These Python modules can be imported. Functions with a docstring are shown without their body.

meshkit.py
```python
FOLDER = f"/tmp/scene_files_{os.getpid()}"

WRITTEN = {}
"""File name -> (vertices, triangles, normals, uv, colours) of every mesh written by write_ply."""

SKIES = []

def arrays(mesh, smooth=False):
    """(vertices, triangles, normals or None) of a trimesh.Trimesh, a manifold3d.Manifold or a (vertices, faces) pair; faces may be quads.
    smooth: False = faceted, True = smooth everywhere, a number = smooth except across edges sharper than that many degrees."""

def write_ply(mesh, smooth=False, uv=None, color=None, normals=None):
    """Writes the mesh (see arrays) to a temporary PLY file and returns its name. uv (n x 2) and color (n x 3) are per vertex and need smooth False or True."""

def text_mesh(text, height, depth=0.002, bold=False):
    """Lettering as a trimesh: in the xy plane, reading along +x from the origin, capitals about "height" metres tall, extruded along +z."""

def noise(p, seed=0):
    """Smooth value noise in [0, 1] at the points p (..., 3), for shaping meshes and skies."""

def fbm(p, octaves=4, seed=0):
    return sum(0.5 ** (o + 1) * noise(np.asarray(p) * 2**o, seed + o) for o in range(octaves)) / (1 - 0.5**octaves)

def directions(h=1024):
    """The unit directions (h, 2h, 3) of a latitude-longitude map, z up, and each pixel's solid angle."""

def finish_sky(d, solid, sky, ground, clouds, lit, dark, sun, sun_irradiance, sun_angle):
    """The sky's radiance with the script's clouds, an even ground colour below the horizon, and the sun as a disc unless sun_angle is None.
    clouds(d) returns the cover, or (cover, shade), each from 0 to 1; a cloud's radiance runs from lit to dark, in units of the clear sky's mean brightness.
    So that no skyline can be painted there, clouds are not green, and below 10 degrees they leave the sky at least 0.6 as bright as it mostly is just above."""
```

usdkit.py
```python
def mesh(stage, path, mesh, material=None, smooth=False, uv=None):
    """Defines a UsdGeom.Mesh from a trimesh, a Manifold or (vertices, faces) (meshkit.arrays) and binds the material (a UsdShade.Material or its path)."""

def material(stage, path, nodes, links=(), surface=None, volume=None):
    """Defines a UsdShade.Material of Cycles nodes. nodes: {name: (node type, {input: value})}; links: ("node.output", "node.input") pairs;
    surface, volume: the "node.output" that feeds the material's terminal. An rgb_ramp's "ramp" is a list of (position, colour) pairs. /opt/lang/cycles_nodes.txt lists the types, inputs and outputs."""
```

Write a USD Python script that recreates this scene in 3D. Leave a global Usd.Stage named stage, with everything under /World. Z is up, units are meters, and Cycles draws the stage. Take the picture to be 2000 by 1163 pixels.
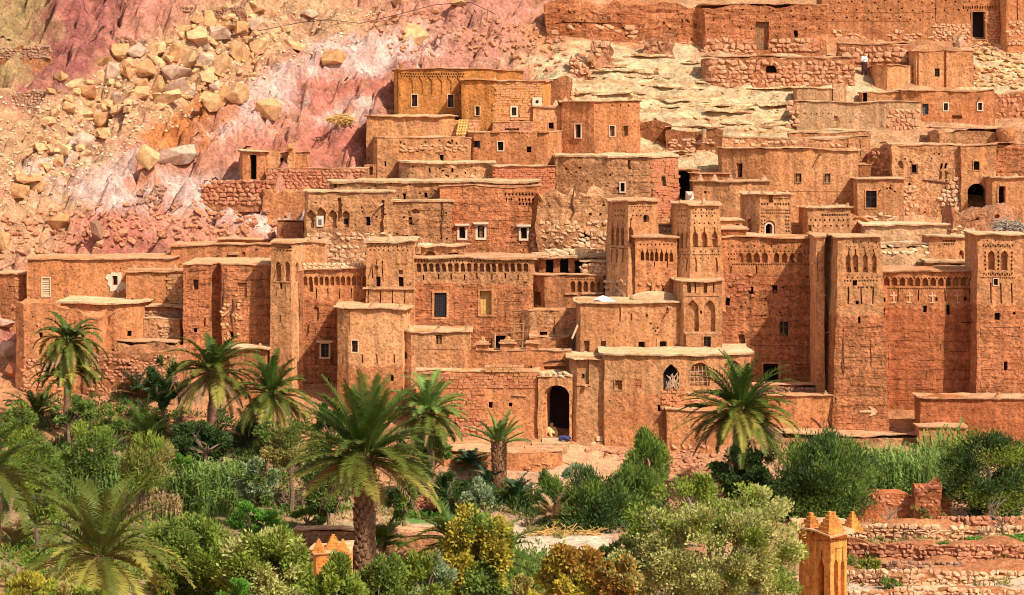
import math, random
import numpy as np, trimesh, manifold3d as m3
import usdkit, meshkit
from pxr import Usd, UsdGeom, UsdLux, UsdShade, Sdf, Gf, Vt

stage = Usd.Stage.CreateInMemory()
UsdGeom.SetStageUpAxis(stage, UsdGeom.Tokens.z)
UsdGeom.SetStageMetersPerUnit(stage, 1.0)
WORLD = UsdGeom.Xform.Define(stage, '/World')
stage.SetDefaultPrim(WORLD.GetPrim())

# ---------------------------------------------------------------- camera, sky, sun
F, CX, HY, H = 4300.0, 1000.0, 250.0, 21.0      # focal length and horizon row in photograph pixels, eye height in metres
cam = UsdGeom.Camera.Define(stage, '/World/camera')
cam.CreateHorizontalApertureAttr(36.0)
cam.CreateVerticalApertureAttr(36.0 * 1163 / 2000)
cam.CreateFocalLengthAttr(36.0 * F / 2000)
cam.CreateVerticalApertureOffsetAttr(-36.0 * (581.5 - HY) / 2000)
cam.CreateClippingRangeAttr(Gf.Vec2f(1.0, 5000.0))
cam.AddTranslateOp().Set(Gf.Vec3d(0, 0, H))
cam.AddRotateXOp().Set(90.0)
cam.CreateExposureAttr(0.42)

SUN = np.array([0.56, -0.64, 0.84]); SUN /= np.linalg.norm(SUN)
SUN_EL, SUN_ROT = math.asin(SUN[2]), math.atan2(SUN[0], SUN[1])
usdkit.material(stage, '/World/Looks/sky_look', {
    's': ('sky_texture', {'sky_type': 'single_scattering', 'sun_disc': False, 'sun_elevation': SUN_EL, 'sun_rotation': SUN_ROT,
                          'air_density': 1.0, 'aerosol_density': 2.5}),
    'h': ('hsv', {'saturation': 0.50}), 'b': ('background_shader', {'strength': 0.11})}, [('s.color', 'h.color'), ('h.color', 'b.color')], surface='b.background')
dome = UsdLux.DomeLight.Define(stage, '/World/sky')
UsdShade.MaterialBindingAPI.Apply(dome.GetPrim()).Bind(UsdShade.Material.Get(stage, '/World/Looks/sky_look'))
dome.GetPrim().SetCustomDataByKey('kind', 'structure')
sun = UsdLux.DistantLight.Define(stage, '/World/sun')
sun.CreateNormalizeAttr(True); sun.CreateIntensityAttr(1.15); sun.CreateAngleAttr(1.0)
sun.CreateColorAttr(Gf.Vec3f(1.0, 0.93, 0.82))
sun.AddRotateXYZOp().Set(Gf.Vec3f(math.degrees(math.acos(SUN[2])), 0, math.degrees(math.atan2(SUN[0], -SUN[1]))))

# ---------------------------------------------------------------- materials
def mat(name, nodes, links, surface='p.BSDF'):
    return usdkit.material(stage, '/World/Looks/' + name, nodes, links, surface=surface)

def sc(c, k): return tuple(min(1.0, x * k) for x in c)

def earth(name, c, rough=0.5, speck=9.0, streak=0.32, big=0.30, contrast=1.0, bump=0.9, tint=None, lay=0.0):
    """Sun-baked mud: large patches, rain streaks down the wall, gritty straw speckle, and fine relief."""
    t = tint or (c[0] * 0.80, c[1] * 0.62, c[2] * 0.55)
    k = 0.36 * contrast
    nodes = {
        'g': ('geometry', {}),
        'big': ('noise_texture', {'scale': big, 'detail': 5, 'roughness': 0.62}),
        'bigr': ('map_range', {'from_min': 0.36, 'from_max': 0.66, 'to_min': 0.0, 'to_max': 1.0, 'clamp': True}),
        'c0': ('mix', {'color1': c, 'color2': t}),
        'map': ('mapping', {'scale': (2.0, 2.0, 0.16)}),
        'st': ('noise_texture', {'scale': 1.4, 'detail': 4, 'roughness': 0.6}),
        'str': ('map_range', {'from_min': 0.35, 'from_max': 0.7, 'to_min': 1.0 + streak * 0.35, 'to_max': 1.0 - streak, 'clamp': True}),
        'sp': ('noise_texture', {'scale': speck * 0.62, 'detail': 5, 'roughness': 0.62}),
        'spr': ('rgb_ramp', {'ramp': [(0.0, (1 - 1.6 * k,) * 3), (0.36, (1 - 1.1 * k,) * 3), (0.44, (1 - 0.25 * k,) * 3), (0.55, (1 + 0.15 * k,) * 3), (0.66, (1 + 0.8 * k,) * 3), (1.0, (1 + k,) * 3)]}),
        'md': ('noise_texture', {'scale': 1.9, 'detail': 4, 'roughness': 0.65}),
        'mdr': ('map_range', {'from_min': 0.35, 'from_max': 0.66, 'to_min': 0.84, 'to_max': 1.13, 'clamp': True}),
        'oi': ('object_info', {}), 'oir': ('map_range', {'from_min': 0.0, 'from_max': 1.0, 'to_min': 0.88, 'to_max': 1.12}), 'm0': ('math', {'math_type': 'multiply'}),
        'm1': ('math', {'math_type': 'multiply'}), 'm2': ('math', {'math_type': 'multiply'}),
        'cc': ('vector_math', {'math_type': 'scale'}),
        'b1': ('bump', {'strength': bump, 'distance': 0.10}),
        'b2': ('bump', {'strength': bump * 0.8, 'distance': 0.22}),
        'p': ('principled_bsdf', {'roughness': 0.95, 'specular_ior_level': 0.12, 'diffuse_roughness': 0.6})}
    links = [('g.position', 'big.vector'), ('big.fac', 'bigr.value'), ('bigr.result', 'c0.fac'),
             ('g.position', 'map.vector'), ('map.vector', 'st.vector'), ('st.fac', 'str.value'),
             ('g.position', 'sp.vector'), ('sp.fac', 'spr.fac'), ('g.position', 'md.vector'), ('md.fac', 'mdr.value'),
             ('oi.random', 'oir.value'), ('oir.result', 'm0.value1'), ('str.result', 'm0.value2'), ('m0.value', 'm1.value1'), ('spr.color', 'm1.value2'), ('m1.value', 'm2.value1'), ('mdr.result', 'm2.value2'),
             ('c0.color', 'cc.vector1'), ('m2.value', 'cc.scale'), ('cc.vector', 'p.base_color'),
             ('md.fac', 'b2.height'), ('sp.fac', 'b1.height'), ('b2.normal', 'b1.normal'), ('b1.normal', 'p.normal')]
    if lay:      # the lifts of rammed earth
        nodes.update({'mapl': ('mapping', {'scale': (0.12, 0.12, 1.0)}), 'ln': ('noise_texture', {'scale': 2.6, 'detail': 5, 'roughness': 0.6}),
                      'b3': ('bump', {'strength': lay, 'distance': 0.30}), 'lr': ('map_range', {'from_min': 0.36, 'from_max': 0.64, 'to_min': 1 - 0.22 * lay, 'to_max': 1 + 0.18 * lay, 'clamp': True}),
                      'm3': ('math', {'math_type': 'multiply'})})
        links = [l for l in links if l != ('m2.value', 'cc.scale')] + [('g.position', 'mapl.vector'), ('mapl.vector', 'ln.vector'), ('ln.fac', 'b3.height'), ('b3.normal', 'b2.normal'),
                 ('ln.fac', 'lr.value'), ('m2.value', 'm3.value1'), ('lr.result', 'm3.value2'), ('m3.value', 'cc.scale')]
    return mat(name, nodes, links)

def stone_mat(name, c, c2, speck=8.0, bump=0.7):
    return mat(name, {
        'g': ('geometry', {}), 'o': ('object_info', {}), 'r': ('mix', {'color1': c, 'color2': c2}),
        'add': ('math', {'math_type': 'add'}), 'fr': ('math', {'math_type': 'fraction'}),
        'sp': ('noise_texture', {'scale': speck, 'detail': 5, 'roughness': 0.7}),
        'spr': ('map_range', {'from_min': 0.34, 'from_max': 0.66, 'to_min': 0.66, 'to_max': 1.28, 'clamp': True}),
        'cc': ('vector_math', {'math_type': 'scale'}), 'b': ('bump', {'strength': bump, 'distance': 0.08}),
        'p': ('principled_bsdf', {'roughness': 0.93, 'specular_ior_level': 0.15})},
        [('g.random_per_island', 'add.value1'), ('o.random', 'add.value2'), ('add.value', 'fr.value1'), ('fr.value', 'r.fac'), ('g.position', 'sp.vector'),
         ('sp.fac', 'spr.value'), ('r.color', 'cc.vector1'), ('spr.result', 'cc.scale'), ('cc.vector', 'p.base_color'), ('sp.fac', 'b.height'), ('b.normal', 'p.normal')])

def plain(name, c, rough=0.8, speck=12.0, amt=0.2, metal=0.0, spec=0.3):
    return mat(name, {'g': ('geometry', {}), 'n': ('noise_texture', {'scale': speck, 'detail': 4, 'roughness': 0.65}),
        'r': ('map_range', {'from_min': 0.33, 'from_max': 0.67, 'to_min': 1 - amt, 'to_max': 1 + amt, 'clamp': True}), 'c': ('color', {'value': c}),
        'cc': ('vector_math', {'math_type': 'scale'}), 'b': ('bump', {'strength': 0.4, 'distance': 0.03}),
        'p': ('principled_bsdf', {'roughness': rough, 'metallic': metal, 'specular_ior_level': spec})},
        [('g.position', 'n.vector'), ('n.fac', 'r.value'), ('c.color', 'cc.vector1'), ('r.result', 'cc.scale'), ('cc.vector', 'p.base_color'), ('n.fac', 'b.height'), ('b.normal', 'p.normal')])

def leaf_mat(name, c, c2, trans=0.18, rough=0.55, spec=0.35):
    return mat(name, {'g': ('geometry', {}), 'o': ('object_info', {}), 'mx': ('mix', {'color1': c, 'color2': c2}),
        'n': ('noise_texture', {'scale': 0.9, 'detail': 3, 'roughness': 0.6}), 'nr': ('map_range', {'from_min': 0.35, 'from_max': 0.65, 'to_min': 0.72, 'to_max': 1.25, 'clamp': True}),
        'cc': ('vector_math', {'math_type': 'scale'}),
        'p': ('principled_bsdf', {'roughness': rough, 'specular_ior_level': spec}), 't': ('translucent_bsdf', {}), 'm': ('mix_closure', {'fac': trans})},
        [('g.random_per_island', 'mx.fac'), ('g.position', 'n.vector'), ('n.fac', 'nr.value'), ('mx.color', 'cc.vector1'), ('nr.result', 'cc.scale'),
         ('cc.vector', 'p.base_color'), ('cc.vector', 't.color'), ('p.BSDF', 'm.closure1'), ('t.BSDF', 'm.closure2')], surface='m.closure')

M = {}
M['mud'] = earth('mud', (0.584, 0.245, 0.097), tint=(0.518, 0.195, 0.072))
M['mud_gold'] = earth('mud_gold', (0.623, 0.296, 0.126), tint=(0.556, 0.235, 0.091))
M['mud_pale'] = earth('mud_pale', (0.604, 0.358, 0.184), tint=(0.547, 0.284, 0.132), contrast=0.8)
M['mud_red'] = earth('mud_red', (0.518, 0.175, 0.066), tint=(0.431, 0.130, 0.047), lay=0.5)
M['mud_rough'] = earth('mud_rough', (0.566, 0.220, 0.089), tint=(0.470, 0.159, 0.060), bump=1.3, lay=0.8, contrast=1.2)
M['mud_brown'] = earth('mud_brown', (0.451, 0.184, 0.075), tint=(0.364, 0.132, 0.052), contrast=1.1)
M['mud_tan'] = earth('mud_tan', (0.604, 0.300, 0.134), tint=(0.527, 0.227, 0.093), bump=1.2, lay=0.4, contrast=1.2)
M['mud_pink'] = earth('mud_pink', (0.566, 0.274, 0.141), tint=(0.499, 0.204, 0.097), bump=1.2)
M['ochre'] = earth('ochre', (0.602, 0.257, 0.073), tint=(0.536, 0.204, 0.054), contrast=0.9, streak=0.3, bump=0.8)
M['turret_orange'] = earth('turret_orange', (0.70, 0.275, 0.065), tint=(0.61, 0.215, 0.048), contrast=0.9, streak=0.35, bump=0.8)
M['coping'] = earth('coping_earth', (0.552, 0.304, 0.161), tint=(0.488, 0.230, 0.109), streak=0.0, speck=5.0, contrast=0.8, bump=0.8)
M['coping_pale'] = earth('coping_pale', (0.570, 0.368, 0.207), tint=(0.497, 0.276, 0.133), streak=0.0, speck=4.0, contrast=0.7, bump=0.8)
M['brick'] = stone_mat('adobe_brick', (0.56, 0.235, 0.10), (0.45, 0.15, 0.06))
M['brick_red'] = stone_mat('red_brick', (0.52, 0.185, 0.085), (0.43, 0.13, 0.058))
M['brick_tan'] = stone_mat('tan_brick', (0.60, 0.31, 0.14), (0.52, 0.23, 0.09))
M['stone'] = stone_mat('field_stone', (0.60, 0.32, 0.17), (0.46, 0.18, 0.09))
M['stone_red'] = stone_mat('red_stone', (0.56, 0.25, 0.13), (0.40, 0.13, 0.065))
M['stone_tan'] = stone_mat('tan_stone', (0.68, 0.42, 0.24), (0.52, 0.26, 0.13))
M['stone_dark'] = stone_mat('dark_stone', (0.42, 0.24, 0.15), (0.28, 0.14, 0.085))
M['stone_pale'] = stone_mat('pale_stone', (0.72, 0.50, 0.30), (0.58, 0.34, 0.18))
M['boulder'] = stone_mat('boulder_stone', (0.64, 0.385, 0.190), (0.55, 0.285, 0.120), speck=2.5, bump=1.0)
M['boulder_orange'] = stone_mat('orange_boulder_stone', (0.58, 0.32, 0.14), (0.47, 0.22, 0.09), speck=2.5, bump=1.0)
M['boulder_grey'] = stone_mat('grey_boulder_stone', (0.56, 0.37, 0.25), (0.44, 0.26, 0.17), speck=2.5, bump=1.0)
M['ledge'] = earth('ledge_rock', (0.66, 0.47, 0.27), tint=(0.60, 0.37, 0.18), streak=0.0, contrast=1.2)
M['white'] = plain('white_plaster', (0.64, 0.48, 0.33), amt=0.15)
M['white2'] = plain('white_cloth', (0.60, 0.57, 0.58), amt=0.2)
M['frame'] = plain('pale_plaster', (0.66, 0.44, 0.26), amt=0.2)
M['dark'] = plain('dark_glass', (0.016, 0.012, 0.014), rough=0.35, amt=0.3)
M['void'] = plain('dark_interior', (0.022, 0.013, 0.011), rough=0.9, amt=0.3)  # near-black paint for panes that stand in for shade behind open holes
M['iron'] = plain('dark_iron', (0.05, 0.045, 0.05), rough=0.5)
M['wood'] = plain('old_wood', (0.26, 0.125, 0.05), amt=0.35, speck=5)
M['wood_pale'] = plain('grey_wood', (0.42, 0.26, 0.145), amt=0.3, speck=5)
M['wood_yellow'] = plain('yellow_wood', (0.55, 0.32, 0.09), amt=0.3, speck=5)
M['shutter_blue'] = plain('grey_blue_shutter', (0.10, 0.115, 0.13))
M['paint'] = plain('chalk_paint', (0.62, 0.33, 0.165), amt=0.3, speck=6)
M['crack'] = plain('crack_shade', (0.12, 0.045, 0.022))
M['cable'] = plain('cable_black', (0.03, 0.025, 0.025))
M['bark'] = plain('bark', (0.16, 0.095, 0.055), amt=0.45, speck=9)
M['bark_grey'] = plain('grey_bark', (0.30, 0.23, 0.17), amt=0.35, speck=9)
M['palm_trunk'] = plain('palm_trunk', (0.17, 0.085, 0.042), amt=0.5, speck=7)
M['palm_base'] = stone_mat('palm_leaf_base', (0.34, 0.19, 0.10), (0.12, 0.055, 0.028))
M['palm_base_tan'] = stone_mat('tan_palm_leaf_base', (0.52, 0.29, 0.14), (0.26, 0.12, 0.055))
M['frond'] = leaf_mat('palm_frond', (0.100, 0.115, 0.018), (0.27, 0.26, 0.060), spec=0.12, rough=0.42, trans=0.14)
M['frond_green'] = leaf_mat('green_palm_frond', (0.060, 0.100, 0.014), (0.165, 0.200, 0.040), spec=0.12, rough=0.42, trans=0.14)
M['frond_fresh'] = leaf_mat('fresh_palm_frond', (0.15, 0.22, 0.045), (0.32, 0.38, 0.11), spec=0.12)
M['frond_blue'] = leaf_mat('blue_palm_frond', (0.045, 0.090, 0.038), (0.10, 0.15, 0.065), spec=0.12, trans=0.14)
M['frond_yellow'] = leaf_mat('yellow_palm_frond', (0.26, 0.22, 0.040), (0.50, 0.40, 0.090), spec=0.12, trans=0.14)
M['frond_dead'] = leaf_mat('dead_palm_frond', (0.34, 0.19, 0.085), (0.52, 0.32, 0.15), trans=0.12)
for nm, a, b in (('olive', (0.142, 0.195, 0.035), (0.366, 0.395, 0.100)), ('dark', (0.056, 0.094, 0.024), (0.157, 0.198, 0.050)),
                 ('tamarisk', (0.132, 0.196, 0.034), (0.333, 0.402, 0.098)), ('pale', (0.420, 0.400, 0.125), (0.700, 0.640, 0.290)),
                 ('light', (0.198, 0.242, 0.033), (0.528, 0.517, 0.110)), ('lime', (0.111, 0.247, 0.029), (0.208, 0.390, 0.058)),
                 ('yellow', (0.396, 0.319, 0.039), (0.616, 0.484, 0.066)), ('orange', (0.36, 0.19, 0.035), (0.54, 0.33, 0.06)),
                 ('reed', (0.20, 0.28, 0.065), (0.50, 0.56, 0.20)), ('dry', (0.40, 0.27, 0.12), (0.60, 0.42, 0.22)), ('khaki', (0.312, 0.252, 0.072), (0.480, 0.372, 0.120)),
                 ('grass', (0.108, 0.240, 0.030), (0.240, 0.384, 0.072)), ('silver', (0.243, 0.300, 0.146), (0.437, 0.477, 0.231))):
    M['leaf_' + nm] = leaf_mat(nm + '_leaves', a, b, spec=0.08, rough=.7)

# ---------------------------------------------------------------- helpers
def P(px, py, y):
    """The world point that photograph pixel (px, py) shows at distance y."""
    return np.array([(px - CX) * y / F, y, H - (py - HY) * y / F])
def X(px, y): return (px - CX) * y / F
def Z(py, y): return H - (py - HY) * y / F
def pxof(p): return CX + F * p[0] / p[1]
def pyof(p): return HY + F * (H - p[2]) / p[1]

USED = {}
def numbered(parent, name):
    k = USED.setdefault(parent, {}); i = k.get(name, -1) + 1; k[name] = i
    return f'{parent}/{name}' + (f'_{i:03d}' if i else '')

class Thing:
    """An Xform at the thing's base; part() hangs one mesh under it (or under one of its parts)."""
    def __init__(self, name, label, cat, base, group=None, kind=None):
        self.path = numbered('/World', name); self.base = np.asarray(base, float)
        x = UsdGeom.Xform.Define(stage, self.path); x.AddTranslateOp().Set(Gf.Vec3d(*map(float, self.base)))
        q = x.GetPrim(); q.SetCustomDataByKey('label', label); q.SetCustomDataByKey('category', cat)
        if group: q.SetCustomDataByKey('group', group)
        q.SetCustomDataByKey('kind', kind or 'thing')
    def part(self, name, mesh, m, parent=None, label=None, kind=None, smooth=False):
        v, f = vf(mesh)
        path = numbered(parent or self.path, name)
        q = usdkit.mesh(stage, path, trimesh.Trimesh(v - self.base, f, process=False), M[m] if isinstance(m, str) else m, smooth=smooth)
        if label: q.GetPrim().SetCustomDataByKey('label', label)
        if kind: q.GetPrim().SetCustomDataByKey('kind', kind)
        return path

def single(name, mesh, m, label, cat, group=None, kind=None, smooth=False):
    v, f = vf(mesh); base = np.array([v[:, 0].mean(), v[:, 1].mean(), v[:, 2].min()])
    path = numbered('/World', name)
    q = usdkit.mesh(stage, path, trimesh.Trimesh(v - base, f, process=False), M[m] if isinstance(m, str) else m, smooth=smooth)
    q.AddTranslateOp().Set(Gf.Vec3d(*map(float, base)))
    g = q.GetPrim(); 
    if label: g.SetCustomDataByKey('label', label)
    if cat: g.SetCustomDataByKey('category', cat)
    if group: g.SetCustomDataByKey('group', group)
    if kind: g.SetCustomDataByKey('kind', kind)
    return path

def vf(m):
    if hasattr(m, 'to_mesh'):
        k = m.to_mesh(); return np.array(k.vert_properties[:, :3], float), np.array(k.tri_verts, int)
    if isinstance(m, tuple):
        v, f = np.asarray(m[0], float), np.asarray(m[1], int)
        if f.shape[1] == 4: f = np.vstack([f[:, [0, 1, 2]], f[:, [0, 2, 3]]])
        return v, f
    return np.array(m.vertices, float), np.array(m.faces, int)

def cat(meshes):
    vs, fs, n = [], [], 0
    for m in meshes:
        v, f = vf(m); vs.append(v); fs.append(f + n); n += len(v)
    return (np.vstack(vs), np.vstack(fs)) if vs else (np.zeros((0, 3)), np.zeros((0, 3), int))

def manif(v, f): return m3.Manifold(m3.Mesh(vert_properties=np.asarray(v, np.float32), tri_verts=np.asarray(f, np.uint32)))

def disp(v, amp, seed=0, f1=0.55, f2=2.1):
    """Hand-laid unevenness: the same offset at the same place, so pieces that touch stay together."""
    v = np.asarray(v, float); o = np.zeros_like(v)
    for k in range(3):
        o[:, k] = (meshkit.noise(v * f1 + 17.3 * k, 11 + k) - 0.5) * 1.2 + (meshkit.noise(v * f2 + 5.1 * k, 31 + k) - 0.5) * 0.8
    o[:, 2] *= 0.5
    return v + o * amp * 1.6

def tube(pts, radii, n=7, cap=True):
    pts = np.asarray(pts, float); m = len(pts); radii = np.broadcast_to(radii, m) if np.ndim(radii) == 0 else np.asarray(radii)
    t = np.gradient(pts, axis=0); t /= np.linalg.norm(t, axis=1, keepdims=True) + 1e-9
    ref = np.array([0, 0, 1.0]) if abs(t[0][2]) < 0.9 else np.array([1.0, 0, 0])
    a = np.cross(t, ref); a /= np.linalg.norm(a, axis=1, keepdims=True) + 1e-9; b = np.cross(t, a)
    th = np.arange(n) / n * 2 * math.pi
    v = (pts[:, None] + radii[:, None, None] * (np.cos(th)[None, :, None] * a[:, None] + np.sin(th)[None, :, None] * b[:, None])).reshape(-1, 3)
    f = []
    for i in range(m - 1):
        for j in range(n):
            p, q = i * n + j, i * n + (j + 1) % n
            f += [(p, q, q + n), (p, q + n, p + n)]
    if cap:
        v = np.vstack([v, pts[0], pts[-1]]); c0, c1 = len(v) - 2, len(v) - 1
        for j in range(n):
            f += [(c0, (j + 1) % n, j), (c1, (m - 1) * n + j, (m - 1) * n + (j + 1) % n)]
    return v, np.array(f)[:, ::-1]

def box(c, s, rz=0.0):
    b = trimesh.creation.box(s); v = np.array(b.vertices)
    ca, sa = math.cos(rz), math.sin(rz); v = np.stack([v[:, 0] * ca - v[:, 1] * sa, v[:, 0] * sa + v[:, 1] * ca, v[:, 2]], 1)
    return v + np.asarray(c, float), np.array(b.faces)

def hull(pts):
    h = trimesh.convex.convex_hull(np.asarray(pts, float)); return np.array(h.vertices), np.array(h.faces)

_r = np.random.default_rng(5)
def _rock(n, pw):
    d = _r.normal(size=(n, 3)); d /= np.linalg.norm(d, axis=1, keepdims=True)
    d = np.sign(d) * np.abs(d) ** pw; d /= np.abs(d).max(1, keepdims=True) ** 0.55
    h = trimesh.convex.convex_hull(d * 0.5); v = np.array(h.vertices); ext = v.max(0) - v.min(0); return (v - (v.max(0) + v.min(0)) / 2) / ext, np.array(h.faces)
ROCKS = [_rock(15, 0.8) for _ in range(14)]
BLOCKS = []
for _ in range(8):
    b = np.array([(sx, sy, sz) for sx in (-.5, .5) for sy in (-.5, .5) for sz in (-.5, .5)]) * (1 + _r.uniform(-.10, .04, (8, 3)))
    BLOCKS.append(hull(b))
def rock(c, s, rng, yaw=None, tilt=0.25, lib=None):
    v, f = (lib or ROCKS)[rng.integers(len(lib or ROCKS))]; v = v * np.asarray(s)
    y = rng.uniform(0, 6.28) if yaw is None else yaw; a, b = rng.normal(0, tilt, 2)
    Rz = np.array([[math.cos(y), -math.sin(y), 0], [math.sin(y), math.cos(y), 0], [0, 0, 1]])
    Rx = np.array([[1, 0, 0], [0, math.cos(a), -math.sin(a)], [0, math.sin(a), math.cos(a)]])
    Ry = np.array([[math.cos(b), 0, math.sin(b)], [0, 1, 0], [-math.sin(b), 0, math.cos(b)]])
    return v @ (Rz @ Rx @ Ry).T + np.asarray(c, float), f

def sst(a, b, x):
    t = np.clip((np.asarray(x, float) - a) / (b - a), 0, 1); return t * t * (3 - 2 * t)

# ---------------------------------------------------------------- the terrain
PR = np.array([(-300, -2), (60, -1), (100, -0.05), (118, 0.15), (126, 0.6), (129.3, 2.0), (131, 2.45), (134, 3.2), (138, 4.6), (142, 6.8), (146, 9.3), (150, 11.9), (155, 14.9), (160, 17.9), (165, 20.7),
               (168, 22.4), (171, 24.2), (173.5, 25.3), (176, 26.6), (178.5, 28.2), (184, 31.4), (190, 34.0), (205, 41), (240, 55), (320, 70), (3000, 75)], float)
PL = np.array([(-300, -2), (60, -1), (98, -0.1), (110, 0.1), (118, 0.9), (126, 2.3), (134, 3.8), (138, 4.6), (142, 6.8), (146, 9.3), (150, 12.0), (155, 15.0), (160, 18.0), (165, 20.9), (171, 24.2), (178, 28.0),
               (184, 31.6), (190, 34.6), (205, 42), (240, 56), (320, 70), (3000, 75)], float)
def ground(x, y, fine=True):
    x, y = np.asarray(x, float), np.asarray(y, float)
    zr, zl = np.interp(y, PR[:, 0], PR[:, 1]), np.interp(y, PL[:, 0], PL[:, 1])
    t = sst(-16, -7, x); z = zl * (1 - t) + zr * t
    if not fine: return z
    p = np.stack([x, y, np.zeros_like(x)], -1)
    hillm = sst(138, 150, y) * (1 - sst(230, 400, y))
    px = CX + F * x / np.maximum(y, 20)
    # bedrock ribs that run down the slope from upper right to lower left
    ca, sa = math.cos(0.9), math.sin(0.9)
    u, w = x * ca + (y - 140) * sa, -x * sa + (y - 140) * ca
    rid = lambda a, b_, oc, sd: 1 - np.clip(np.abs(meshkit.fbm(np.stack([u * a, w * b_, np.zeros_like(u)], -1), oc, sd) - 0.5) / 0.17, 0, 1)
    rib, rib2, cleft, cleft2 = rid(0.07, 0.26, 3, 3), rid(0.28, 0.75, 3, 9), rid(0.16, 0.55, 3, 19), rid(0.6, 1.5, 2, 29)
    rocky = 1 - sst(1000, 1120, px); rocky2 = 0.25 + 0.75 * rocky
    z = z + hillm * rocky * ((rib - 0.5) * 1.5 + (rib2 - 0.5) * 0.80 - cleft ** 3 * 1.15 - cleft2 ** 3 * 0.45)
    if np.size(x) > 5000:
        from scipy.spatial import cKDTree
        cr = np.random.default_rng(99); qq = np.stack([u, w], -1).reshape(-1, 2) + np.stack([meshkit.noise(p * 0.9, 131), meshkit.noise(p * 0.9, 132)], -1).reshape(-1, 2) * 0.9
        for (su, sw_, amp_, tl, sd) in ((3.4, 1.5, 1.0, .34, 1), (1.3, .7, .45, .42, 2)):
            A_ = np.stack(np.meshgrid(np.arange(-75, 120, su), np.arange(-90, 110, sw_)), -1).reshape(-1, 2); A_ = A_ + cr.uniform(-.5, .5, A_.shape) * [su * 1.1, sw_ * 1.1]
            _, ix = cKDTree(A_ / [su, sw_]).query(qq / [su, sw_]); hh = cr.uniform(-.5, .5, len(A_)); tu, tw = cr.normal(0, tl * .6, len(A_)), cr.normal(0, tl, len(A_)); dq = qq - A_[ix]
            msk = sst(.42, .58, meshkit.fbm(p * 0.13, 2, 140 + sd)).reshape(-1)
            add = (hh[ix] * amp_ + (tu[ix] * dq[:, 0] + tw[ix] * dq[:, 1])) * (0.25 + 0.75 * msk); z = z + (add.reshape(np.shape(x)) * hillm * rocky)
    z = z + hillm * ((meshkit.fbm(p * 0.42, 5, 21) - 0.5) * (2.6 * rocky + 0.6)) + hillm * rocky * (meshkit.noise(p * 2.2, 5) - 0.5) * 0.4
    # fluted cliff at the upper left
    fl = sst(60, 150, px) * (1 - sst(330, 420, px)) * sst(174, 181, y)
    z = z + fl * (2.6 + 3.2 * (meshkit.noise(np.stack([px / 30.0, y * 0.05, 0 * x], -1), 2) - 0.5) + 1.8 * (meshkit.noise(np.stack([px / 11.0, y * 0.1, 0 * x], -1), 8) - 0.5))
    # bedded ledges of the pale outcrop
    led = sst(1080, 1140, px) * (1 - sst(1560, 1640, px)) * sst(158.5, 161, y) * (1 - sst(173.5, 175.5, y))
    zz = z + (meshkit.fbm(p * 0.25, 3, 41) - 0.5) * 1.6
    stp = 0.95; k = np.floor(zz / stp); fr = zz / stp - k
    fr2 = np.where(fr < 0.72, fr * 0.50, 0.36 + (fr - 0.72) / 0.28 * 0.64)
    st2 = 0.30; k2 = np.floor(zz / st2); f2 = zz / st2 - k2
    z = z + led * ((fr2 - fr) * stp * 0.9 + (sst(0.55, 1.0, f2) - f2) * st2 * 0.8 + (meshkit.noise(p * 1.3, 15) - 0.5) * 0.3)
    front = (1 - hillm)
    z = z + front * (meshkit.fbm(p * 0.22, 4, 51) - 0.5) * 0.35 * sst(70, 95, y)
    return z
def G(x, y): return float(ground(np.array([x]), np.array([y]))[0])
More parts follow.
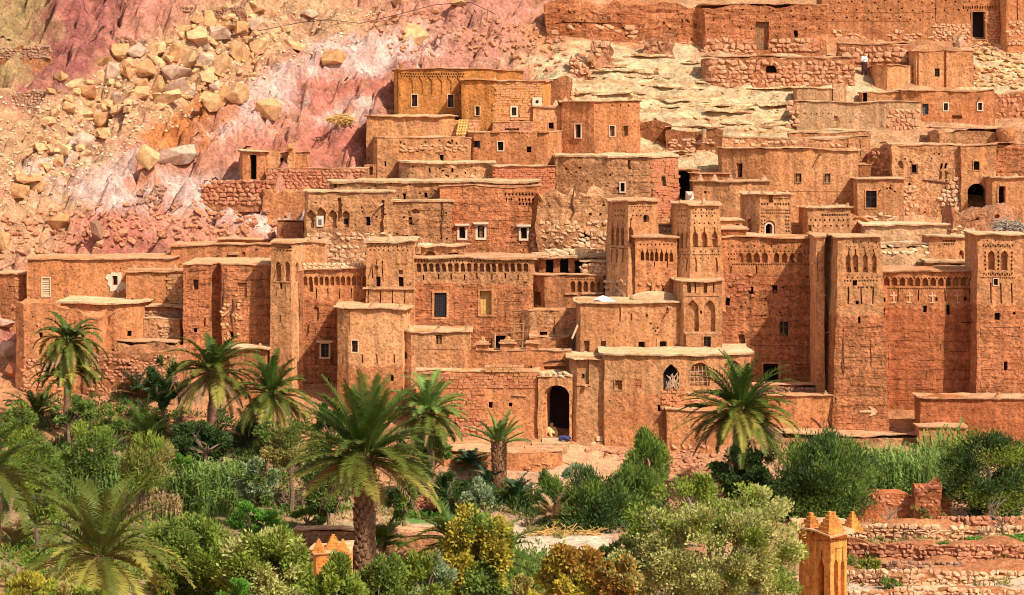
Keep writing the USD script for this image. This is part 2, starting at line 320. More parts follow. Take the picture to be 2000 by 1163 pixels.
def nu(lo, hi, step, far_lo, far_hi):
    a = list(np.arange(lo, hi + 1e-6, step)); s = step; x = lo
    while x > far_lo: s *= 1.35; x -= s; a.insert(0, x)
    s = step; x = hi
    while x < far_hi: s *= 1.35; x += s; a.append(x)
    return np.array(a)
xs = nu(-50, 50, 0.23, -1500, 1500); ys = np.concatenate([nu(84, 139.6, 0.4, -250, 84)[:-1], nu(140, 193, 0.17, 140, 1800)])
ys = np.unique(np.round(ys, 4))
gx, gy = np.meshgrid(xs, ys); gz = ground(gx, gy)
nx, ny = len(xs), len(ys)
def gfast(x, y):
    x, y = np.asarray(x, float), np.asarray(y, float); i = np.clip(np.searchsorted(xs, x) - 1, 0, nx - 2); j = np.clip(np.searchsorted(ys, y) - 1, 0, ny - 2)
    a = (x - xs[i]) / (xs[i + 1] - xs[i]); c = (y - ys[j]) / (ys[j + 1] - ys[j])
    return (gz[j, i] * (1 - a) + gz[j, i + 1] * a) * (1 - c) + (gz[j + 1, i] * (1 - a) + gz[j + 1, i + 1] * a) * c
def G(x, y): return float(gfast(np.array([x]), np.array([y]))[0])
ii = (np.arange(ny - 1)[:, None] * nx + np.arange(nx - 1)[None]).ravel()
tv = np.stack([gx, gy, gz], -1).reshape(-1, 3); tf = np.stack([ii, ii + 1, ii + nx + 1, ii + nx], 1)
# colours of the rock and soil themselves, as patches on the slope: (px, py, rx, ry, angle, colour, weight)
tpx, tpy = CX + F * tv[:, 0] / np.maximum(tv[:, 1], 20), HY + F * (H - tv[:, 2]) / np.maximum(tv[:, 1], 20)
wp = meshkit.fbm(tv * 0.35, 4, 61) - 0.5, meshkit.fbm(tv * 0.35, 4, 71) - 0.5
qx, qy = tpx + wp[0] * 110, tpy + wp[1] * 90
PINK, ROSE, MAUVE, WHITE, TAN, KHAKI, ORNG, CREAM, EARTH, GREENISH = (0.53, 0.225, 0.148), (0.48, 0.165, 0.108), (0.35, 0.118, 0.092), (0.62, 0.405, 0.330), (0.54, 0.300, 0.155), (0.36, 0.235, 0.100), (0.50, 0.170, 0.052), (0.62, 0.43, 0.24), (0.48, 0.21, 0.092), (0.22, 0.16, 0.07)
col = np.tile(np.array(EARTH), (len(tv), 1)); base = sst(640, 560, tpy)
hillc = sst(139, 145, tv[:, 1])
col = col * (1 - hillc[:, None] * 0.85) + (np.array(PINK) * (1 - sst(1020, 1120, tpx))[:, None] + np.array((0.54, 0.27, 0.13)) * sst(1020, 1120, tpx)[:, None]) * hillc[:, None] * 0.85
garden = (1 - sst(124, 132, tv[:, 1]))
cn = np.clip((meshkit.fbm(tv * np.array([0.8, 0.8, 1.3]), 5, 91) - 0.5) * 1.9 + 0.5, 0, 1)
for (a, b, rx, ry, an, c, w) in (
    (60, 100, 150, 130, 0, KHAKI, 1.0), (20, 250, 130, 90, -0.3, TAN, 0.9), (30, 20, 90, 40, 0, KHAKI, 1),
    (220, 80, 150, 120, -0.5, MAUVE, 1.2), (120, 150, 90, 60, -0.7, MAUVE, 1.0), (330, 20, 120, 50, -0.4, PINK, 1),
    (180, 250, 190, 80, -0.62, TAN, 1.3), (330, 150, 170, 75, -0.6, TAN, 1.4), (470, 70, 150, 65, -0.45, TAN, 1.4), (60, 330, 120, 60, -0.6, TAN, 1.0),
    (640, 40, 190, 55, 0.05, TAN, 1.0), (560, 130, 120, 50, -0.5, TAN, .8),
    (320, 260, 130, 28, -0.75, ORNG, 1.1), (290, 330, 90, 35, -0.9, ORNG, 1.0), (430, 250, 90, 26, -0.7, ORNG, .8), (540, 270, 120, 30, -0.6, ORNG, 0.5),
    (660, 160, 120, 80, -0.3, ROSE, 1.1), (620, 270, 130, 70, -0.3, ROSE, 1.0), (560, 220, 80, 60, -0.4, PINK, .8),
    (720, 105, 120, 38, -0.05, WHITE, 1.2), (540, 165, 90, 34, -0.5, WHITE, 0.9), (480, 230, 90, 30, -0.6, WHITE, 0.7), (860, 40, 140, 50, 0, PINK, .8), (890, 70, 110, 35, 0, WHITE, .8),
    (90, 330, 120, 26, -0.75, WHITE, 1.0), (210, 345, 110, 40, -0.5, WHITE, 0.8), (330, 385, 150, 42, -0.1, WHITE, 1.2), (500, 415, 110, 40, 0.1, WHITE, 1.3), (150, 385, 110, 35, -0.3, WHITE, 1.0),
    (70, 440, 110, 70, -0.2, TAN, 0.9), (30, 400, 60, 60, 0, TAN, .8), (270, 470, 170, 60, 0, ROSE, 0.8), (420, 470, 120, 45, 0, PINK, 0.9), (10, 690, 60, 80, 0, ROSE, .8), (690, 230, 70, 30, 0, WHITE, .7),
    (980, 60, 130, 110, 0, PINK, 0.9), (1080, 140, 70, 90, 0, EARTH, 1.2), (1150, 90, 130, 40, 0, EARTH, 0.8),
    (1340, 150, 250, 65, 0.06, CREAM, 2.2), (1420, 210, 200, 60, 0.1, CREAM, 2.0), (1310, 285, 110, 60, 0.2, CREAM, 1.6), (1400, 300, 80, 40, 0, CREAM, 1.6), (1960, 130, 110, 60, 0, CREAM, 1.3), (1600, 170, 120, 40, 0, CREAM, 1.3),
    (1700, 60, 400, 45, 0, EARTH, 0.9), (1240, 60, 200, 40, 0, EARTH, 0.9)):
    ca, sa = math.cos(an), math.sin(an); dx, dy = qx - a, qy - b
    e = ((dx * ca + dy * sa) / rx) ** 2 + ((-dx * sa + dy * ca) / ry) ** 2
    k = np.clip(w * 1.25 * np.exp(-e * 1.1) , 0, 1)[:, None] * hillc[:, None]
    k = sst(0.12, 0.85, k * (0.10 + 1.8 * cn[:, None]))
    col = col * (1 - k) + np.array(c) * k
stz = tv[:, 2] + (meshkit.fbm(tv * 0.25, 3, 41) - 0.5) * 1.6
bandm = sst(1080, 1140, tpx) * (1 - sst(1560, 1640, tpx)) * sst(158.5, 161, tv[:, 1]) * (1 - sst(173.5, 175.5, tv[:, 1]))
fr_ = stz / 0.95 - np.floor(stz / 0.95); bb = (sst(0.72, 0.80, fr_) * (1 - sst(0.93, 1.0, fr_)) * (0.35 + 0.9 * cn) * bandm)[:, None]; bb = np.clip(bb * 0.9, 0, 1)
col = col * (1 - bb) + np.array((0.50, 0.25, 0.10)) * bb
# garden soil: bare pale earth, red earth and green cover
gn = meshkit.fbm(tv * 0.12, 3, 81)
gc = np.where((gn > 0.52)[:, None], np.array((0.52, 0.30, 0.17)), np.array((0.46, 0.22, 0.11)))
for (a, b, rx, ry, c, w) in ((1090, 1080, 110, 60, (0.66, 0.49, 0.33), 1.3), (1850, 1140, 220, 26, (0.66, 0.46, 0.31), 1.3), (1950, 1055, 90, 14, (0.12, 0.22, 0.05), 1.4), (620, 1030, 130, 14, (0.13, 0.22, 0.05), 1.2), (640, 1012, 140, 8, (0.55, 0.27, 0.13), 1.0),
    (1110, 905, 110, 25, (0.66, 0.42, 0.25), 1.2), (150, 1000, 500, 160, GREENISH, .8), (760, 1050, 300, 60, (0.60, 0.40, 0.25), .6), (860, 1010, 90, 10, (0.13, 0.24, 0.05), 1.2)):
    e = ((tpx + wp[0] * 60 - a) / rx) ** 2 + ((tpy + wp[1] * 20 - b) / ry) ** 2
    k = sst(0.2, 0.8, np.clip(w * 1.2 * np.exp(-e), 0, 1))[:, None]; gc = gc * (1 - k) + np.array(c) * k
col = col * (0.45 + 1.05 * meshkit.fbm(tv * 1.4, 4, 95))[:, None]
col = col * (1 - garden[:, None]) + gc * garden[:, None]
terrain_mat = mat('terrain_rock', {
    'g': ('geometry', {}), 'a': ('attribute', {'attribute': 'tone'}),
    'sp': ('noise_texture', {'scale': 3.6, 'detail': 6, 'roughness': 0.75}), 'spr': ('map_range', {'from_min': 0.34, 'from_max': 0.66, 'to_min': 0.62, 'to_max': 1.28, 'clamp': True}),
    'md': ('noise_texture', {'scale': 0.8, 'detail': 5, 'roughness': 0.65}), 'mdr': ('map_range', {'from_min': 0.35, 'from_max': 0.65, 'to_min': 0.80, 'to_max': 1.18, 'clamp': True}),
    'm1': ('math', {'math_type': 'multiply'}), 'cc': ('vector_math', {'math_type': 'scale'}),
    'vo': ('voronoi_texture', {'feature': 'distance_to_edge', 'scale': 0.9}), 'vr': ('map_range', {'from_min': 0.0, 'from_max': 0.06, 'to_min': 0.0, 'to_max': 1.0, 'clamp': True}),
    'wv': ('noise_texture', {'scale': 1.2, 'detail': 3}), 'va': ('vector_math', {'math_type': 'multiply_add', 'vector2': (1.4, 1.4, 1.4)}),
    'b0': ('bump', {'strength': 0.5, 'distance': 0.12}), 'b1': ('bump', {'strength': 1.0, 'distance': 0.16}), 'b2': ('bump', {'strength': 0.9, 'distance': 0.35}),
    'p': ('principled_bsdf', {'roughness': 0.96, 'specular_ior_level': 0.1, 'diffuse_roughness': 0.5})},
    [('g.position', 'sp.vector'), ('g.position', 'md.vector'), ('sp.fac', 'spr.value'), ('md.fac', 'mdr.value'), ('spr.result', 'm1.value1'), ('mdr.result', 'm1.value2'),
     ('a.color', 'cc.vector1'), ('m1.value', 'cc.scale'), ('cc.vector', 'p.base_color'), ('g.position', 'wv.vector'), ('wv.color', 'va.vector1'), ('g.position', 'va.vector3'), ('va.vector', 'vo.vector'), ('vo.distance', 'vr.value'), ('vr.result', 'b0.height'),
     ('md.fac', 'b2.height'), ('b0.normal', 'b2.normal'), ('sp.fac', 'b1.height'), ('b2.normal', 'b1.normal'), ('b1.normal', 'p.normal')])
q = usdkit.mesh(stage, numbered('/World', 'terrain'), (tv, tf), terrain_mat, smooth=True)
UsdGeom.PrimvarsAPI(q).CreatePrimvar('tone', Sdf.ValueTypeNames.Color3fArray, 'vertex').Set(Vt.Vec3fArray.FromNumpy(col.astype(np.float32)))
q.GetPrim().SetCustomDataByKey('kind', 'structure')
q.GetPrim().SetCustomDataByKey('label', 'pink and tan rocky hillside above the garden plain')
# ---------------------------------------------------------------- mud houses
def N(kind, cx, cy, w, h, d=0.12): return dict(k=kind, cx=cx, cy=cy, w=w, h=h, d=d * 1.7 if d < .25 else d, pane=None)
def W(cx, cy, w, h, pane='dark', fr=None, shape='rect', d=0.34, name='window', hood=False, fw=None, label=None):
    return dict(k=shape, cx=cx, cy=cy, w=w, h=h, d=d, pane=pane, fr=fr, name=name, hood=hood, fw=fw, label=label)
def row(kind, x0, x1, n, cy, w, h, d=0.12, jit=0.0, seed=1, cy1=None):
    r = random.Random(seed); cy1 = cy if cy1 is None else cy1
    return [N(kind, x0 + (x1 - x0) * (i / (n - 1) if n > 1 else 0.5) + r.uniform(-jit, jit), cy + (cy1 - cy) * (i / max(1, n - 1)) + r.uniform(-jit, jit), w, h, d) for i in range(n)]
def holes(seed, n, x0, x1, y0, y1, w=(2, 4), h=(2, 5), d=0.25):
    r = random.Random(seed); return [N('rect', r.uniform(x0, x1), r.uniform(y0, y1), r.uniform(*w), r.uniform(*h), d) for _ in range(n)]
def lifts(seed, x0, x1, y0, y1, dy=15, dx=26, d=0.07, p=0.75):
    """Joints between the shuttered lifts of rammed earth."""
    r = random.Random(seed); o = []; y = y0
    while y < y1:
        x = x0
        while x < x1:
            w = r.uniform(0.6, 1.6) * dx
            if r.random() < p: o.append(N('rect', min(x + w / 2, x1 - w / 2), y + r.uniform(-1, 1), w * r.uniform(.5, .95), r.uniform(0.7, 1.5), d * r.uniform(.6, 1.2)))
            if r.random() < p * 0.6: o.append(N('rect', x, y + dy / 2, r.uniform(0.7, 1.3), dy * r.uniform(.5, .9), d))
            x += w
        y += dy * r.uniform(.85, 1.15)
    return o
def shape2(kind, w, h):
    a, b = w / 2, h / 2
    if kind == 'rect': p = [(-a, -b), (a, -b), (a, b), (-a, b)]
    elif kind == 'arch':
        r = min(a, b); p = [(-a, -b), (a, -b)] + [(a * math.cos(t), b - r + r * math.sin(t)) for t in np.linspace(0, math.pi, 11)]
    elif kind == 'pt':
        c = min(1.15 * a, b * 1.2); p = [(-a, -b), (a, -b), (a, b - c), (a * 0.72, b - c * 0.55), (0, b), (-a * 0.72, b - c * 0.55), (-a, b - c)]
    elif kind == 'key':      # niche with a narrow slit above its pointed head
        c = min(1.3 * a, b * 0.5); t = b * 0.42; q = max(a * 0.22, 0.02)
        p = [(-a, -b), (a, -b), (a, b - t - c), (q, b - t), (q, b), (-q, b), (-q, b - t), (-a, b - t - c)]
    elif kind == 'dia': p = [(0, -b), (a, 0), (0, b), (-a, 0)]
    elif kind == 'tri': p = [(-a, -b), (a, -b), (0, b)]
    elif kind == 'trd': p = [(0, -b), (a, b), (-a, b)]
    else: p = [(a * math.cos(t), b * math.sin(t)) for t in np.linspace(0, 2 * math.pi, 9)[:-1]]
    return np.array(p)

class Bld(Thing):
    def __init__(self, name, label, cat_, front, top, depth=5.0, s=1.0, bot=None, m='mud', cop='coping', copt=0.12, over=0.15, ops=(), ruin=0.0, amp=0.05,
                 group=None, res=0.5, wall='wall', roof='roof', upper=None):
        self.front = np.array([(X(a, y), y) for a, y in front]); self.yref = min(y for _, y in front)
        self.zt = Z(top, self.yref); self.s = s
        gz = min(G(x, y) for x, y in self.front)
        self.zb = (min(Z(bot, self.yref), gz + 50) - 0.3) if bot is not None else gz - 1.0
        self.zb = min(self.zb, self.zt - 0.6)
        yb = self.front[:, 1].max() + depth
        self.poly = np.vstack([self.front, [(self.front[-1, 0], yb), (self.front[0, 0], yb)]])
        self.piv = np.array([self.poly[:, 0].mean() if len(front) < 3 else (self.front[0, 0] + self.front[-1, 0]) / 2, self.front[:, 1].mean() + depth / 2])
        self.nf = len(front); self.amp = amp
        Thing.__init__(self, name, label, cat_, (self.piv[0], self.front[:, 1].min(), max(gz, self.zb)), group)
        h = self.zt - self.zb
        body = m3.CrossSection([(self.poly - self.piv).tolist()]).extrude(h, max(1, int(h / 1.2)), 0, (s, s)).translate((self.piv[0], self.piv[1], self.zb))
        panes = [o for o in ops if o.get('pane')]
        cut = [self.cutter(o) for o in ops]
        if cut: body = m3.Manifold.batch_boolean([body] + cut, m3.OpType.Subtract)
        v, f = vf(body.refine_to_length(res))
        v0z = v[:, 2].copy(); v = disp(v, amp)
        if ruin:
            rf = 0.55 if np.ptp(self.front[:, 0]) > 5 else 1.5
            nz = meshkit.fbm(np.stack([v[:, 0] * rf, v[:, 1] * 0.3, 0 * v[:, 0] + len(label)], -1), 3, 7); nz = np.clip((nz - 0.30) / 0.4, 0, 1)
            v[:, 2] -= ruin * nz * sst(self.zt - ruin * 1.7, self.zt, v0z)
        if upper:        # a plastered upper storey over bare rammed earth: (row where it starts, material)
            zc = Z(upper[0], self.yref); fz = v0z[f].mean(1); e = zc + 0.25 * (meshkit.noise(v[f].mean(1) * 0.8, 3) - 0.5)
            up = fz > e
            self.wall = self.part(wall, (v, f[~up]), m, smooth=32); self.part(wall, (v, f[up]), upper[1], smooth=32)
        else:
            self.wall = self.part(wall, (v, f), m, smooth=32)
        if cop:
            pt = (self.poly - self.piv) * s + self.piv
            cs = m3.CrossSection([pt.tolist()]).offset(over, m3.JoinType.Miter)
            copt = copt * .58
            sl = cs.extrude(copt).translate((0, 0, self.zt - 0.03)).refine_to_length(0.4)
            sv, sf = vf(sl); e = meshkit.fbm(sv * 1.1, 2, 77) - 0.5
            sv = disp(sv, amp); sv[:, 2] += e * 0.20 + (meshkit.noise(sv * 0.35, 76) - 0.5) * 0.22; sv[:, 1] += (meshkit.noise(sv * 1.9, 78) - 0.5) * 0.20; sv[:, 0] += (meshkit.noise(sv * 1.9, 79) - 0.5) * 0.12
            self.part(roof, (sv, sf), cop, smooth=40)
        for o in panes: self.pane(o)
    def sc(self, z): return 1 + (self.s - 1) * np.clip((z - self.zb) / (self.zt - self.zb), 0, 1.2)
    def face(self, px, py):
        z = self.zt
        for _ in range(5):
            p = (self.front - self.piv) * self.sc(z) + self.piv; pp = CX + F * p[:, 0] / p[:, 1]
            i = int(np.clip(np.searchsorted(pp, px) - 1, 0, self.nf - 2)); A, B = p[i], p[i + 1]
            d = np.array([(px - CX) / F, 1.0]); e = B - A
            den = d[0] * e[1] - d[1] * e[0]; t = (A[0] * e[1] - A[1] * e[0]) / den
            z = H - (py - HY) * t / F
        u = e / np.linalg.norm(e); return np.array([t * d[0], t * d[1], z]), np.array([u[0], u[1], 0]), np.array([u[1], -u[0], 0])
    def frame3(self, o):
        c, u, n = self.face(o['cx'], o['cy']); k = c[1] / F
        cosu = max(0.35, abs(u[0] - u[1] * c[0] / c[1])); return c, u, n, o['w'] * k / cosu, o['h'] * k
    def solid(self, poly2, c, u, n, a, b):
        """A prism over a polygon on the wall, from a metres inside the face to b metres outside."""
        q = m3.CrossSection([poly2.tolist()]).extrude(a + b)
        T = np.column_stack([u, [0, 0, 1.0], n, c - n * a]); return q.transform(T.astype(float))
    def cutter(self, o):
        c, u, n, w, h = self.frame3(o); return self.solid(shape2(o['k'], w, h), c, u, n, o['d'], 0.5)
    def pane(self, o):
        c, u, n, w, h = self.frame3(o); d = o['d']; k = c[1] / F; st = o['pane']
        c = disp(c[None], self.amp)[0]
        P2 = shape2(o['k'], w, h); nm = o['name']
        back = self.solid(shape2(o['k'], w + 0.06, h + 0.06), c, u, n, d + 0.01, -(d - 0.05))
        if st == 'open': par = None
        elif st in ('wood', 'wood_yellow', 'wood_pale'):
            par = self.part(nm, back, st, label=o['label'])
            nb = max(3, int(w / 0.16))
            for i in range(nb):
                cc = c + u * (-w / 2 + (i + 0.5) * w / nb) - n * (d - 0.07); self.part('plank', self.solid(shape2('rect', w / nb * 0.88, h * 0.97), cc, u, n, 0.025, 0.0), st, parent=par)
        elif st == 'grille':
            par = self.part(nm, back, 'dark', label=o['label']); bars = []
            for i in range(1, 6):
                bars.append(self.solid(shape2('rect', 0.03, h), c + u * (-w / 2 + i * w / 6) - n * 0.10, u, n, 0.015, 0.015))
            for i in range(1, int(h / w * 6)):
                bars.append(self.solid(shape2('rect', w, 0.03), c + np.array([0, 0, -h / 2 + i * w / 6]) - n * 0.10, u, n, 0.012, 0.012))
            self.part('grille', cat(bars), 'iron', parent=par)
        elif st == 'brick':
            par = self.part(nm, back, 'mud_brown', label=o['label']); rng = np.random.default_rng(int(o['cx'] * 7)); bh = 0.15; y = -h / 2; bs = []
            while y < h / 2 - 0.05:
                x = -w / 2 - rng.uniform(0, .12)
                while x < w / 2 - 0.04:
                    l = rng.uniform(.2, .34); lo, hi = max(x, -w / 2), min(x + l, w / 2)
                    if hi - lo > .05: bs.append(rock(c + u * (lo + hi) / 2 + np.array([0, 0, y + bh / 2]) - n * (d - 0.10), (hi - lo - .02, .12, bh - .025), rng, yaw=math.atan2(u[1], u[0]), tilt=.03, lib=BLOCKS))
                    x += l
                y += bh
            self.part('infill_bricks', cat(bs), 'brick', parent=par, kind='stuff')
        elif st == 'shutter':
            par = self.part(nm, back, 'void', label=o['label']); ns = max(4, int(h / 0.14))
            for i in range(ns): self.part('slat', self.solid(shape2('rect', w, h / ns * 0.72), c + np.array([0, 0, -h / 2 + (i + .5) * h / ns]) - n * 0.06, u, n, 0.03, 0.02), 'frame', parent=par)
        elif st == 'blue':
            par = self.part(nm, back, 'shutter_blue', label=o['label'])
            for i in range(6): self.part('slat', self.solid(shape2('rect', w, h / 6 * 0.7), c + np.array([0, 0, -h / 2 + (i + .5) * h / 6]) - n * (d - 0.08), u, n, 0.02, 0.02), 'shutter_blue', parent=par)
        elif st == 'fret':
            par = self.part(nm, back, 'dark', label=o['label'])
            self.part('grille', cat([self.solid(shape2('rect', 0.04, h), c + u * x * w - n * 0.12, u, n, .02, .02) for x in (-.17, .17)] + [self.solid(shape2('dia', w * .5, w * .5), c + np.array([0, 0, z * h]) - n * .12, u, n, .015, .015) for z in (-.3, 0, .3)]), 'wood', parent=par)
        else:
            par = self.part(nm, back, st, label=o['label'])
            if o['k'] == 'rect' and st == 'dark' and w > 0.28:
                self.part('glazing_bar', cat([self.solid(shape2('rect', .035, h), c - n * (d - 0.08), u, n, .02, .02), self.solid(shape2('rect', w, .035), c - n * (d - .08) + np.array([0, 0, h * .12]), u, n, .018, .018)]), 'wood', parent=par)
        if o['fr']:
            fw = o['fw'] or 0.11
            outer = m3.CrossSection([shape2(o['k'], w + 2 * fw, h + 2 * fw).tolist()]); ring = outer - m3.CrossSection([P2.tolist()])
            T = np.column_stack([u, [0, 0, 1.0], n, c - n * 0.12]).astype(float)
            fm = ring.extrude(0.12 + 0.05).transform(T)
            self.part('frame', fm, o['fr'], parent=par)
        if o['hood']:
            hd = self.solid(np.array([(-w / 2 - .28, h / 2 + .10), (w / 2 + .28, h / 2 + .10), (w / 2 + .28, h / 2 + .22), (-w / 2 - .28, h / 2 + .22)]), c, u, n, 0.05, 0.28)
            self.part('hood', hd, o['fr'] or 'coping', parent=par)
    # pieces laid on the wall
    def masonry(self, x0, x1, y0, y1, sw, sh, m, seed, lib='rock', name='stone', singly=True, out=0.07, limit=300, drop=0.0, parent=None, jit=0.25, edge=None):
        rng = np.random.default_rng(seed); items = []; y = y0
        lib_ = BLOCKS if lib == 'block' else ROCKS; half = 0
        while y < y1:
            hh = sh * rng.uniform(1 - jit, 1 + jit); x = x0 - sw * (0.5 * (half % 2)); half += 1
            while x < x1:
                ww = sw * rng.uniform(1 - jit * 1.2, 1 + jit * 1.4); cx, cy = x + ww / 2, y + hh / 2
                x += ww
                if cx < x0 or cx > x1 or rng.random() < drop: continue
                if edge and not edge(cx, cy): continue
                c, u, n = self.face(cx, cy); k = c[1] / F; cosu = max(0.4, abs(u[0] - u[1] * c[0] / c[1]))
                items.append((ww * hh, c, u, n, ww * k / cosu, hh * k))
            y += hh
        items.sort(key=lambda i: -i[0]); loose = []
        for i, (_, c, u, n, w, h) in enumerate(items):
            dp = max(0.18, min(w, h) * 0.9); g = (0.95, 0.93) if lib == 'block' else (1.04, 1.06)
            msh = rock(disp(c[None], self.amp)[0] + n * (out - dp / 2 + rng.uniform(-.03, .04)), (w * g[0], dp, h * g[1]), rng, yaw=math.atan2(u[1], u[0]) + rng.normal(0, .06), tilt=0.03 if lib == 'block' else 0.14, lib=lib_)
            if singly and i < limit: self.part(name, msh, m, parent=parent or self.wall)
            else: loose.append(msh)
        if loose: self.part('small_' + name + 's', cat(loose), m, parent=parent or self.wall, kind='stuff')
    def decal(self, pts, m, name, off=0.05, hole=()):
        from shapely.geometry import Polygon
        v2, f2 = trimesh.creation.triangulate_polygon(Polygon(pts, [hole] if len(hole) else None), engine='earcut')
        t = trimesh.Trimesh(np.column_stack([v2, np.zeros(len(v2))]), f2, process=False)
        vv, ff = trimesh.remesh.subdivide_to_size(t.vertices, t.faces, 9.0)
        top = np.array([(lambda c, u, n: c + n * off)(*self.face(a, b)) for a, b, _ in vv]); nrm = self.face(*pts[0])[2]
        self.part(name, (disp(top, self.amp), ff), m)
    def stick(self, px, py, dx, dy, r=0.05, m='wood_pale', name='water_spout', out=0.7):
        c, u, n = self.face(px, py); e = P(px + dx, py + dy, c[1] - out); a = c - n * 0 + np.array([0, .25, 0]); mid = (a + e) / 2
        self.part(name, tube([a, mid, e], [r, r, r * .8], 6), m)
    def finial(self, px, py, w, h, name='finial', m='coping', back=0.25):
        c, u, n = self.face(px, py); k = c[1] / F; W_, H_ = w * k, h * k; b = c + np.array([0, back, 0])
        zs = [0, .18, .22, .5, .55, .78, .9, 1.0]; rs = [.5, .46, .40, .30, .22, .20, .14, .02]
        v = []; nn = 8
        for z, r in zip(zs, rs):
            for j in range(nn):
                t = (j + .5) / nn * 2 * math.pi; q = (max(abs(math.cos(t)), abs(math.sin(t)))) ** (-0.7 if z < .5 else 0)
                v.append(b + np.array([r * W_ * math.cos(t) * q, r * W_ * math.sin(t) * q, z * H_ - .05]))
        f = []
        for i in range(len(zs) - 1):
            for j in range(nn): p, q = i * nn + j, i * nn + (j + 1) % nn; f += [(p, q, q + nn), (p, q + nn, p + nn)]
        self.part(name, (disp(np.array(v), .06, f1=2, f2=5), np.array(f)), m, smooth=35)
    def ledge(self, x0, x1, py, t=0.12, out=0.22, m='coping', name='ledge'):
        a, u, n = self.face(x0, py); b = self.face(x1, py)[0]; c = (a + b) / 2; L = np.linalg.norm(b - a)
        s_ = self.solid(shape2('rect', L, t), c, u, n, 0.1, out).refine_to_length(0.4); v, f = vf(s_); v = disp(v, .05); v[:, 2] += (meshkit.noise(v * 2, 4) - .5) * .08
        self.part(name, (v, f), m, smooth=40)
    def crack(self, pts, w=0.05):
        q = np.array([self.face(a, b)[0] + self.face(a, b)[2] * 0.02 for a, b in pts]); q = disp(q, self.amp)
        self.part('crack', tube(q, [w * .4] + [w] * (len(q) - 2) + [w * .3], 5), 'crack')

def merlons(B, spec, m, name='merlon'):
    """Stepped pointed battlements, each a little stepped pyramid: spec = (px, py of the base, width, height, back)."""
    for (px, py, w, h, back) in spec:
        c, u, n = B.face(px, py); k = c[1] / F; w_, h_ = w * k, h * k; st = 6; lay = []; yaw = math.atan2(u[1], u[0]); o = c - n * (w_ / 2 + back - .1)
        for i in range(st):
            s_ = w_ * (1 - i / (st + .2)); lay.append(box(o + [0, 0, h_ * (i + .5) / st], (s_, s_ * .9, h_ / st * 1.001), yaw))
        B.part(name, cat(lay), m)

# ================================================================= the front row, from the left
HG = 'mud houses of the village'
b = Bld('mud_house', 'dark house fragment with stony wall at the left edge of the village', 'house', [(-14, 146), (30, 145.6), (54, 146.4)], 537, depth=5, m='mud_brown', group=None, ops=lifts(1, 0, 50, 560, 640, 12, 20))
b.masonry(30, 52, 545, 640, 9, 6, 'stone_red', 3, singly=False, drop=.4)
b = Bld('mud_house', 'long plain house with white shuttered window and whitewashed patch', 'house', [(53, 145), (333, 145)], 505, depth=5, bot=600, m='mud',
        ops=[W(91, 561, 15, 36, 'shutter', 'frame', fw=.06), W(224, 548, 9, 17, 'dark', None)] + holes(3, 9, 60, 320, 520, 590, (1, 3), (2, 3), .12))
b.decal([(205, 543), (209, 536), (216, 535), (219, 531), (228, 533), (236, 531), (238, 541), (236, 549), (243, 552), (249, 551), (248, 562), (245, 571), (242, 563), (237, 569), (233, 565), (231, 574), (226, 566), (220, 570), (215, 569), (214, 560), (209, 556), (211, 549)], 'white', 'whitewash', off=.05, hole=[(219, 539), (229, 539), (229, 557), (219, 557)])
b = Bld('mud_house', 'small house with two knobs on its roof and a brick-patched corner', 'house', [(246, 143), (325, 143.2), (359, 142.8)], 529, depth=1.6, bot=610, m='mud',
        ops=[N('circ', 258, 585, 5, 5, .1), N('circ', 300, 586, 4, 5, .2), N('rect', 325, 565, 1.5, 60, .1)])
b.finial(260, 528, 12, 12); b.finial(341, 528, 12, 13)
b.masonry(328, 357, 536, 600, 11, 5.5, 'brick_tan', 4, lib='block', name='brick', out=.03)
b = Bld('mud_house', 'ruined corner house with crumbled top beside the tall palm at the left', 'ruined house', [(30, 138.2), (46, 137.4), (195, 137.4)], 592, depth=3, m='mud', cop=None, ruin=0.9, amp=.10,
        ops=[W(80, 655, 8, 10, 'void'), W(60, 703, 6, 8, 'void')] + holes(5, 14, 45, 180, 610, 740))
b.masonry(44, 130, 700, 760, 9, 6, 'stone_red', 6, singly=False, drop=.5)
b = Bld('mud_house', 'round-cornered low house under a thin wavy stone roof edge', 'house', [(118, 140.6), (228, 139.6), (262, 140), (280, 140.8), (287, 142)], 594, depth=4, bot=680, m='mud', cop='coping_pale', copt=.2, over=.25,
        ops=[W(199, 655, 11, 22, 'dark', 'white', fw=.1), W(253, 652, 9, 11, 'void')])
b.stick(205, 623, 22, -13)
b = Bld('mud_house', 'low broken wall segment with flat pale top between two houses', 'wall', [(281, 140.8), (352, 140.5)], 624, depth=2, bot=690, m='mud_tan', cop='coping_pale', copt=.08, over=.05, amp=.09)
b.masonry(310, 335, 635, 672, 8, 6, 'stone_tan', 8, singly=False, drop=.3)
b = Bld('mud_house', 'rubble of dark stones and mud under the low wall segment', 'rubble wall', [(280, 141.6), (362, 141.6)], 600, depth=2, m='mud_brown', cop='coping_pale', copt=.2, over=.25, bot=660)
b.masonry(282, 360, 608, 624, 8, 5, 'stone_dark', 9, singly=False)
b = Bld('rubble_wall', 'stony terrace bank with pale flat top behind the left palms', 'terrace wall', [(160, 137.2), (215, 136.6), (300, 136.3), (362, 136.8)], 672, depth=4.2, m='mud_brown', cop=None, ruin=1.0, amp=.22,
        ops=[W(255, 709, 8, 13, 'void'), N('rect', 305, 690, 9, 22, .4)])
b.masonry(165, 350, 694, 790, 8, 6, 'stone_red', 10, singly=False, drop=.3)
b = Bld('terrace_wall', 'pale earth mound top lying on the stony terrace bank', 'terrace wall', [(226, 138.2), (345, 138.2)], 668, depth=1.5, m='mud_tan', cop='coping', copt=.1, over=.05, amp=.2, ruin=.3)
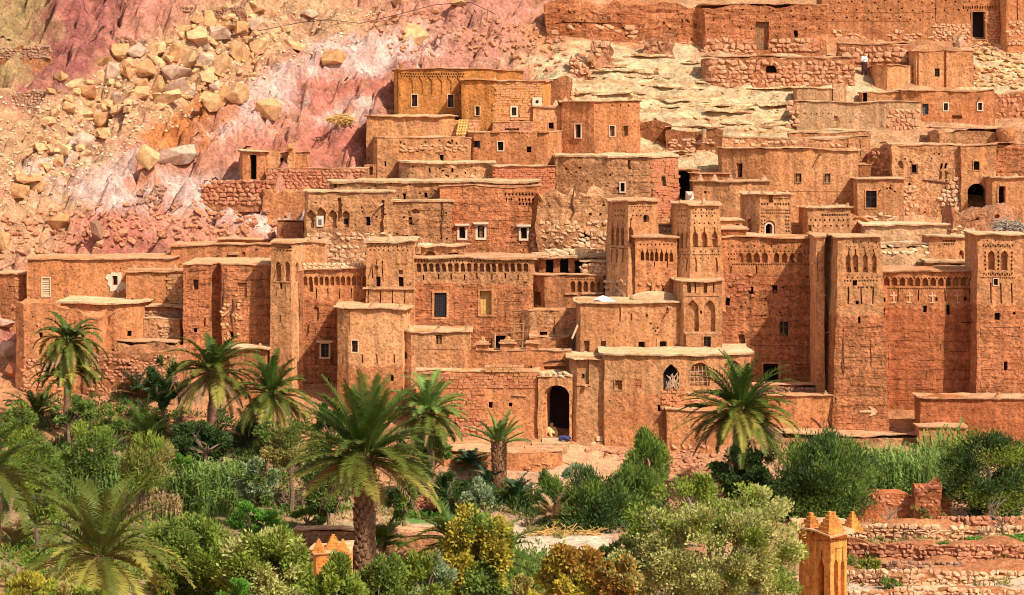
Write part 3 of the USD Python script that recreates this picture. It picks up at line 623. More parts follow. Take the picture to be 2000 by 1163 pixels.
b = Bld('mud_house', 'tall double block with a dark groove down its middle and cracked right half', 'house', [(358, 139.2), (412, 139), (414, 140.4), (431, 140.4), (433, 139.3), (537, 139)], 517, depth=5, m='mud_rough', cop='coping', copt=.12, over=.06, amp=.08,
        ops=[W(382, 557, 11, 19, 'dark', None), W(474, 568, 18, 30, 'brick', None), W(381, 646, 7, 9, 'void'), W(452, 654, 7, 12, 'void'), N('rect', 400, 630, 3, 18, .2), N('rect', 370, 670, 2, 10, .2), N('rect', 492, 665, 2, 9, .2)]
        + lifts(11, 362, 412, 530, 690, 17, 24) + lifts(12, 434, 530, 530, 690, 17, 26))
b.crack([(455, 585), (457, 600), (453, 615), (455, 640)], .10); b.crack([(436, 545), (437, 580), (435, 610)], .07); b.stick(448, 606, -10, 10); b.finial(414, 517, 10, 7)
b.masonry(434, 472, 575, 690, 8, 6, 'brick_tan', 12, singly=False, drop=.7)
b = Bld('mud_house', 'house above the double block with a spout and darker right half', 'house', [(333, 148.6), (447, 148.6), (540, 149.2)], 479, depth=4, m='mud', ops=[N('rect', 475, 497, 6, 8, .1), N('rect', 500, 489, 5, 3, .2)], bot=540)
b.stick(430, 497, -14, 4, m='wood'); b.ledge(446, 466, 495)
b = Bld('mud_house', 'dark red roof strip just behind the spouted house', 'house', [(427, 151.4), (600, 151.4)], 467, depth=3, m='mud_red', bot=490)
b = Bld('mud_house', 'small low house with broken pale roof under the double block', 'house', [(448, 136.2), (518, 136)], 682, depth=3, m='mud_brown', cop='coping_pale', over=.25, ops=holes(7, 5, 455, 510, 695, 740)); b.finial(508, 680, 12, 10)

# the first tower and its neighbours
b = Bld('kasbah_tower', 'slim front tower with three tall blind niches and a pierced band', 'tower', [(526, 137.2), (570, 136.7), (594, 138.6)], 474, depth=3.0, s=.90, m='mud_gold', amp=.04,
        ops=row('rect', 541, 570, 6, 490, 2.5, 3, .2) + row('rect', 542, 570, 6, 484, 2.5, 3, .15) + [N('pt', 543, 531, 12, 40, .14), N('pt', 561, 531, 11, 40, .14), N('pt', 580, 530, 6, 40, .14), N('rect', 549, 559, 5, 12, .4),
        N('circ', 536, 560, 3, 4, .2), N('circ', 557, 560, 3, 4, .2), N('rect', 541, 570, 2.5, 18, .15), N('rect', 557, 570, 2.5, 18, .15), N('rect', 547, 623, 3.5, 14, .3), N('circ', 541, 541, 2, 3, .2), N('circ', 549, 540, 2, 3, .2)])
b.ledge(533, 570, 551, .06, .06, 'mud_gold'); b.stick(540, 520, 12, -4, .04, 'wood')
b = Bld('mud_house', 'roofed block joined behind the slim front tower', 'house', [(566, 139.9), (632, 139.9)], 473, depth=3, m='mud_gold', bot=560, ops=row('rect', 574, 590, 4, 488, 2.5, 3, .2))
b = Bld('kasbah_wall', 'facade with an even row of twelve small arches under its eave', 'house', [(584, 138.6), (722, 138.6)], 526, depth=4, m='mud_rough', upper=(585, 'mud'), amp=.05, over=.22,
        ops=row('pt', 597, 711, 12, 549, 8, 19, .28) + [N('rect', 608, 560, 8, 22, .22), W(617, 613, 11, 28, 'brick', None, shape='arch'), W(634, 685, 15, 26, 'dark', 'frame', fw=.1, hood=True), N('rect', 617, 705, 3.5, 16, .25), N('rect', 649, 705, 5, 16, .25),
        W(641, 743, 7, 10, 'void'), N('circ', 609, 755, 4, 5, .2), N('circ', 622, 758, 4, 5, .2), N('circ', 639, 760, 4, 4, .2)] + row('rect', 618, 686, 4, 574, 2.2, 20, .16) + row('circ', 632, 662, 3, 618, 3, 3, .2) + row('circ', 626, 670, 3, 657, 3, 3, .2) + lifts(13, 590, 660, 640, 770, 18, 30, .05, .5))
b.stick(597, 636, 20, -6); b.masonry(590, 710, 514, 522, 9, 5, 'stone_tan', 14, singly=False)
b = Bld('kasbah_wall', 'recessed dark strip of wall with a tall slot beside the slim tower', 'wall', [(572, 137.9), (592, 137.9)], 530, depth=.6, m='mud_brown', cop=None, ops=[N('rect', 582, 604, 7, 42, .25), N('rect', 583, 690, 4, 60, .2)])
b = Bld('kasbah_tower', 'square tower with pronged white roof corners and two dark windows', 'tower', [(710, 137.4), (812, 137.2)], 472, depth=4.2, s=.90, m='mud_gold', over=.20, cop='coping_pale',
        ops=row('rect', 722, 796, 9, 489, 2.6, 3.4, .22) + row('rect', 724, 794, 9, 482, 2.6, 3, .15) + [W(738, 551, 9, 19, 'void'), W(783, 551, 10, 19, 'void'), N('rect', 736, 525, 2.5, 35, .13), N('rect', 747, 530, 2.5, 42, .13), N('rect', 727, 530, 2.5, 30, .13), N('pt', 735, 522, 9, 10, .1),
        N('rect', 783, 516, 22, 2, .08), N('rect', 783, 532, 8, 8, .14), N('circ', 717, 558, 4, 4, .3), N('circ', 800, 556, 4, 4, .3)] + row('rect', 718, 790, 4, 580, 2.5, 26, .14))
b.ledge(708, 811, 564, .10, .16)
for px, w, h in ((720, 13, 14), (762, 18, 16), (800, 12, 10)): b.finial(px, 471, w, h, m='coping_pale')
b.stick(722, 522, 16, -5, .04)
b = Bld('kasbah_wall', 'broad facade with eighteen arched niches and two large barred windows', 'house', [(802, 138.3), (1043, 137.9)], 505, depth=4.5, s=.985, m='mud_rough', upper=(556, 'mud_tan'), over=.2,
        ops=row('arch', 818, 1027, 18, 523, 8.5, 17, .22) + row('rect', 812, 1035, 40, 510, 2, 3.5, .12) + row('rect', 828, 1012, 8, 541, 3, 11, .2, jit=2) + [W(860, 596, 25, 48, 'grille', 'mud_gold', fw=.12, d=.42), W(949, 592, 23, 46, 'wood_yellow', 'mud_gold', fw=.12, d=.42)]
        + holes(15, 22, 815, 1030, 550, 680, (2, 4), (2, 4), .15) + lifts(15, 815, 1030, 555, 680, 18, 34, .05, .45))
b = Bld('ruined_vault', 'broken lump of vault standing on the roof of the niched facade', 'ruin', [(822, 140.3), (905, 140.3)], 482, depth=1.2, m='mud_tan', cop='coping_pale', copt=.18, over=.25, amp=.22, bot=510, ops=[N('arch', 842, 497, 20, 12, .5), N('arch', 884, 497, 22, 10, .4)])
b = Bld('mud_house', 'tan house with three roof knobs and one framed window above the central palm', 'house', [(659, 134.8), (681, 134.1), (786, 134), (799, 136)], 604, depth=3.4, m='mud', upper=(715, 'mud_gold'), over=.24,
        ops=[W(693, 677, 12, 23, 'dark', 'frame', fw=.05), W(765, 739, 6, 13, 'void'), N('rect', 682, 620, 2, 60, .05), N('circ', 792, 610, 6, 16, .3), N('circ', 744, 726, 3, 3, .2)] + [N('rect', x, 701, 3, 17, .3) for x in (669, 708, 737, 770)])
for px, w, h in ((672, 14, 9), (727, 20, 13), (783, 20, 11)): b.finial(px, 603, w, h)
b.stick(667, 620, 14, -4)
b = Bld('mud_house', 'low house with one small barred window and three round roof knobs', 'house', [(782, 135), (803, 134.2), (918, 134)], 648, depth=2.6, m='mud_gold', ops=[W(857, 664, 11, 18, 'fret', None), W(791, 694, 8, 15, 'void', shape='arch'), N('rect', 850, 683, 90, 1.2, .05)])
for px, w, h in ((800, 20, 13), (857, 17, 14), (912, 15, 15)): b.finial(px, 647, w, h)
b.stick(785, 729, 10, -4)
b = Bld('courtyard_wall', 'courtyard parapet carrying two pointed pillar caps', 'wall', [(914, 134.3), (1118, 133.6)], 686, depth=1.0, m='mud', cop='coping', copt=.07, over=.02, amp=.09,
        ops=[N('rect', 1085, 720, 45, 7, .4), N('rect', 1037, 717, 3, 8, .2)])
b.crack([(1062, 711), (1078, 706), (1100, 705), (1106, 709)], .07)
for px, w, y in ((943, 30, 672), (992, 35, 670), (1040, 30, 670)):
    c, u, n = b.face(px, 690); k = c[1] / F
    vv, ff = box(c + np.array([0, .4, (690 - y) * k / 2]), (w * k * .84, .7, (690 - y) * k + .2)); b.part('pillar', (disp(vv, .05), ff), 'mud')
    b.ledge(px - w / 2, px + w / 2, y, .08, .12, name='pillar_cap')
    if px < 1030: b.finial(px, y - 1, w * .7, 14, m='mud_tan', back=.3)
b = Bld('mud_house', 'low red storage room on the courtyard between the ladder and the cloth-topped house', 'house', [(1034, 135.6), (1092, 135.6), (1112, 136.4)], 660, depth=.9, m='mud_brown', cop='coping', copt=.05, over=.02, bot=700, ops=[])
b = Bld('courtyard_wall', 'sunken courtyard back wall with one small dark window', 'wall', [(1018, 138), (1034, 137.4), (1132, 137)], 606, depth=1.2, m='mud_tan', cop='coping', copt=.06, over=.04, ops=[W(1060, 654, 14, 10, 'void'), N('rect', 1083, 640, 2, 40, .08)], amp=.09)
b.crack([(1091, 630), (1082, 640), (1081, 655)], .06)
b = Bld('courtyard_room', 'dark open doorway with a pale post beside the ladder', 'shed', [(958, 136.8), (1002, 136.8)], 652, depth=.8, m='mud_brown', cop=None, ops=[W(978, 671, 22, 30, 'void', name='doorway', d=.6)])
b.part('post', tube([P(966, 688, 136.5), P(967, 652, 136.5)], .07, 6), 'wood_pale')
def ladder(label, x0, y0, x1, y1, wpx, y, n, m, lean=1.0):
    t = Thing('ladder', label, 'ladder', P(x1, y1, y - lean))
    k = y / F * wpx / 2
    for s in (-1, 1): t.part('rail', tube([P(x1, y1, y - lean) + [s * k * 1.05, 0, 0], P(x0, y0, y) + [s * k, 0, 0]], .055, 6), m)
    for i in range(n):
        f = (i + .6) / n; c = P(x1, y1, y - lean) * (1 - f) + P(x0, y0, y) * f
        t.part('rung', tube([c + [-k * 1.25, -.03, 0], c + [k * 1.25, -.03, 0]], .045, 6), m)
ladder('wooden ladder leaning on the sunken courtyard wall', 1014, 626, 1010, 690, 18, 136.7, 4, 'wood', .8)
# ================================================================= gate, gatehouse and the right-hand front
b = Bld('brick_wall', 'adobe brick garden wall with stone footing left of the gate', 'wall', [(812, 131.8), (1054, 131)], 727, depth=1.2, m='mud', cop='coping', copt=.08, over=.05, amp=.05,
        ops=[W(958, 791, 8, 12, 'void'), W(997, 791, 7, 8, 'void')])
b.masonry(855, 1050, 730, 754, 9.5, 5.6, 'brick', 20, lib='block', name='brick', out=.05, jit=.10)
b.masonry(836, 945, 754, 816, 9.5, 5.6, 'brick', 21, lib='block', name='brick', out=.04, jit=.10, limit=120, drop=.12)
b.masonry(820, 952, 816, 866, 10.5, 8, 'stone_red', 22, out=.08, limit=120)
b.masonry(947, 1018, 713, 727, 11, 4.6, 'brick_tan', 23, lib='block', name='brick', out=.12)
b.ledge(826, 858, 728, .1, .15)
b.ledge(1000, 1028, 773, .06, .1)
g = Bld('gatehouse', 'gate block with a tall round-arched dark entrance', 'gate', [(1050, 130.8), (1117, 130.5)], 737, depth=6.5, m='mud_gold', cop='coping_pale', copt=.07, over=.06,
        ops=[N('arch', 1088, 806.5, 47, 106, 3.0), N('arch', 1085, 808, 50, 110, .35), N('rect', 1085, 826, 54, 74, .40)])
g.part('door', g.solid(shape2('rect', 2.2, 4.2), *(lambda c, u, n: (c - n * 2.2, u, n))(*g.face(1088, 815)), .04, 0), 'void', label='added near-black panel that darkens the gate passage')  # added panel in near-black colour, makes the sunlit gate passage look unlit
c, u, n = g.face(1086, 858); k = c[1] / F
g.part('door_step', (disp(box(c + np.array([-.1, -.1, -.06]), (1.5, 1.0, .14))[0], .02), box((0, 0, 0), (1, 1, 1))[1]), 'stone_pale')
g.masonry(1052, 1115, 727, 733, 12, 5, 'stone_pale', 24, singly=True)
t = Thing('gate_steps', 'three worn earth steps in front of the arched gate', 'steps', P(1085, 872, 129))
for i, (yy, py, x0, x1) in enumerate(((129.6, 866, 1040, 1112), (129.0, 873, 1025, 1110), (128.4, 881, 1005, 1090))):
    a, e = P(x0, py, yy), P(x1, py, yy); c = (a + e) / 2; q = manif(*box(c + [0, .3, -.25], (e[0] - a[0], .8, .5))).refine_to_length(.3); v, f = vf(q); t.part('step', (disp(v, .09), f), 'coping' if i else 'coping_pale', smooth=40)
b = Bld('mud_house', 'narrow round-footed house with a recessed panel right of the gate', 'house', [(1114, 131.2), (1126, 130.6), (1179, 130.6)], 702, depth=4, m='mud_gold', cop='coping_pale', over=.24, ops=[N('rect', 1138, 727, 24, 48, .13), W(1139, 736, 5, 9, 'void'), N('rect', 1138, 755, 30, 2, .08)])
b.masonry(1130, 1172, 845, 890, 11, 9, 'stone_pale', 25, out=.14, edge=lambda x, y: y > 905 - (x - 1118) * 1.1)
b.ledge(1124, 1152, 753, .07, .1, 'mud_gold')
b = Bld('mud_house', 'big gatehouse with three arched lattice openings and pale cracked roof edge', 'house', [(1176, 131.2), (1181, 130.2), (1290, 129.8), (1467, 130.6)], 694, depth=4.2, m='mud', upper=(770, 'mud_gold'), cop='coping_pale', copt=.19, over=.2, bot=905,
        ops=[W(1209, 752, 14, 19, 'brick', 'mud_gold', fw=.05), W(1246, 750, 14, 17, 'brick', None, d=.2), W(1311, 737, 31, 52, 'void', None, shape='pt', d=.7, name='arched_opening'), W(1366, 732, 42, 47, 'brick', None, shape='arch', d=.6, name='arched_opening'),
        W(1430, 724, 32, 40, 'brick', None, shape='arch', d=.5, name='arched_opening'), W(1287, 797, 6, 13, 'void'), N('rect', 1360, 793, 44, 8, .9)] + holes(31, 10, 1190, 1290, 770, 880, (1, 3), (1, 3), .1))
c0, u, n = b.face(1366, 730); k = c0[1] / F
for i in range(5): b.part('lattice_stick', tube([c0 + u * (-.62 + .28 * i) + [0, -.0, -.72], c0 + u * (-.50 + .22 * i) + [0, 0, .45]], .025, 5), 'wood_pale')
for i in range(3): b.part('lattice_stick', tube([c0 + u * -.6 + [0, 0, -.5 + .32 * i], c0 + u * .6 + [0, 0, -.5 + .32 * i]], .022, 5), 'wood_pale')
rr = random.Random(4)
for i in range(20):
    a = b.face(1298 + rr.uniform(0, 26), 757 + rr.uniform(-2, 6))[0]; e = b.face(1300 + rr.uniform(0, 28), 735 + rr.uniform(-8, 18))[0]; b.part('branch', tube([a - n * -.1, (a + e) / 2 + n * .15, e + n * .06], .028, 5), 'wood_pale')
b.masonry(1296, 1338, 758, 800, 9, 5, 'brick', 26, lib='block', name='brick', out=.06, drop=.25)
b.masonry(1345, 1440, 760, 790, 12, 6, 'stone', 27, singly=False, drop=.35)
b = Bld('lean_to', 'low lean-to room with a thin slab roof below the arched openings', 'shed', [(1302, 129.3), (1405, 129.1)], 800, depth=1.0, m='mud', cop='coping', over=.1, copt=.1, bot=895)
b.masonry(1310, 1400, 868, 892, 10, 8, 'stone', 28, singly=False, drop=.5)
b = Bld('mud_house', 'pale-cornered house with a white cloth on its flat roof behind the gatehouse', 'house', [(1127, 134.8), (1134, 133.9), (1203, 133.7), (1334, 134.6)], 592, depth=3.4, m='mud_gold', cop='coping_pale', over=.2,
        ops=[W(1146, 677, 10, 22, 'wood', None), W(1177, 677, 10, 22, 'wood', None), W(1253, 675, 14, 14, 'void', 'mud_gold', fw=.18), W(1295, 674, 14, 14, 'void', 'mud_gold', fw=.18), N('rect', 1211, 615, 3, 28, .2), N('circ', 1263, 616, 5, 6, .25), N('circ', 1303, 607, 6, 14, .3), N('rect', 1234, 620, 3, 14, .15)] + holes(33, 8, 1215, 1320, 610, 660))
b.stick(1300, 612, 12, -10, .06)
t = Thing('leaning_pole', 'pale pole leaning in the gap left of the cloth-topped house', 'pole', P(1117, 662, 133.4)); t.part('pole', tube([P(1117, 662, 133.3), P(1132, 627, 134.4)], .07, 6), 'wood_pale')
single('white_cloth', (lambda v, f: (disp(v, .25, f1=2, f2=5), f))(*vf(manif(*hull([P(1160, 590, 134.6), P(1203, 590, 134.6), P(1160, 588, 136), P(1203, 588, 136), P(1178, 579, 135), P(1186, 580, 135.4), P(1170, 580, 135)])).refine_to_length(.25))), 'white2', 'white cloth bundle lying on the roof above the pale-cornered house', 'cloth', smooth=40)
single('clay_dome', (lambda s: (np.array(s.vertices) * [1.6, .9, .55] + P(1278, 586, 136.2), np.array(s.faces)))(trimesh.creation.icosphere(2)), 'coping_pale', 'low pale earth dome on the flat roof beside the white cloth', 'dome', smooth=True)

# the tall kasbah towers in the middle
b = Bld('kasbah_tower', 'small front tower with two tall blind arches over a slab porch', 'tower', [(1322, 134.9), (1334, 134), (1412, 134)], 550, depth=3.2, s=.97, m='mud_gold', over=.20,
        ops=[N('pt', 1353, 617, 22, 62, .16), N('pt', 1386, 617, 22, 62, .16), N('circ', 1369, 610, 5, 8, .1)] + [N('rect', x, 563, w, 20, .16) for x, w in ((1346, 7), (1358, 3), (1378, 7), (1395, 3))] + [N('rect', 1372, 580, 66, 1.5, .06), N('rect', 1328, 600, 3, 18, .2)])
b.ledge(1336, 1401, 651, .1, .25); b.ledge(1344, 1398, 687, .1, .1)
c, u, n = b.face(1382, 670)
pt = Bld('porch', 'small porch box with a dark window at the foot of the twin-arched tower', 'porch', [(1340, 133.7), (1399, 133.7)], 654, depth=.5, m='mud_gold', cop=None, bot=700, ops=[W(1382, 669, 14, 23, 'dark', 'mud_gold', fw=.08)])
def tower_band(xs_l, xs_r, y): return [N('circ', x, y, 3.4, 4.2, .22) for x in xs_r] + [N('circ', x, y, 2.6, 4.2, .22) for x in xs_l]
L4, R4 = (1326, 1331, 1336, 1341), (1359, 1370, 1381, 1392)
b = Bld('kasbah_tower', 'tall central corner tower richly pierced with holes and keyhole niches', 'tower', [(1307, 138.9), (1346, 137.0), (1418, 137.5)], 400, depth=4.0, s=.78, m='mud_gold', over=.2, bot=600,
        ops=tower_band(L4, R4, 410) + tower_band(L4, R4, 422) + tower_band((1325, 1331, 1337), (1357, 1366, 1375, 1384, 1396), 436) + row('tri', 1354, 1396, 9, 416, 4, 3.5, .12) + [N('key', x, 464, 11, 40, .2) for x in (1358, 1376, 1396)] + [N('key', x, 465, 5.5, 42, .16) for x in (1324, 1332, 1341)]
        + [N('rect', x, 472, 4, 11, .4) for x in (1357, 1395)] + row('dia', 1371, 1381, 3, 466, 3, 4, .28) + row('dia', 1371, 1381, 3, 473, 3, 4, .28) + tower_band((1319, 1325, 1332, 1339), (1354, 1368, 1378, 1392, 1404), 492) + row('rect', 1353, 1404, 14, 498, 2.4, 2.6, .15) + row('rect', 1317, 1344, 8, 498, 2, 2.6, .15)
        + tower_band((1325, 1338), (1357, 1369, 1384, 1400), 505) + [N('rect', x, 518, 3.4, 26, .2) for x in (1359, 1401)] + [N('rect', x, 518, 2.6, 24, .2) for x in (1318, 1340)] + [N('rect', 1380, 482, 56, 1.6, .07)] + holes(41, 10, 1350, 1405, 535, 590))
b.finial(1330, 398, 16, 9); b.finial(1376, 398, 14, 13); b.finial(1398, 398, 10, 6)
L5 = (1203, 1208, 1214, 1219)
b = Bld('kasbah_tower', 'left decorated tower with a broken right half and slender keyhole niches', 'tower', [(1181, 140.2), (1225, 137.9), (1296, 139.4)], 394, depth=4.2, s=.79, m='mud_gold', over=.2, bot=610,
        ops=tower_band(L5, (1238, 1250, 1263), 412) + tower_band(L5, (1236, 1244, 1252), 422) + row('rect', 1234, 1270, 10, 399, 2.6, 3, .14) + row('rect', 1234, 1270, 8, 404, 2.8, 2.4, .14) + [W(1262, 427, 11, 15, 'void', shape='arch')]
        + [N('key', x, 456, 6, 48, .18) for x in (1196, 1206, 1216)] + [N('key', 1233, 455, 9, 42, .2), N('rect', 1233, 467, 4, 12, .4)] + [N('rect', x, 466, 3, 10, .35) for x in (1197, 1207, 1216)] + [N('rect', x, 500, 2.8, 26, .16) for x in (1194, 1204, 1215)] + [N('rect', 1234, 498, 3, 24, .16), N('rect', 1207, 485, 30, 1.6, .08), N('circ', 1233, 430, 4, 8, .3)] + holes(43, 8, 1188, 1220, 530, 580))
b.masonry(1186, 1220, 542, 590, 9, 6, 'stone_tan', 44, singly=False, drop=.35)
b = Bld('kasbah_wall', 'short curtain wall with seven small arches between the two decorated towers', 'wall', [(1240, 138.1), (1322, 138.1)], 462, depth=2.2, m='mud', over=.2,
        ops=row('key', 1254, 1310, 7, 497, 7, 24, .24, cy1=500) + row('circ', 1250, 1312, 9, 478, 3, 4, .16) + [N('rect', 1272, 562, 4, 18, .25), N('rect', 1296, 563, 4, 18, .25)] + row('circ', 1263, 1300, 3, 535, 3, 3, .2) + [N('rect', 1278, 514, 2, 14, .15), N('rect', 1303, 516, 2, 14, .15)])
b.masonry(1246, 1318, 552, 590, 8, 6, 'brick_tan', 45, singly=False, drop=.6)
b = Bld('mud_house', 'stony terrace parapet with two small blocks behind the short curtain wall', 'wall', [(1278, 141), (1322, 141)], 440, depth=2, m='mud_tan', cop='coping_pale', bot=480, ops=[N('rect', 1313, 442, 16, 12, .3)])
b.masonry(1278, 1318, 445, 466, 9, 5, 'stone_pale', 46, singly=False)
arc = [1448, 1464, 1479, 1494, 1517, 1533, 1549, 1565]
b = Bld('kasbah_wall', 'great red facade with a carved arcade band and four dark windows', 'house', [(1396, 138.2), (1600, 137.8)], 465, depth=4.5, m='mud_rough', upper=(536, 'mud'), over=.22, amp=.08,
        ops=[N('pt', x, 504, 11, 20, .2) for x in arc] + row('rect', 1432, 1580, 34, 517, 2.6, 3, .14) + row('tri', 1472, 1578, 26, 473, 3, 3.4, .14) + row('circ', 1416, 1580, 12, 483, 3, 4, .2, jit=1) + row('dia', 1424, 1441, 4, 497, 3.5, 5, .14) + row('dia', 1424, 1441, 4, 507, 3.5, 5, .14) + row('dia', 1568, 1580, 3, 495, 3.5, 5, .14) + row('dia', 1568, 1580, 3, 505, 3.5, 5, .14)
        + row('tri', 1440, 1572, 18, 491, 4, 4, .1) + [N('rect', 1429, 528, 2.6, 16, .2), N('rect', 1478, 527, 3, 16, .2), N('rect', 1549, 500, 5, 10, .35), W(1421, 588, 9, 17, 'void'), W(1466, 568, 9, 14, 'void'), W(1513, 566, 9, 16, 'void'), W(1532, 642, 17, 29, 'dark', 'mud_red', fw=.06), W(1448, 663, 11, 18, 'wood', None),
        W(1504, 729, 31, 38, 'void', 'mud', fw=.1, name='doorway', d=.8)] + holes(47, 24, 1410, 1585, 540, 620, (2, 5), (2, 4), .2) + lifts(48, 1405, 1590, 560, 760, 19, 34, .06, .6))
b.stick(1551, 506, 4, 4, .05, 'white', out=.3)
b.masonry(1405, 1470, 535, 580, 9, 6, 'stone_red', 49, singly=False, drop=.6)
b.masonry(1510, 1560, 560, 600, 10, 7, 'stone_red', 50, singly=False, drop=.55)
b = Bld('kasbah_wall', 'raised left shoulder of the great red facade with rows of holes', 'wall', [(1403, 138.4), (1459, 138.2)], 449, depth=3, m='mud_red', over=.16, bot=520, ops=row('circ', 1415, 1448, 4, 462, 3, 4, .2) + [N('circ', 1443, 475, 3, 4, .2)])
b = Bld('mud_house', 'small lit roof room behind the shoulder of the great red facade', 'house', [(1406, 141.5), (1450, 141.5)], 432, depth=2, m='mud_gold', cop='coping_pale', bot=470, ops=[N('rect', 1440, 441, 6, 7, .2)])
b = Bld('buttress', 'tall pale buttress standing in the gap left of the arrow tower', 'buttress', [(1594, 135.0), (1610, 134.8), (1613, 136.4)], 462, depth=2.4, m='mud_gold', cop='coping', over=.12, ops=[N('rect', 1598, 520, 2, 60, .1)])
b.stick(1604, 511, -18, 4, .05); b.stick(1607, 580, 5, -3, .05); b.stick(1601, 653, 34, -6, .035, 'wood')
b = Bld('kasbah_tower', 'set-back twin of the arrow tower with one keyhole niche', 'tower', [(1603, 136.6), (1660, 136.6)], 462, depth=3, m='mud_gold', over=.2,
        ops=[N('key', 1630, 502, 11, 42, .2), N('rect', 1606, 520, 3, 26, .15), N('rect', 1613, 520, 3, 26, .15)] + row('circ', 1616, 1640, 3, 474, 3, 4, .2) + row('dia', 1616, 1642, 4, 484, 3, 4, .15) + [W(1624, 612, 5, 8, 'void')])
b.ledge(1618, 1640, 528, .1, .3); b.ledge(1612, 1636, 565, .08, .1); b.finial(1625, 461, 12, 5); b.finial(1650, 461, 14, 6)
N7 = (1658, 1671, 1689, 1706)
b = Bld('kasbah_tower', 'great leaning red tower with four keyhole niches and a chalk arrow', 'tower', [(1625, 132.3), (1738, 132)], 464, depth=4.5, s=.735, m='mud_rough', over=.2, amp=.07, upper=(620, 'mud_gold'),
        ops=[N('key', x, 510, 9.5, 46, .25) for x in N7] + [N('circ', x, 526, 4, 7, .45) for x in N7] + row('circ', 1652, 1712, 5, 474, 3, 4, .2) + row('dia', 1652, 1714, 8, 483, 3, 3.6, .14) + row('rect', 1650, 1710, 12, 549, 2.8, 3.4, .18) + row('circ', 1655, 1711, 7, 543, 3, 3.5, .18)
        + [W(1669, 553, 8, 11, 'void'), W(1673, 592, 6, 8, 'void'), W(1678, 626, 5, 13, 'void')] + [N('rect', x, 578, 3, 34, .2) for x in (1656, 1681, 1704)] + row('trd', 1676, 1700, 4, 563, 6, 5, .1) + lifts(51, 1632, 1730, 640, 835, 19, 30, .09, .7) + [N('rect', 1649, 700, 2, 60, .14), N('rect', 1700, 690, 2, 50, .14)])
b.crack([(1646, 640), (1648, 680), (1645, 715), (1648, 735)], .05)
b.decal([(1679, 801), (1702, 801), (1694, 794), (1706, 797), (1714, 804), (1709, 811), (1696, 813), (1703, 806), (1679, 805)], 'paint', 'chalk_arrow', off=.06)
b.finial(1660, 463, 12, 6); b.finial(1700, 463, 16, 6)
b = Bld('kasbah_wall', 'high curtain wall with twelve arches and painted cross marks between right towers', 'wall', [(1720, 135.2), (1918, 135)], 529, depth=4, m='mud_red', over=.22, amp=.06, upper=(603, 'mud'),
        ops=row('pt', 1732, 1898, 12, 550, 11, 18, .2) + row('tri', 1726, 1904, 13, 543, 5, 4, .12) + row('rect', 1733, 1902, 42, 564, 2.6, 2.8, .14) + [N('rect', x, 577, 2.8, 24, .2) for x in (1753, 1794, 1846, 1895)] + [W(1807, 604, 7, 13, 'void'), W(1852, 606, 7, 19, 'void'), W(1829, 585, 5, 8, 'void'), W(1727, 586, 5, 8, 'void'), W(1887, 584, 5, 8, 'void'), W(1726, 610, 5, 18, 'void'), W(1727, 686, 5, 24, 'void')]
        + lifts(53, 1735, 1905, 630, 830, 20, 36, .07, .65))
for x in (1744, 1776, 1821, 1871):
    b.decal([(x - 1.4, 570), (x + 1.4, 570), (x + 1.4, 592), (x - 1.4, 592)], 'paint', 'painted_cross', .05); b.decal([(x - 7, 576), (x + 7, 576), (x + 7, 579), (x - 7, 579)], 'paint', 'painted_cross', .06); b.decal([(x - 5, 590), (x + 5, 590), (x + 5, 592.5), (x - 5, 592.5)], 'paint', 'painted_cross', .06)
b.finial(1743, 529, 14, 5)
zz = [N('tri' if i % 2 else 'trd', 1922 + i * 4.6, y, 5, 6, .14) for i in range(13) for y in (481, 536)]
b = Bld('kasbah_tower', 'rightmost carved tower with zigzag frames around two niches', 'tower', [(1905, 133), (2012, 132.8)], 460, depth=4.5, s=.86, m='mud_rough', over=.24, amp=.06, upper=(598, 'mud_gold'), cop='coping_pale',
        ops=zz + [N('pt', x, 509, 13, 38, .22) for x in (1938, 1963)] + [N('circ', x, 521, 6, 7, .4) for x in (1938, 1963)] + [N('dia', x, 494 + 8 * i, 4.5, 7, .14) for x in (1925, 1951, 1977) for i in range(5)] + row('circ', 1912, 1976, 5, 470, 3, 4, .2) + [W(1945, 551, 9, 12, 'dark', 'white', fw=.04), W(1948, 618, 10, 14, 'void'), W(1964, 715, 7, 18, 'void')]
        + [N('rect', x, 573, 3, 40, .18) for x in (1935, 1955, 1976)] + row('rect', 1918, 1982, 20, 543, 2.4, 2.4, .14) + lifts(55, 1915, 1998, 640, 770, 20, 30, .08, .7) + [N('rect', 1980, 612, 5, 6, .2)])
b = Bld('garden_wall', 'long low red garden wall with thin pale coping at the right edge', 'wall', [(1794, 131.2), (1798, 130.6), (2030, 130.2)], 779, depth=1.4, m='mud_red', cop='coping', over=.14, copt=.12, bot=900)
b.finial(1952, 779, 22, 13, m='mud_tan'); b.finial(1799, 779, 12, 8)
b = Bld('gate_pillar_house', 'small square red hut with dentil eave below the long garden wall', 'hut', [(1796, 129.2), (1888, 129)], 834, depth=1.2, m='mud', cop='coping', over=.12, ops=row('trd', 1802, 1882, 14, 841, 4, 4, .12) + [W(1841, 850, 4, 7, 'white', None, shape='circ')], bot=925)
b = Bld('garden_wall', 'plain cracked wall with pale coping beside the right-hand palm', 'wall', [(1500, 132.9), (1630, 132.6)], 773, depth=1.2, m='mud', cop='coping', over=.12, copt=.1)
b.crack([(1585, 815), (1595, 822), (1602, 830), (1608, 842)], .05); b.crack([(1622, 800), (1620, 820), (1623, 840)], .06); b.finial(1614, 773, 14, 11, m='mud_tan')
b = Bld('garden_wall', 'dark stony strip of wall behind the plain cracked wall', 'wall', [(1470, 135.4), (1598, 135.2)], 752, depth=1, m='mud_brown', cop='coping', copt=.06, over=.02, ruin=.3, bot=800)
b.masonry(1480, 1595, 757, 774, 9, 6, 'stone_dark', 57, singly=False)
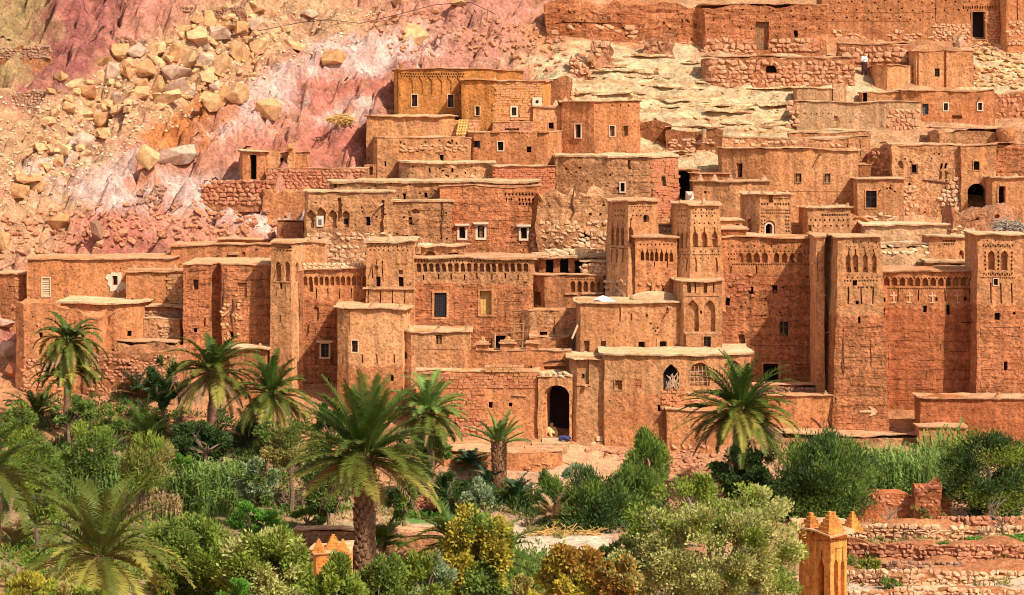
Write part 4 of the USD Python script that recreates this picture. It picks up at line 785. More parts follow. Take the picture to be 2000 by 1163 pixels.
b = Bld('terrace_wall', 'pale-topped gravelly terrace bank under the red towers', 'terrace wall', [(1512, 130.6), (1600, 130), (1800, 130)], 851, depth=2.6, m='mud_tan', cop='coping', copt=.1, over=.05, ruin=.25, amp=.14)
b.masonry(1540, 1795, 868, 912, 9, 6, 'stone', 58, singly=False, drop=.45)
b.crack([(1686, 875), (1705, 877), (1722, 880), (1732, 887)], .08)
# ================================================================= the middle terraces
b = Bld('mud_house', 'porch house with three dark openings under a sagging pale rubble roof', 'house', [(1053, 142.8), (1182, 142.4)], 503, depth=3, m='mud_brown', cop='coping_pale', copt=.22, over=.5, amp=.10, bot=560,
        ops=[W(1073, 521, 15, 27, 'void', name='doorway', d=.9), W(1102, 521, 17, 30, 'void', name='doorway', d=.9), W(1130, 521, 15, 24, 'void', name='doorway', d=.9)])
b.masonry(1062, 1180, 487, 501, 20, 6, 'stone_pale', 60, out=.2)
b = Bld('mud_house', 'house with five little arches and a slanting earth ramp below the porch house', 'house', [(1040, 141.6), (1064, 140.4), (1112, 140.4), (1180, 140.8)], 539, depth=1.5, m='mud_brown', cop='coping', over=.1, copt=.1, bot=610,
        ops=[N('pt', x, 560, 9, 22, .2) for x in (1119, 1132, 1145, 1158, 1171)] + row('dia', 1117, 1172, 10, 547, 3.5, 4, .12) + [W(1049, 583, 15, 26, 'wood', None)])
b.ledge(1104, 1128, 574, .1, .2); b.ledge(1136, 1180, 573, .1, .15)
b = Bld('mud_house', 'right-hand stub of rough stone wall behind the porch roof', 'ruin', [(1136, 141.4), (1184, 141.2)], 512, depth=1, m='mud_tan', cop='coping_pale', copt=.15, over=.1, ruin=.5, amp=.14, bot=540)
b.masonry(1138, 1182, 516, 536, 10, 6, 'stone_tan', 61, singly=False)
b = Bld('mud_house', 'ruined house front with four pointed blind niches and one white window', 'ruined house', [(594, 147.8), (600, 147.3), (664, 147.3), (766, 147.6)], 376, depth=3, m='mud_tan', cop='coping_pale', copt=.2, over=.12, amp=.10, bot=520,
        ops=[N('pt', x, 428, 17, 36, .2) for x in (606, 648)] + [N('pt', 627, 425, 17, 40, .2), N('pt', 673, 428, 14, 34, .2)] + [W(626, 433, 8, 15, 'white2', 'white', fw=.1, d=.36), W(674, 433, 8, 12, 'void', d=.5), W(719, 432, 9, 17, 'void'), N('rect', 662, 410, 7, 46, .35), N('rect', 746, 425, 6, 70, .3)] + holes(62, 20, 600, 760, 395, 470, (2, 5), (2, 5), .2))
b.masonry(600, 760, 455, 505, 12, 8, 'stone_tan', 62, singly=False, drop=.35)
b.stick(748, 398, -8, 5, .06)
b = Bld('mud_house', 'middle ruined wall with a pale sloping top and one dark slit window', 'ruined house', [(757, 148.2), (882, 147.9)], 394, depth=2, m='mud_tan', cop='coping_pale', copt=.2, over=.14, amp=.12, bot=520, ops=[W(800, 432, 7, 16, 'void'), N('circ', 812, 412, 16, 10, .25), N('rect', 862, 405, 2, 40, .1)] + holes(63, 16, 765, 875, 405, 490, (2, 5), (2, 4), .2) + lifts(64, 765, 875, 410, 500, 13, 30, .06, .5))
b.crack([(864, 395), (867, 415), (862, 440), (865, 470)], .05)
b = Bld('mud_house', 'large ruined wall with three white framed windows and a carved patch', 'ruined house', [(860, 149.3), (1056, 149.1)], 364, depth=3, m='mud_rough', cop='coping', copt=.12, over=.08, amp=.10, bot=530,
        ops=[W(903, 455, 12, 22, 'void', 'white', fw=.13, hood=True), W(940, 453, 13, 24, 'fret', 'white', fw=.14, hood=True), W(1024, 455, 12, 21, 'void', 'white', fw=.13, hood=True), W(863, 432, 8, 17, 'void')] + row('dia', 986, 1040, 9, 380, 5, 8, .3) + row('dia', 988, 998, 3, 390, 4, 9, .3) + row('dia', 1012, 1040, 5, 391, 5, 10, .3) + row('dia', 1014, 1040, 5, 399, 5, 8, .3)
        + lifts(65, 870, 1050, 400, 495, 15, 40, .06, .6) + holes(66, 16, 870, 1050, 405, 490, (1.5, 4), (1.5, 4), .15) + [W(828, 470, 4, 20, 'void')][:0] + [N('rect', 1049, 490, 5, 6, .3)])
b.masonry(1040, 1055, 440, 500, 9, 7, 'stone_tan', 66, singly=False, drop=.5)
b = Bld('mud_house', 'upper terrace house with a broad pale flat roof and three slits', 'house', [(643, 152.2), (652, 151.6), (760, 151.2), (905, 151), (1052, 151.4)], 356, depth=3.5, m='mud_tan', cop='coping_pale', copt=.25, over=.15, amp=.14, bot=470,
        ops=[N('rect', 655, 362, 5, 10, .3), W(721, 374, 5, 10, 'void'), W(793, 384, 6, 12, 'void'), W(832, 381, 5, 11, 'void'), N('rect', 767, 357, 4, 8, .2), N('rect', 802, 358, 4, 8, .2), N('rect', 843, 357, 4, 8, .2)] + holes(67, 12, 660, 860, 364, 385, (1.5, 4), (1.5, 4), .15))
b = Bld('mud_house', 'small dark red shed wall beside the ruined niches', 'shed', [(541, 149.6), (592, 149.4)], 434, depth=2, m='mud_brown', cop='coping', copt=.08, over=.06, bot=500)
b.finial(592, 468, 22, 8)
b = Bld('ruined_wall', 'crumbling gap-toothed wall with a dark square opening and a long crack', 'ruin', [(1050, 148.6), (1110, 148.2), (1192, 148.4)], 364, depth=1.6, m='mud_tan', cop=None, ruin=1.1, amp=.16, bot=530, res=.4,
        ops=[W(1143, 464, 23, 22, 'void', name='doorway', d=.8)] + holes(68, 12, 1060, 1185, 375, 420, (3, 7), (3, 7), .35))
b.crack([(1121, 372), (1118, 395), (1122, 412), (1117, 428)], .09); b.masonry(1058, 1188, 430, 500, 11, 8, 'stone_tan', 69, singly=False, drop=.4)
b.masonry(1136, 1150, 466, 474, 12, 7, 'stone_pale', 70)
b = Bld('mud_house', 'long ruined terrace house with a red brick right end', 'house', [(1086, 154.6), (1188, 153), (1274, 152.6), (1325, 153.4)], 306, depth=4.5, m='mud_tan', cop='coping_pale', copt=.2, over=.12, amp=.12, bot=450,
        ops=[W(1215, 366, 8, 17, 'void', 'white', fw=.08), W(1296, 354, 9, 20, 'wood', None), N('rect', 1228, 322, 6, 18, .2)] + holes(71, 20, 1100, 1270, 315, 400, (2, 5), (2, 5), .2) + lifts(72, 1195, 1270, 320, 420, 12, 24, .06, .5))
b.masonry(1276, 1322, 312, 424, 9, 4.4, 'brick_red', 73, lib='block', name='brick', out=.03, singly=False, edge=lambda x, y: abs(x - 1296) > 7 or abs(y - 354) > 13)
b.masonry(1200, 1270, 395, 425, 10, 7, 'stone_tan', 74, singly=False, drop=.4)
b = Bld('mud_house', 'round-ended red brick granary wall under a pale eave', 'house', [(959, 155.6), (966, 154.6), (1080, 154.6), (1094, 155), (1099, 156)], 325, depth=2.5, m='brick_red', cop='coping_pale', copt=.12, over=.14, bot=400)
b.masonry(966, 1092, 330, 364, 8.5, 4.2, 'brick_red', 75, lib='block', name='brick', out=.04, singly=False)
b = Bld('terrace_wall', 'long curved terrace wall with a thick pale top and three slits', 'terrace wall', [(780, 157.3), (800, 156.4), (880, 155.8), (963, 155.8)], 319, depth=2, m='mud_tan', cop='coping_pale', copt=.22, over=.12, amp=.12, bot=370, ops=[W(840, 333, 4, 9, 'void'), W(882, 333, 4, 9, 'void'), W(864, 311, 5, 13, 'void')][:2] + holes(76, 12, 790, 955, 325, 345, (2, 5), (2, 4), .2))
b.masonry(915, 960, 342, 352, 12, 6, 'stone_tan', 77, singly=False)
b = Bld('mud_house', 'middle terrace house front with a pale edge left of the merloned house', 'house', [(729, 159.4), (737, 158.6), (919, 158.2)], 268, depth=2.6, m='mud_gold', cop='coping', copt=.1, over=.05, amp=.07, bot=360,
        ops=[W(863, 309, 7, 13, 'void'), W(754, 320, 4, 10, 'void'), W(734, 278, 3, 4, 'void')] + holes(78, 18, 780, 900, 275, 310, (2, 5), (2, 5), .15))
b.masonry(780, 915, 283, 296, 10, 5, 'stone_tan', 78, singly=False, drop=.5)
b = Bld('mud_house', 'red merloned house with a rounded right end and small dark windows', 'house', [(914, 159.8), (925, 159), (1062, 158.4), (1088, 158.8), (1098, 160)], 258, depth=2.6, m='mud', cop='coping', copt=.06, over=.05, bot=340,
        ops=[W(924, 282, 9, 13, 'void'), W(978, 286, 11, 17, 'void', 'frame', fw=.07), W(1033, 292, 9, 11, 'void')] + row('rect', 985, 1060, 16, 262, 2, 1.6, .12))
for px in (969, 1061): b.finial(px, 258, 26, 14, name='merlon', m='mud')
b = Bld('mud_house', 'plain box house with a thin pale slab roof on the upper left', 'house', [(716, 161.4), (858, 161), (888, 162.4)], 227, depth=3.2, m='mud_gold', cop='coping', over=.22, copt=.12, bot=350)
b.finial(854, 264, 16, 10)
b = Bld('brick_wall', 'short brick yard wall behind the wooden ladder door', 'wall', [(876, 162.2), (938, 162.2)], 236, depth=.5, m='mud', cop='coping', copt=.06, over=.03, bot=280)
b.masonry(880, 937, 240, 264, 10, 5, 'brick_tan', 79, lib='block', name='brick', out=.05)
t = Thing('plank_gate', 'leaning yellow wooden plank ladder against the short brick yard wall', 'ladder', P(902, 264, 161.5))
for dx in (-8, -3, 2, 7): t.part('plank', tube([P(900 + dx, 265, 161.2), P(906 + dx, 234, 161.9)], .07, 5), 'wood_yellow')
for i in range(6): t.part('rung', tube([P(891 + i, 262 - 5.2 * i, 161.2 + .12 * i), P(909 + i, 262 - 5.2 * i, 161.2 + .12 * i)], .05, 5), 'wood_yellow')
b = Bld('mud_house', 'upper left house with a brick frieze and tall white-jambed windows', 'house', [(770, 166.8), (778, 166), (906, 165.8), (1022, 166.2)], 135, depth=4.5, m='ochre', cop='coping', over=.16, copt=.1, bot=250,
        ops=row('rect', 782, 906, 26, 145, 3, 3.4, .16) + row('rect', 784, 904, 25, 150, 3, 3.4, .16) + [N('pt', x, 168, 15, 34, .05) for x in (798, 817, 836, 855, 874, 893)] + [W(809, 197, 11, 23, 'dark', 'frame', fw=.06), W(880, 197, 11, 24, 'dark', 'frame', fw=.06), N('rect', 777, 180, 2, 80, .08), N('circ', 899, 181, 4, 4, .2), N('circ', 835, 182, 3, 3, .2), N('circ', 781, 186, 3, 3, .2)])
b.part('chimney', tube([P(784, 134, 167), P(784, 124, 167)], .18, 7), 'mud')
b = Bld('mud_house', 'corner house of golden plaster and brick under a pale eave', 'house', [(902, 163.4), (964, 162.6), (1061, 163), (1076, 165.2)], 157, depth=3, m='ochre', cop='coping', over=.16, copt=.12, bot=250, ops=[W(933, 217, 9, 17, 'dark', 'frame', fw=.05), W(1004, 218, 9, 16, 'dark', 'white', fw=.11)])
b.masonry(966, 1060, 160, 234, 8.5, 4.6, 'brick_tan', 80, lib='block', name='brick', out=.025, singly=False, edge=lambda x, y: abs(x - 1004) > 10 or abs(y - 218) > 13)
b.finial(966, 156, 9, 10)
b = Bld('courtyard_wall', 'low pink yard wall under the golden corner house', 'wall', [(963, 161.6), (1042, 161.4)], 238, depth=1, m='mud_pink', cop='coping', copt=.06, over=.04, bot=275, ops=[N('rect', 1000, 253, 28, 4, .3)])
b = Bld('mud_house', 'small house with one square window beside the two-tone corner house', 'house', [(1041, 162.6), (1102, 162.6)], 208, depth=2.4, m='mud_gold', cop='coping', over=.14, copt=.1, bot=290, ops=[W(1077, 246, 10, 12, 'void', 'mud_gold', fw=.05)])
b.finial(1085, 207, 16, 12); 
c = P(1049, 199, 163); vv, ff = box(c, (.70, .5, .62)); b.part('chimney', (vv, ff), 'white'); b.part('chimney_hole', (lambda q: (np.array(q.vertices) * [.13, .06, .13] + c + [0, -.25, 0], np.array(q.faces)))(trimesh.creation.icosphere(1)), 'void')
b = Bld('mud_house', 'two-tone corner house with three dark windows below the cream cliff', 'house', [(1098, 162.2), (1161, 160.4), (1250, 160.9)], 198, depth=3.2, m='mud', cop='coping_pale', over=.16, copt=.12, bot=310,
        ops=[W(1129, 256, 11, 26, 'void', 'white', fw=.08), W(1195, 256, 10, 20, 'wood', 'white', fw=.05), W(1222, 256, 10, 20, 'wood', 'mud_gold', fw=.05)] + row('rect', 1196, 1228, 3, 206, 3, 4, .15))
b.finial(1104, 197, 12, 10)
b = Bld('mud_house', 'dark shaded wall stub between the corner houses on the upper terrace', 'wall', [(1072, 165.6), (1118, 165.6)], 147, depth=1, m='mud_brown', cop=None, ruin=.3, bot=220)
b.masonry(1112, 1128, 120, 195, 9, 8, 'stone_tan', 81, singly=False, drop=.3)
b = Bld('door_hut', 'mud hut with a tall black doorway on the pink slope', 'hut', [(468, 158.6), (474, 157.8), (517, 157.8)], 296, depth=2.4, m='mud', cop='coping_pale', over=.22, copt=.12, ops=[W(494, 327, 13, 48, 'void', name='doorway', d=1.2)], bot=360)
b = Bld('ruined_hut', 'roofless ruined hut of thin upright walls beside the door hut', 'ruin', [(516, 158.4), (545, 158.4)], 286, depth=.5, m='mud_gold', cop=None, ruin=.5, amp=.12, bot=340)
b = Bld('ruined_hut', 'ruined hut corner pillar with leaning roof slab on the pink slope', 'ruin', [(562, 158.9), (574, 158.9)], 276, depth=.5, m='mud_gold', cop=None, ruin=.3, amp=.1, bot=340)
b.ledge(538, 572, 290, .1, .3, 'mud_gold')
b = Bld('ruined_hut', 'low roofed remnant with a dark opening right of the ruined pillar', 'ruin', [(540, 160), (601, 160)], 297, depth=1.4, m='mud', cop='coping', over=.1, copt=.08, bot=340, ops=[W(552, 318, 15, 18, 'void', d=.8)])
b = Bld('dry_stone_wall', 'coursed red stone terrace wall under the ruined hut', 'stone wall', [(520, 157), (719, 156.4)], 329, depth=1, m='mud_brown', cop='coping', copt=.06, over=.04, bot=400)
b.masonry(522, 716, 331, 372, 8.6, 5.6, 'stone_red', 82, out=.08, limit=160)
b = Bld('mud_house', 'bare mud terrace front below the coursed red stone wall', 'terrace wall', [(512, 155.6), (648, 155.2)], 366, depth=1.2, m='mud', cop=None, ruin=.5, amp=.12, bot=440)
b = Bld('dry_stone_wall', 'rubble retaining wall of reddish stones left of the door hut', 'stone wall', [(398, 156.6), (470, 156.2), (536, 155.8)], 354, depth=1, m='mud_brown', cop=None, ruin=.4, amp=.12, bot=405)
b.masonry(398, 534, 352, 398, 11, 8, 'stone_red', 83, out=.14, limit=150, edge=lambda x, y: y > 350 + (x < 430) * (430 - x) * .25)
b = Bld('door_hut', 'dark small doorway block at the end of the coursed stone wall', 'hut', [(711, 157.2), (734, 157.2)], 322, depth=.6, m='mud_brown', cop=None, bot=350, ops=[W(722, 334, 13, 16, 'wood', name='door')])

# ================================================================= the upper right
b = Bld('mud_house', 'tall plain golden house with two small windows and a side doorway', 'house', [(1410, 155.6), (1502, 153.8), (1677, 154)], 291, depth=3.2, m='mud_gold', cop='coping_pale', over=.2, copt=.12, bot=455,
        ops=[W(1444, 333, 11, 27, 'void', name='doorway', d=.7), W(1559, 348, 12, 18, 'fret', 'mud_pale', fw=.04), W(1616, 348, 12, 18, 'fret', 'mud_pale', fw=.04), N('rect', 1590, 375, 150, 1.2, .05)])
b.stick(1600, 301, 5, 3, .06, 'wood')
b = Bld('terrace_wall', 'rough plastered parapet above the tall plain golden house', 'terrace wall', [(1412, 157.6), (1698, 157.4)], 269, depth=1.4, m='mud_tan', cop='coping_pale', copt=.2, over=.06, amp=.14, bot=310, ops=[N('rect', 1655, 280, 3, 16, .15), N('rect', 1680, 290, 2, 30, .15)])
b.masonry(1420, 1640, 274, 286, 13, 7, 'stone_tan', 90, singly=False, drop=.55)
b = Bld('terrace_wall', 'sloping low mud wall under the long pale-plastered house', 'terrace wall', [(1540, 159.6), (1640, 159.2), (1700, 159.4)], 256, depth=1, m='mud', cop='coping', copt=.12, over=.05, ruin=.4, amp=.14, bot=285)
b = Bld('mud_house', 'low house with a knobbed shelf roof in front of the golden house', 'house', [(1355, 151.6), (1428, 150.8), (1503, 151)], 355, depth=2.2, m='mud_gold', cop='coping', over=.16, copt=.12, bot=440, ops=[N('rect', 1378, 376, 6, 5, .15)])
for px in (1368, 1396, 1428, 1492): b.finial(px, 354, 18, 14)
b = Bld('mud_house', 'dark roof box with thin slab above the knobbed shelf roof', 'house', [(1350, 153.2), (1424, 153)], 338, depth=1.6, m='mud_brown', cop='coping', over=.14, copt=.09, bot=380)
b = Bld('covered_passage', 'very dark covered passage opening under a thin slab', 'passage', [(1318, 155.2), (1368, 155.2)], 331, depth=3, m='mud_brown', cop='coping', over=.08, copt=.09, bot=440, ops=[W(1338, 366, 26, 62, 'void', name='doorway', d=1.8)])
single('white_sack', (lambda v, f: (disp(v, .2, f1=2.4, f2=6), f))(*rock(P(1345, 384, 150.4), (.95, .6, .62), np.random.default_rng(3))), 'white', 'pale sack on the ledge below the covered passage', 'sack', smooth=50)
b = Bld('kasbah_tower', 'small carved roof tower with a notched top and a dark arched doorway', 'tower', [(1454, 146.2), (1482, 145.2), (1547, 145.4)], 380, depth=3, s=.96, m='mud_gold', cop='coping_pale', over=.16, bot=480,
        ops=[N('rect', 1505, 384, 9, 26, .5), N('arch', 1503, 447, 22, 32, .10), W(1502, 450, 13, 26, 'void', 'white', shape='arch', fw=.09, name='doorway', d=.9)] + row('trd', 1487, 1499, 4, 389, 4, 4, .12) + row('trd', 1512, 1540, 8, 389, 4, 4, .12) + row('dia', 1487, 1498, 3, 399, 4.5, 7, .14) + row('dia', 1513, 1540, 6, 399, 4.5, 7, .14) + row('tri', 1486, 1542, 16, 410, 3.6, 4, .12) + row('tri', 1486, 1542, 16, 416, 3.6, 4, .12)
        + [N('dia', x, y, 4, 5, .12) for x in (1487, 1492, 1536, 1541) for y in (424, 431, 438, 445, 452)] + [N('arch', 1463, 443, 8, 30, .12)])
for px in (1466, 1490, 1516, 1538): b.finial(px, 379, 12, 9)
b = Bld('kasbah_tower', 'low pierced roof turret with four roof knobs', 'tower', [(1570, 146.8), (1578, 146), (1662, 145.8)], 406, depth=2.6, m='mud_gold', cop='coping_pale', over=.16, bot=480,
        ops=row('rect', 1606, 1656, 16, 420, 2.4, 4, .14) + row('circ', 1584, 1656, 9, 430, 3.4, 4.4, .2) + row('circ', 1612, 1656, 5, 441, 3.8, 4.6, .22) + row('circ', 1580, 1598, 3, 441, 3, 4, .2) + [N('arch', 1582, 446, 6, 12, .25)])
for px in (1580, 1606, 1634, 1656): b.finial(px, 405, 12, 10)
b = Bld('mud_house', 'round-shouldered turret annex with a blind arch', 'turret', [(1658, 147), (1698, 147)], 417, depth=2, m='mud_gold', cop=None, ruin=.4, bot=480, ops=[N('arch', 1680, 440, 30, 44, .08)])
b = Bld('terrace_wall', 'small lit parapet piece left of the pierced roof turret', 'wall', [(1536, 147.8), (1578, 147.8)], 437, depth=1.2, m='mud_pale', cop='coping_pale', over=.08, copt=.12, bot=480)
b = Bld('mud_house', 'pale golden terrace room with a broad flat slab', 'house', [(1690, 145), (1848, 144.6)], 439, depth=2.4, m='mud_pale', cop='coping_pale', over=.2, copt=.16, bot=500)
b = Bld('terrace_wall', 'pale stepped bank between the arrow tower and the dentil turret', 'terrace wall', [(1712, 141.8), (1820, 141.6)], 478, depth=2.6, m='mud_pale', cop='coping_pale', copt=.2, over=.05, ruin=.4, amp=.15, bot=530)
b.masonry(1716, 1812, 480, 492, 14, 6, 'stone_pale', 91, singly=False, drop=.4)
b = Bld('kasbah_tower', 'dentil roof turret left of the rightmost carved tower', 'tower', [(1813, 141.6), (1866, 141.2), (1905, 141.6)], 463, depth=2.2, m='mud_gold', cop='coping_pale', over=.2, bot=530, ops=row('rect', 1842, 1864, 8, 471, 2.2, 4, .14) + row('rect', 1844, 1862, 6, 477, 2.2, 4, .14) + [N('pt', 1878, 497, 9, 18, .2)])
b.finial(1878, 510, 12, 14)
b = Bld('vault_roof', 'pale flat vault slab over a dark hole beside the dentil turret', 'roof shelter', [(1812, 139.6), (1888, 139.4)], 512, depth=1.6, m='mud_pale', cop='coping_pale', copt=.2, over=.25, amp=.12, bot=535, ops=[W(1868, 521, 24, 9, 'void', d=.8)])
b = Bld('mud_house', 'square house with one large black window', 'house', [(1675, 152), (1765, 151.8)], 349, depth=2.4, m='mud_gold', cop='coping_pale', over=.18, copt=.12, bot=450, ops=[W(1702, 390, 21, 33, 'dark', 'mud_gold', fw=.08, d=.5)] + holes(92, 6, 1715, 1755, 360, 375, (3, 5), (2, 3), .2))
b.masonry(1680, 1762, 415, 440, 12, 6, 'stone_tan', 92, singly=False, drop=.5)
b.stick(1716, 374, 6, -3, .06, 'wood', out=.3)
b = Bld('mud_house', 'narrow brown stepped recess left of the big weathered house', 'house', [(1674, 155.8), (1702, 155.6)], 322, depth=1, m='mud_brown', cop='coping', copt=.06, over=.03, bot=360)
b = Bld('mud_house', 'dark red narrow stone wall segment beside the big weathered house', 'house', [(1696, 156.6), (1740, 155.4)], 290, depth=1, m='mud_brown', cop=None, ruin=.4, amp=.1, bot=360)
b.masonry(1702, 1740, 296, 342, 9, 6, 'stone_red', 93, singly=False, drop=.3)
b = Bld('mud_house', 'big weathered house with a row of mismatched small windows', 'house', [(1736, 155.6), (1742, 154.8), (1882, 154.6)], 282, depth=3, m='mud_tan', cop='coping', copt=.12, over=.05, ruin=.35, amp=.12, bot=450,
        ops=[W(1783, 330, 11, 16, 'void', 'mud_brown', fw=.06), W(1839, 324, 5, 10, 'void'), W(1848, 324, 5, 10, 'void'), N('rect', 1838, 342, 5, 16, .12), N('rect', 1848, 342, 5, 16, .12), W(1776, 362, 8, 12, 'void', shape='circ'), N('circ', 1758, 322, 10, 16, .15)] + holes(94, 16, 1745, 1880, 295, 420, (2, 5), (2, 5), .15))
b.crack([(1800, 350), (1825, 353), (1850, 357), (1866, 358)], .08)
b.masonry(1760, 1790, 362, 432, 9, 7, 'stone_tan', 95, singly=False, drop=.15)
b.masonry(1838, 1884, 345, 408, 11, 8, 'stone_tan', 96, out=.18, limit=60, edge=lambda x, y: y > 345 + abs(x - 1866) * 1.2)
b = Bld('mud_house', 'shaded house front with a big dark archway and one window', 'house', [(1878, 154.2), (1946, 153.9)], 284, depth=4, m='mud_gold', cop='coping', copt=.1, over=.05, ruin=.2, amp=.08, bot=450,
        ops=[W(1907, 324, 11, 17, 'void', 'mud_gold', fw=.06), N('arch', 1909, 388, 37, 58, 3.2)])
b.part('passage_wall', b.solid(shape2('rect', 1.8, 2.6), *(lambda c, u, n: (c - n * 3.15, u, n))(*b.face(1909, 388)), .02, 0), 'void', label='dark back of the archway')  # near-black panel, the shade deep in the archway put into its colour
b = Bld('mud_house', 'rough dark-topped wall at the far right above the doorway house', 'house', [(1944, 154.6), (2020, 154.4)], 283, depth=2, m='mud_rough', cop='coping', copt=.1, over=.05, ruin=.3, amp=.12, bot=400, ops=lifts(97, 1948, 2000, 295, 340, 10, 20))
b = Bld('mud_house', 'pale-roofed house with a tall dark doorway at the right edge', 'house', [(1938, 152.2), (2020, 152)], 347, depth=2, m='mud_gold', cop='coping_pale', over=.2, copt=.14, bot=450, ops=[W(1958, 383, 13, 38, 'void', 'mud_gold', fw=.12, name='doorway', d=.8)])
b.finial(1942, 346, 10, 10); b.finial(1984, 346, 16, 9)
b = Bld('ruined_wall', 'lumpy eroded mud wall stump with round holes below the archway', 'ruin', [(1850, 149.8), (1862, 149), (1980, 149)], 398, depth=1.4, m='mud_pink', cop=None, ruin=.9, amp=.2, bot=470, ops=[N('circ', 1905, 426, 8, 9, .3), N('circ', 1944, 424, 9, 9, .3)])
b.masonry(1856, 1895, 430, 460, 11, 9, 'stone_tan', 98, singly=False, drop=.3); b.masonry(1800, 1900, 446, 458, 11, 6, 'stone_pale', 99, singly=False, drop=.3)
b = Bld('mud_house', 'long pale-plastered house whose right end is bare stone', 'house', [(1556, 165.6), (1738, 165), (1799, 165.2)], 199, depth=3, m='mud_pale', cop='coping_pale', over=.12, copt=.1, bot=275, ops=row('circ', 1572, 1620, 5, 222, 3, 4, .12) + [N('rect', 1632, 232, 7, 10, .08)])
b.masonry(1738, 1797, 214, 270, 10, 8, 'stone', 100, out=.09, limit=70)
b.masonry(1540, 1560, 196, 246, 11, 8, 'stone', 101, singly=False)
b = Bld('mud_house', 'small pale annex room behind the long pale-plastered house', 'house', [(1556, 168.2), (1628, 168)], 173, depth=2, m='mud_pale', cop='coping_pale', over=.1, copt=.09, bot=210, ops=[N('rect', 1626, 190, 2, 30, .2)])
b = Bld('mud_house', 'stub of pale plaster wall right of the annex room', 'wall', [(1627, 168.6), (1653, 168.6)], 163, depth=.5, m='mud_pale', cop=None, ruin=.3, bot=210)
b = Bld('mud_house', 'low golden room with a dark niche behind the long pale-plastered house', 'house', [(1684, 168), (1768, 167.6)], 181, depth=1.6, m='mud_gold', cop='coping', over=.08, copt=.09, bot=210, ops=[W(1679 + 10, 190, 8, 20, 'void', d=.6)])
b = Bld('mud_house', 'three-windowed house with a blue-grey shutter on the upper right', 'house', [(1762, 167), (1800, 166.1), (1944, 165.9)], 177, depth=3, m='mud', cop='coping', over=.12, copt=.09, bot=290,
        ops=[W(1808, 214, 12, 20, 'blue', None), W(1847, 209, 8, 14, 'dark', 'white', fw=.08), W(1914, 208, 8, 14, 'dark', 'white', fw=.08), N('rect', 1869, 229, 20, 7, .2), W(1809, 271, 9, 22, 'void', name='doorway', d=.8)])
b.stick(1912, 189, 4, 3, .05, 'wood', out=.3)
b = Bld('ruined_wall', 'stony ruin wall at the right edge beside the three-windowed house', 'ruin', [(1940, 166.8), (2020, 166.6)], 180, depth=1.2, m='mud_brown', cop=None, ruin=.5, amp=.15, bot=270)
b.masonry(1945, 2000, 184, 245, 11, 9, 'stone_red', 102, singly=False, drop=.3)
b = Bld('terrace_wall', 'rough lower terrace wall under the three-windowed house', 'terrace wall', [(1820, 162.2), (1835, 161.4), (1935, 161.2), (2015, 161.6)], 250, depth=1.6, m='mud_tan', cop='coping', copt=.14, over=.05, ruin=.4, amp=.18, bot=300)
single('clay_pot', (lambda s: (np.array(s.vertices) + P(1966, 276, 160.6), np.array(s.faces)))(trimesh.creation.revolve([(0, 0), (.5, 0), (.72, .35), (.78, .7), (.70, 1.0), (.62, 1.0), (.5, .8), (0, .75)], sections=14)), 'mud', 'large clay jar by the rough lower terrace wall', 'jar', smooth=40)
b = Bld('mud_house', 'square upper house with a vertical pilaster and one window', 'house', [(1783, 172.2), (1790, 171.2), (1901, 171)], 99, depth=3, m='mud_gold', cop='coping', over=.1, copt=.09, bot=185, ops=[W(1830, 142, 10, 16, 'dark', None), N('rect', 1846, 135, 5, 72, .14), N('rect', 1790, 135, 2, 70, .1)])
b = Bld('mud_house', 'curved windowless annex of the square upper house', 'house', [(1710, 171.4), (1733, 170.6), (1762, 171), (1788, 172.2)], 128, depth=2, m='mud_gold', cop='coping', over=.1, copt=.09, bot=185)
b = Bld('ruined_wall', 'low dark red wall remnant slanting down the cream cliff', 'ruin', [(1250, 164.6), (1310, 163.8)], 222, depth=.9, m='mud_brown', cop=None, ruin=.9, amp=.14, bot=275)
b = Bld('ruined_wall', 'brown mud wall remnant with a pale post below the cream cliff', 'ruin', [(1300, 162.9), (1412, 162.1)], 250, depth=.9, m='mud_brown', cop='coping', copt=.12, over=.06, ruin=.4, amp=.14, bot=300)
b.masonry(1300, 1395, 272, 300, 10, 6, 'stone', 103, singly=False, drop=.2); b.part('post', tube([P(1375, 270, 162), P(1375, 252, 162)], .16, 7), 'coping_pale')

# ramparts along the top
b = Bld('rampart_wall', 'eroded rampart wall of lumpy mud along the top centre', 'rampart', [(1066, 179), (1180, 178.4), (1372, 177.8)], -4, depth=3, m='mud_rough', cop=None, ruin=1.0, amp=.20, bot=110, ops=holes(110, 60, 1075, 1360, 15, 80, (2, 6), (2, 5), .3) + [N('rect', 1150, 46, 130, 2.5, .25)])
b.masonry(1250, 1370, 80, 104, 13, 8, 'stone', 111, singly=False, drop=.2); b.masonry(1070, 1250, 50, 92, 18, 11, 'stone_tan', 112, singly=False, drop=.75)
b = Bld('ruined_wall', 'pointed fragment of eroded wall on the slope below the rampart', 'ruin', [(1150, 174.4), (1202, 174.2)], 62, depth=1.4, s=.5, res=.22, m='mud_pink', cop=None, ruin=2.4, amp=.5, bot=125)
b.masonry(1152, 1200, 85, 112, 12, 9, 'stone_tan', 191, singly=False, drop=.45)
b = Bld('ruined_wall', 'second lower fragment of eroded wall left of the pointed one', 'ruin', [(1112, 173.6), (1152, 173.6)], 95, depth=1.4, s=.5, res=.22, m='mud_pink', cop=None, ruin=1.8, amp=.5, bot=150)
b.masonry(1112, 1150, 110, 140, 12, 9, 'stone', 113, singly=False, drop=.3)
b = Bld('ruined_wall', 'small horned ruin with a round hole on the rampart terrace', 'ruin', [(1252, 176.2), (1320, 176)], 52, depth=.7, s=.8, res=.3, m='mud_pink', cop=None, ruin=1.6, amp=.4, bot=110, ops=[N('circ', 1268, 66, 8, 7, .5)])
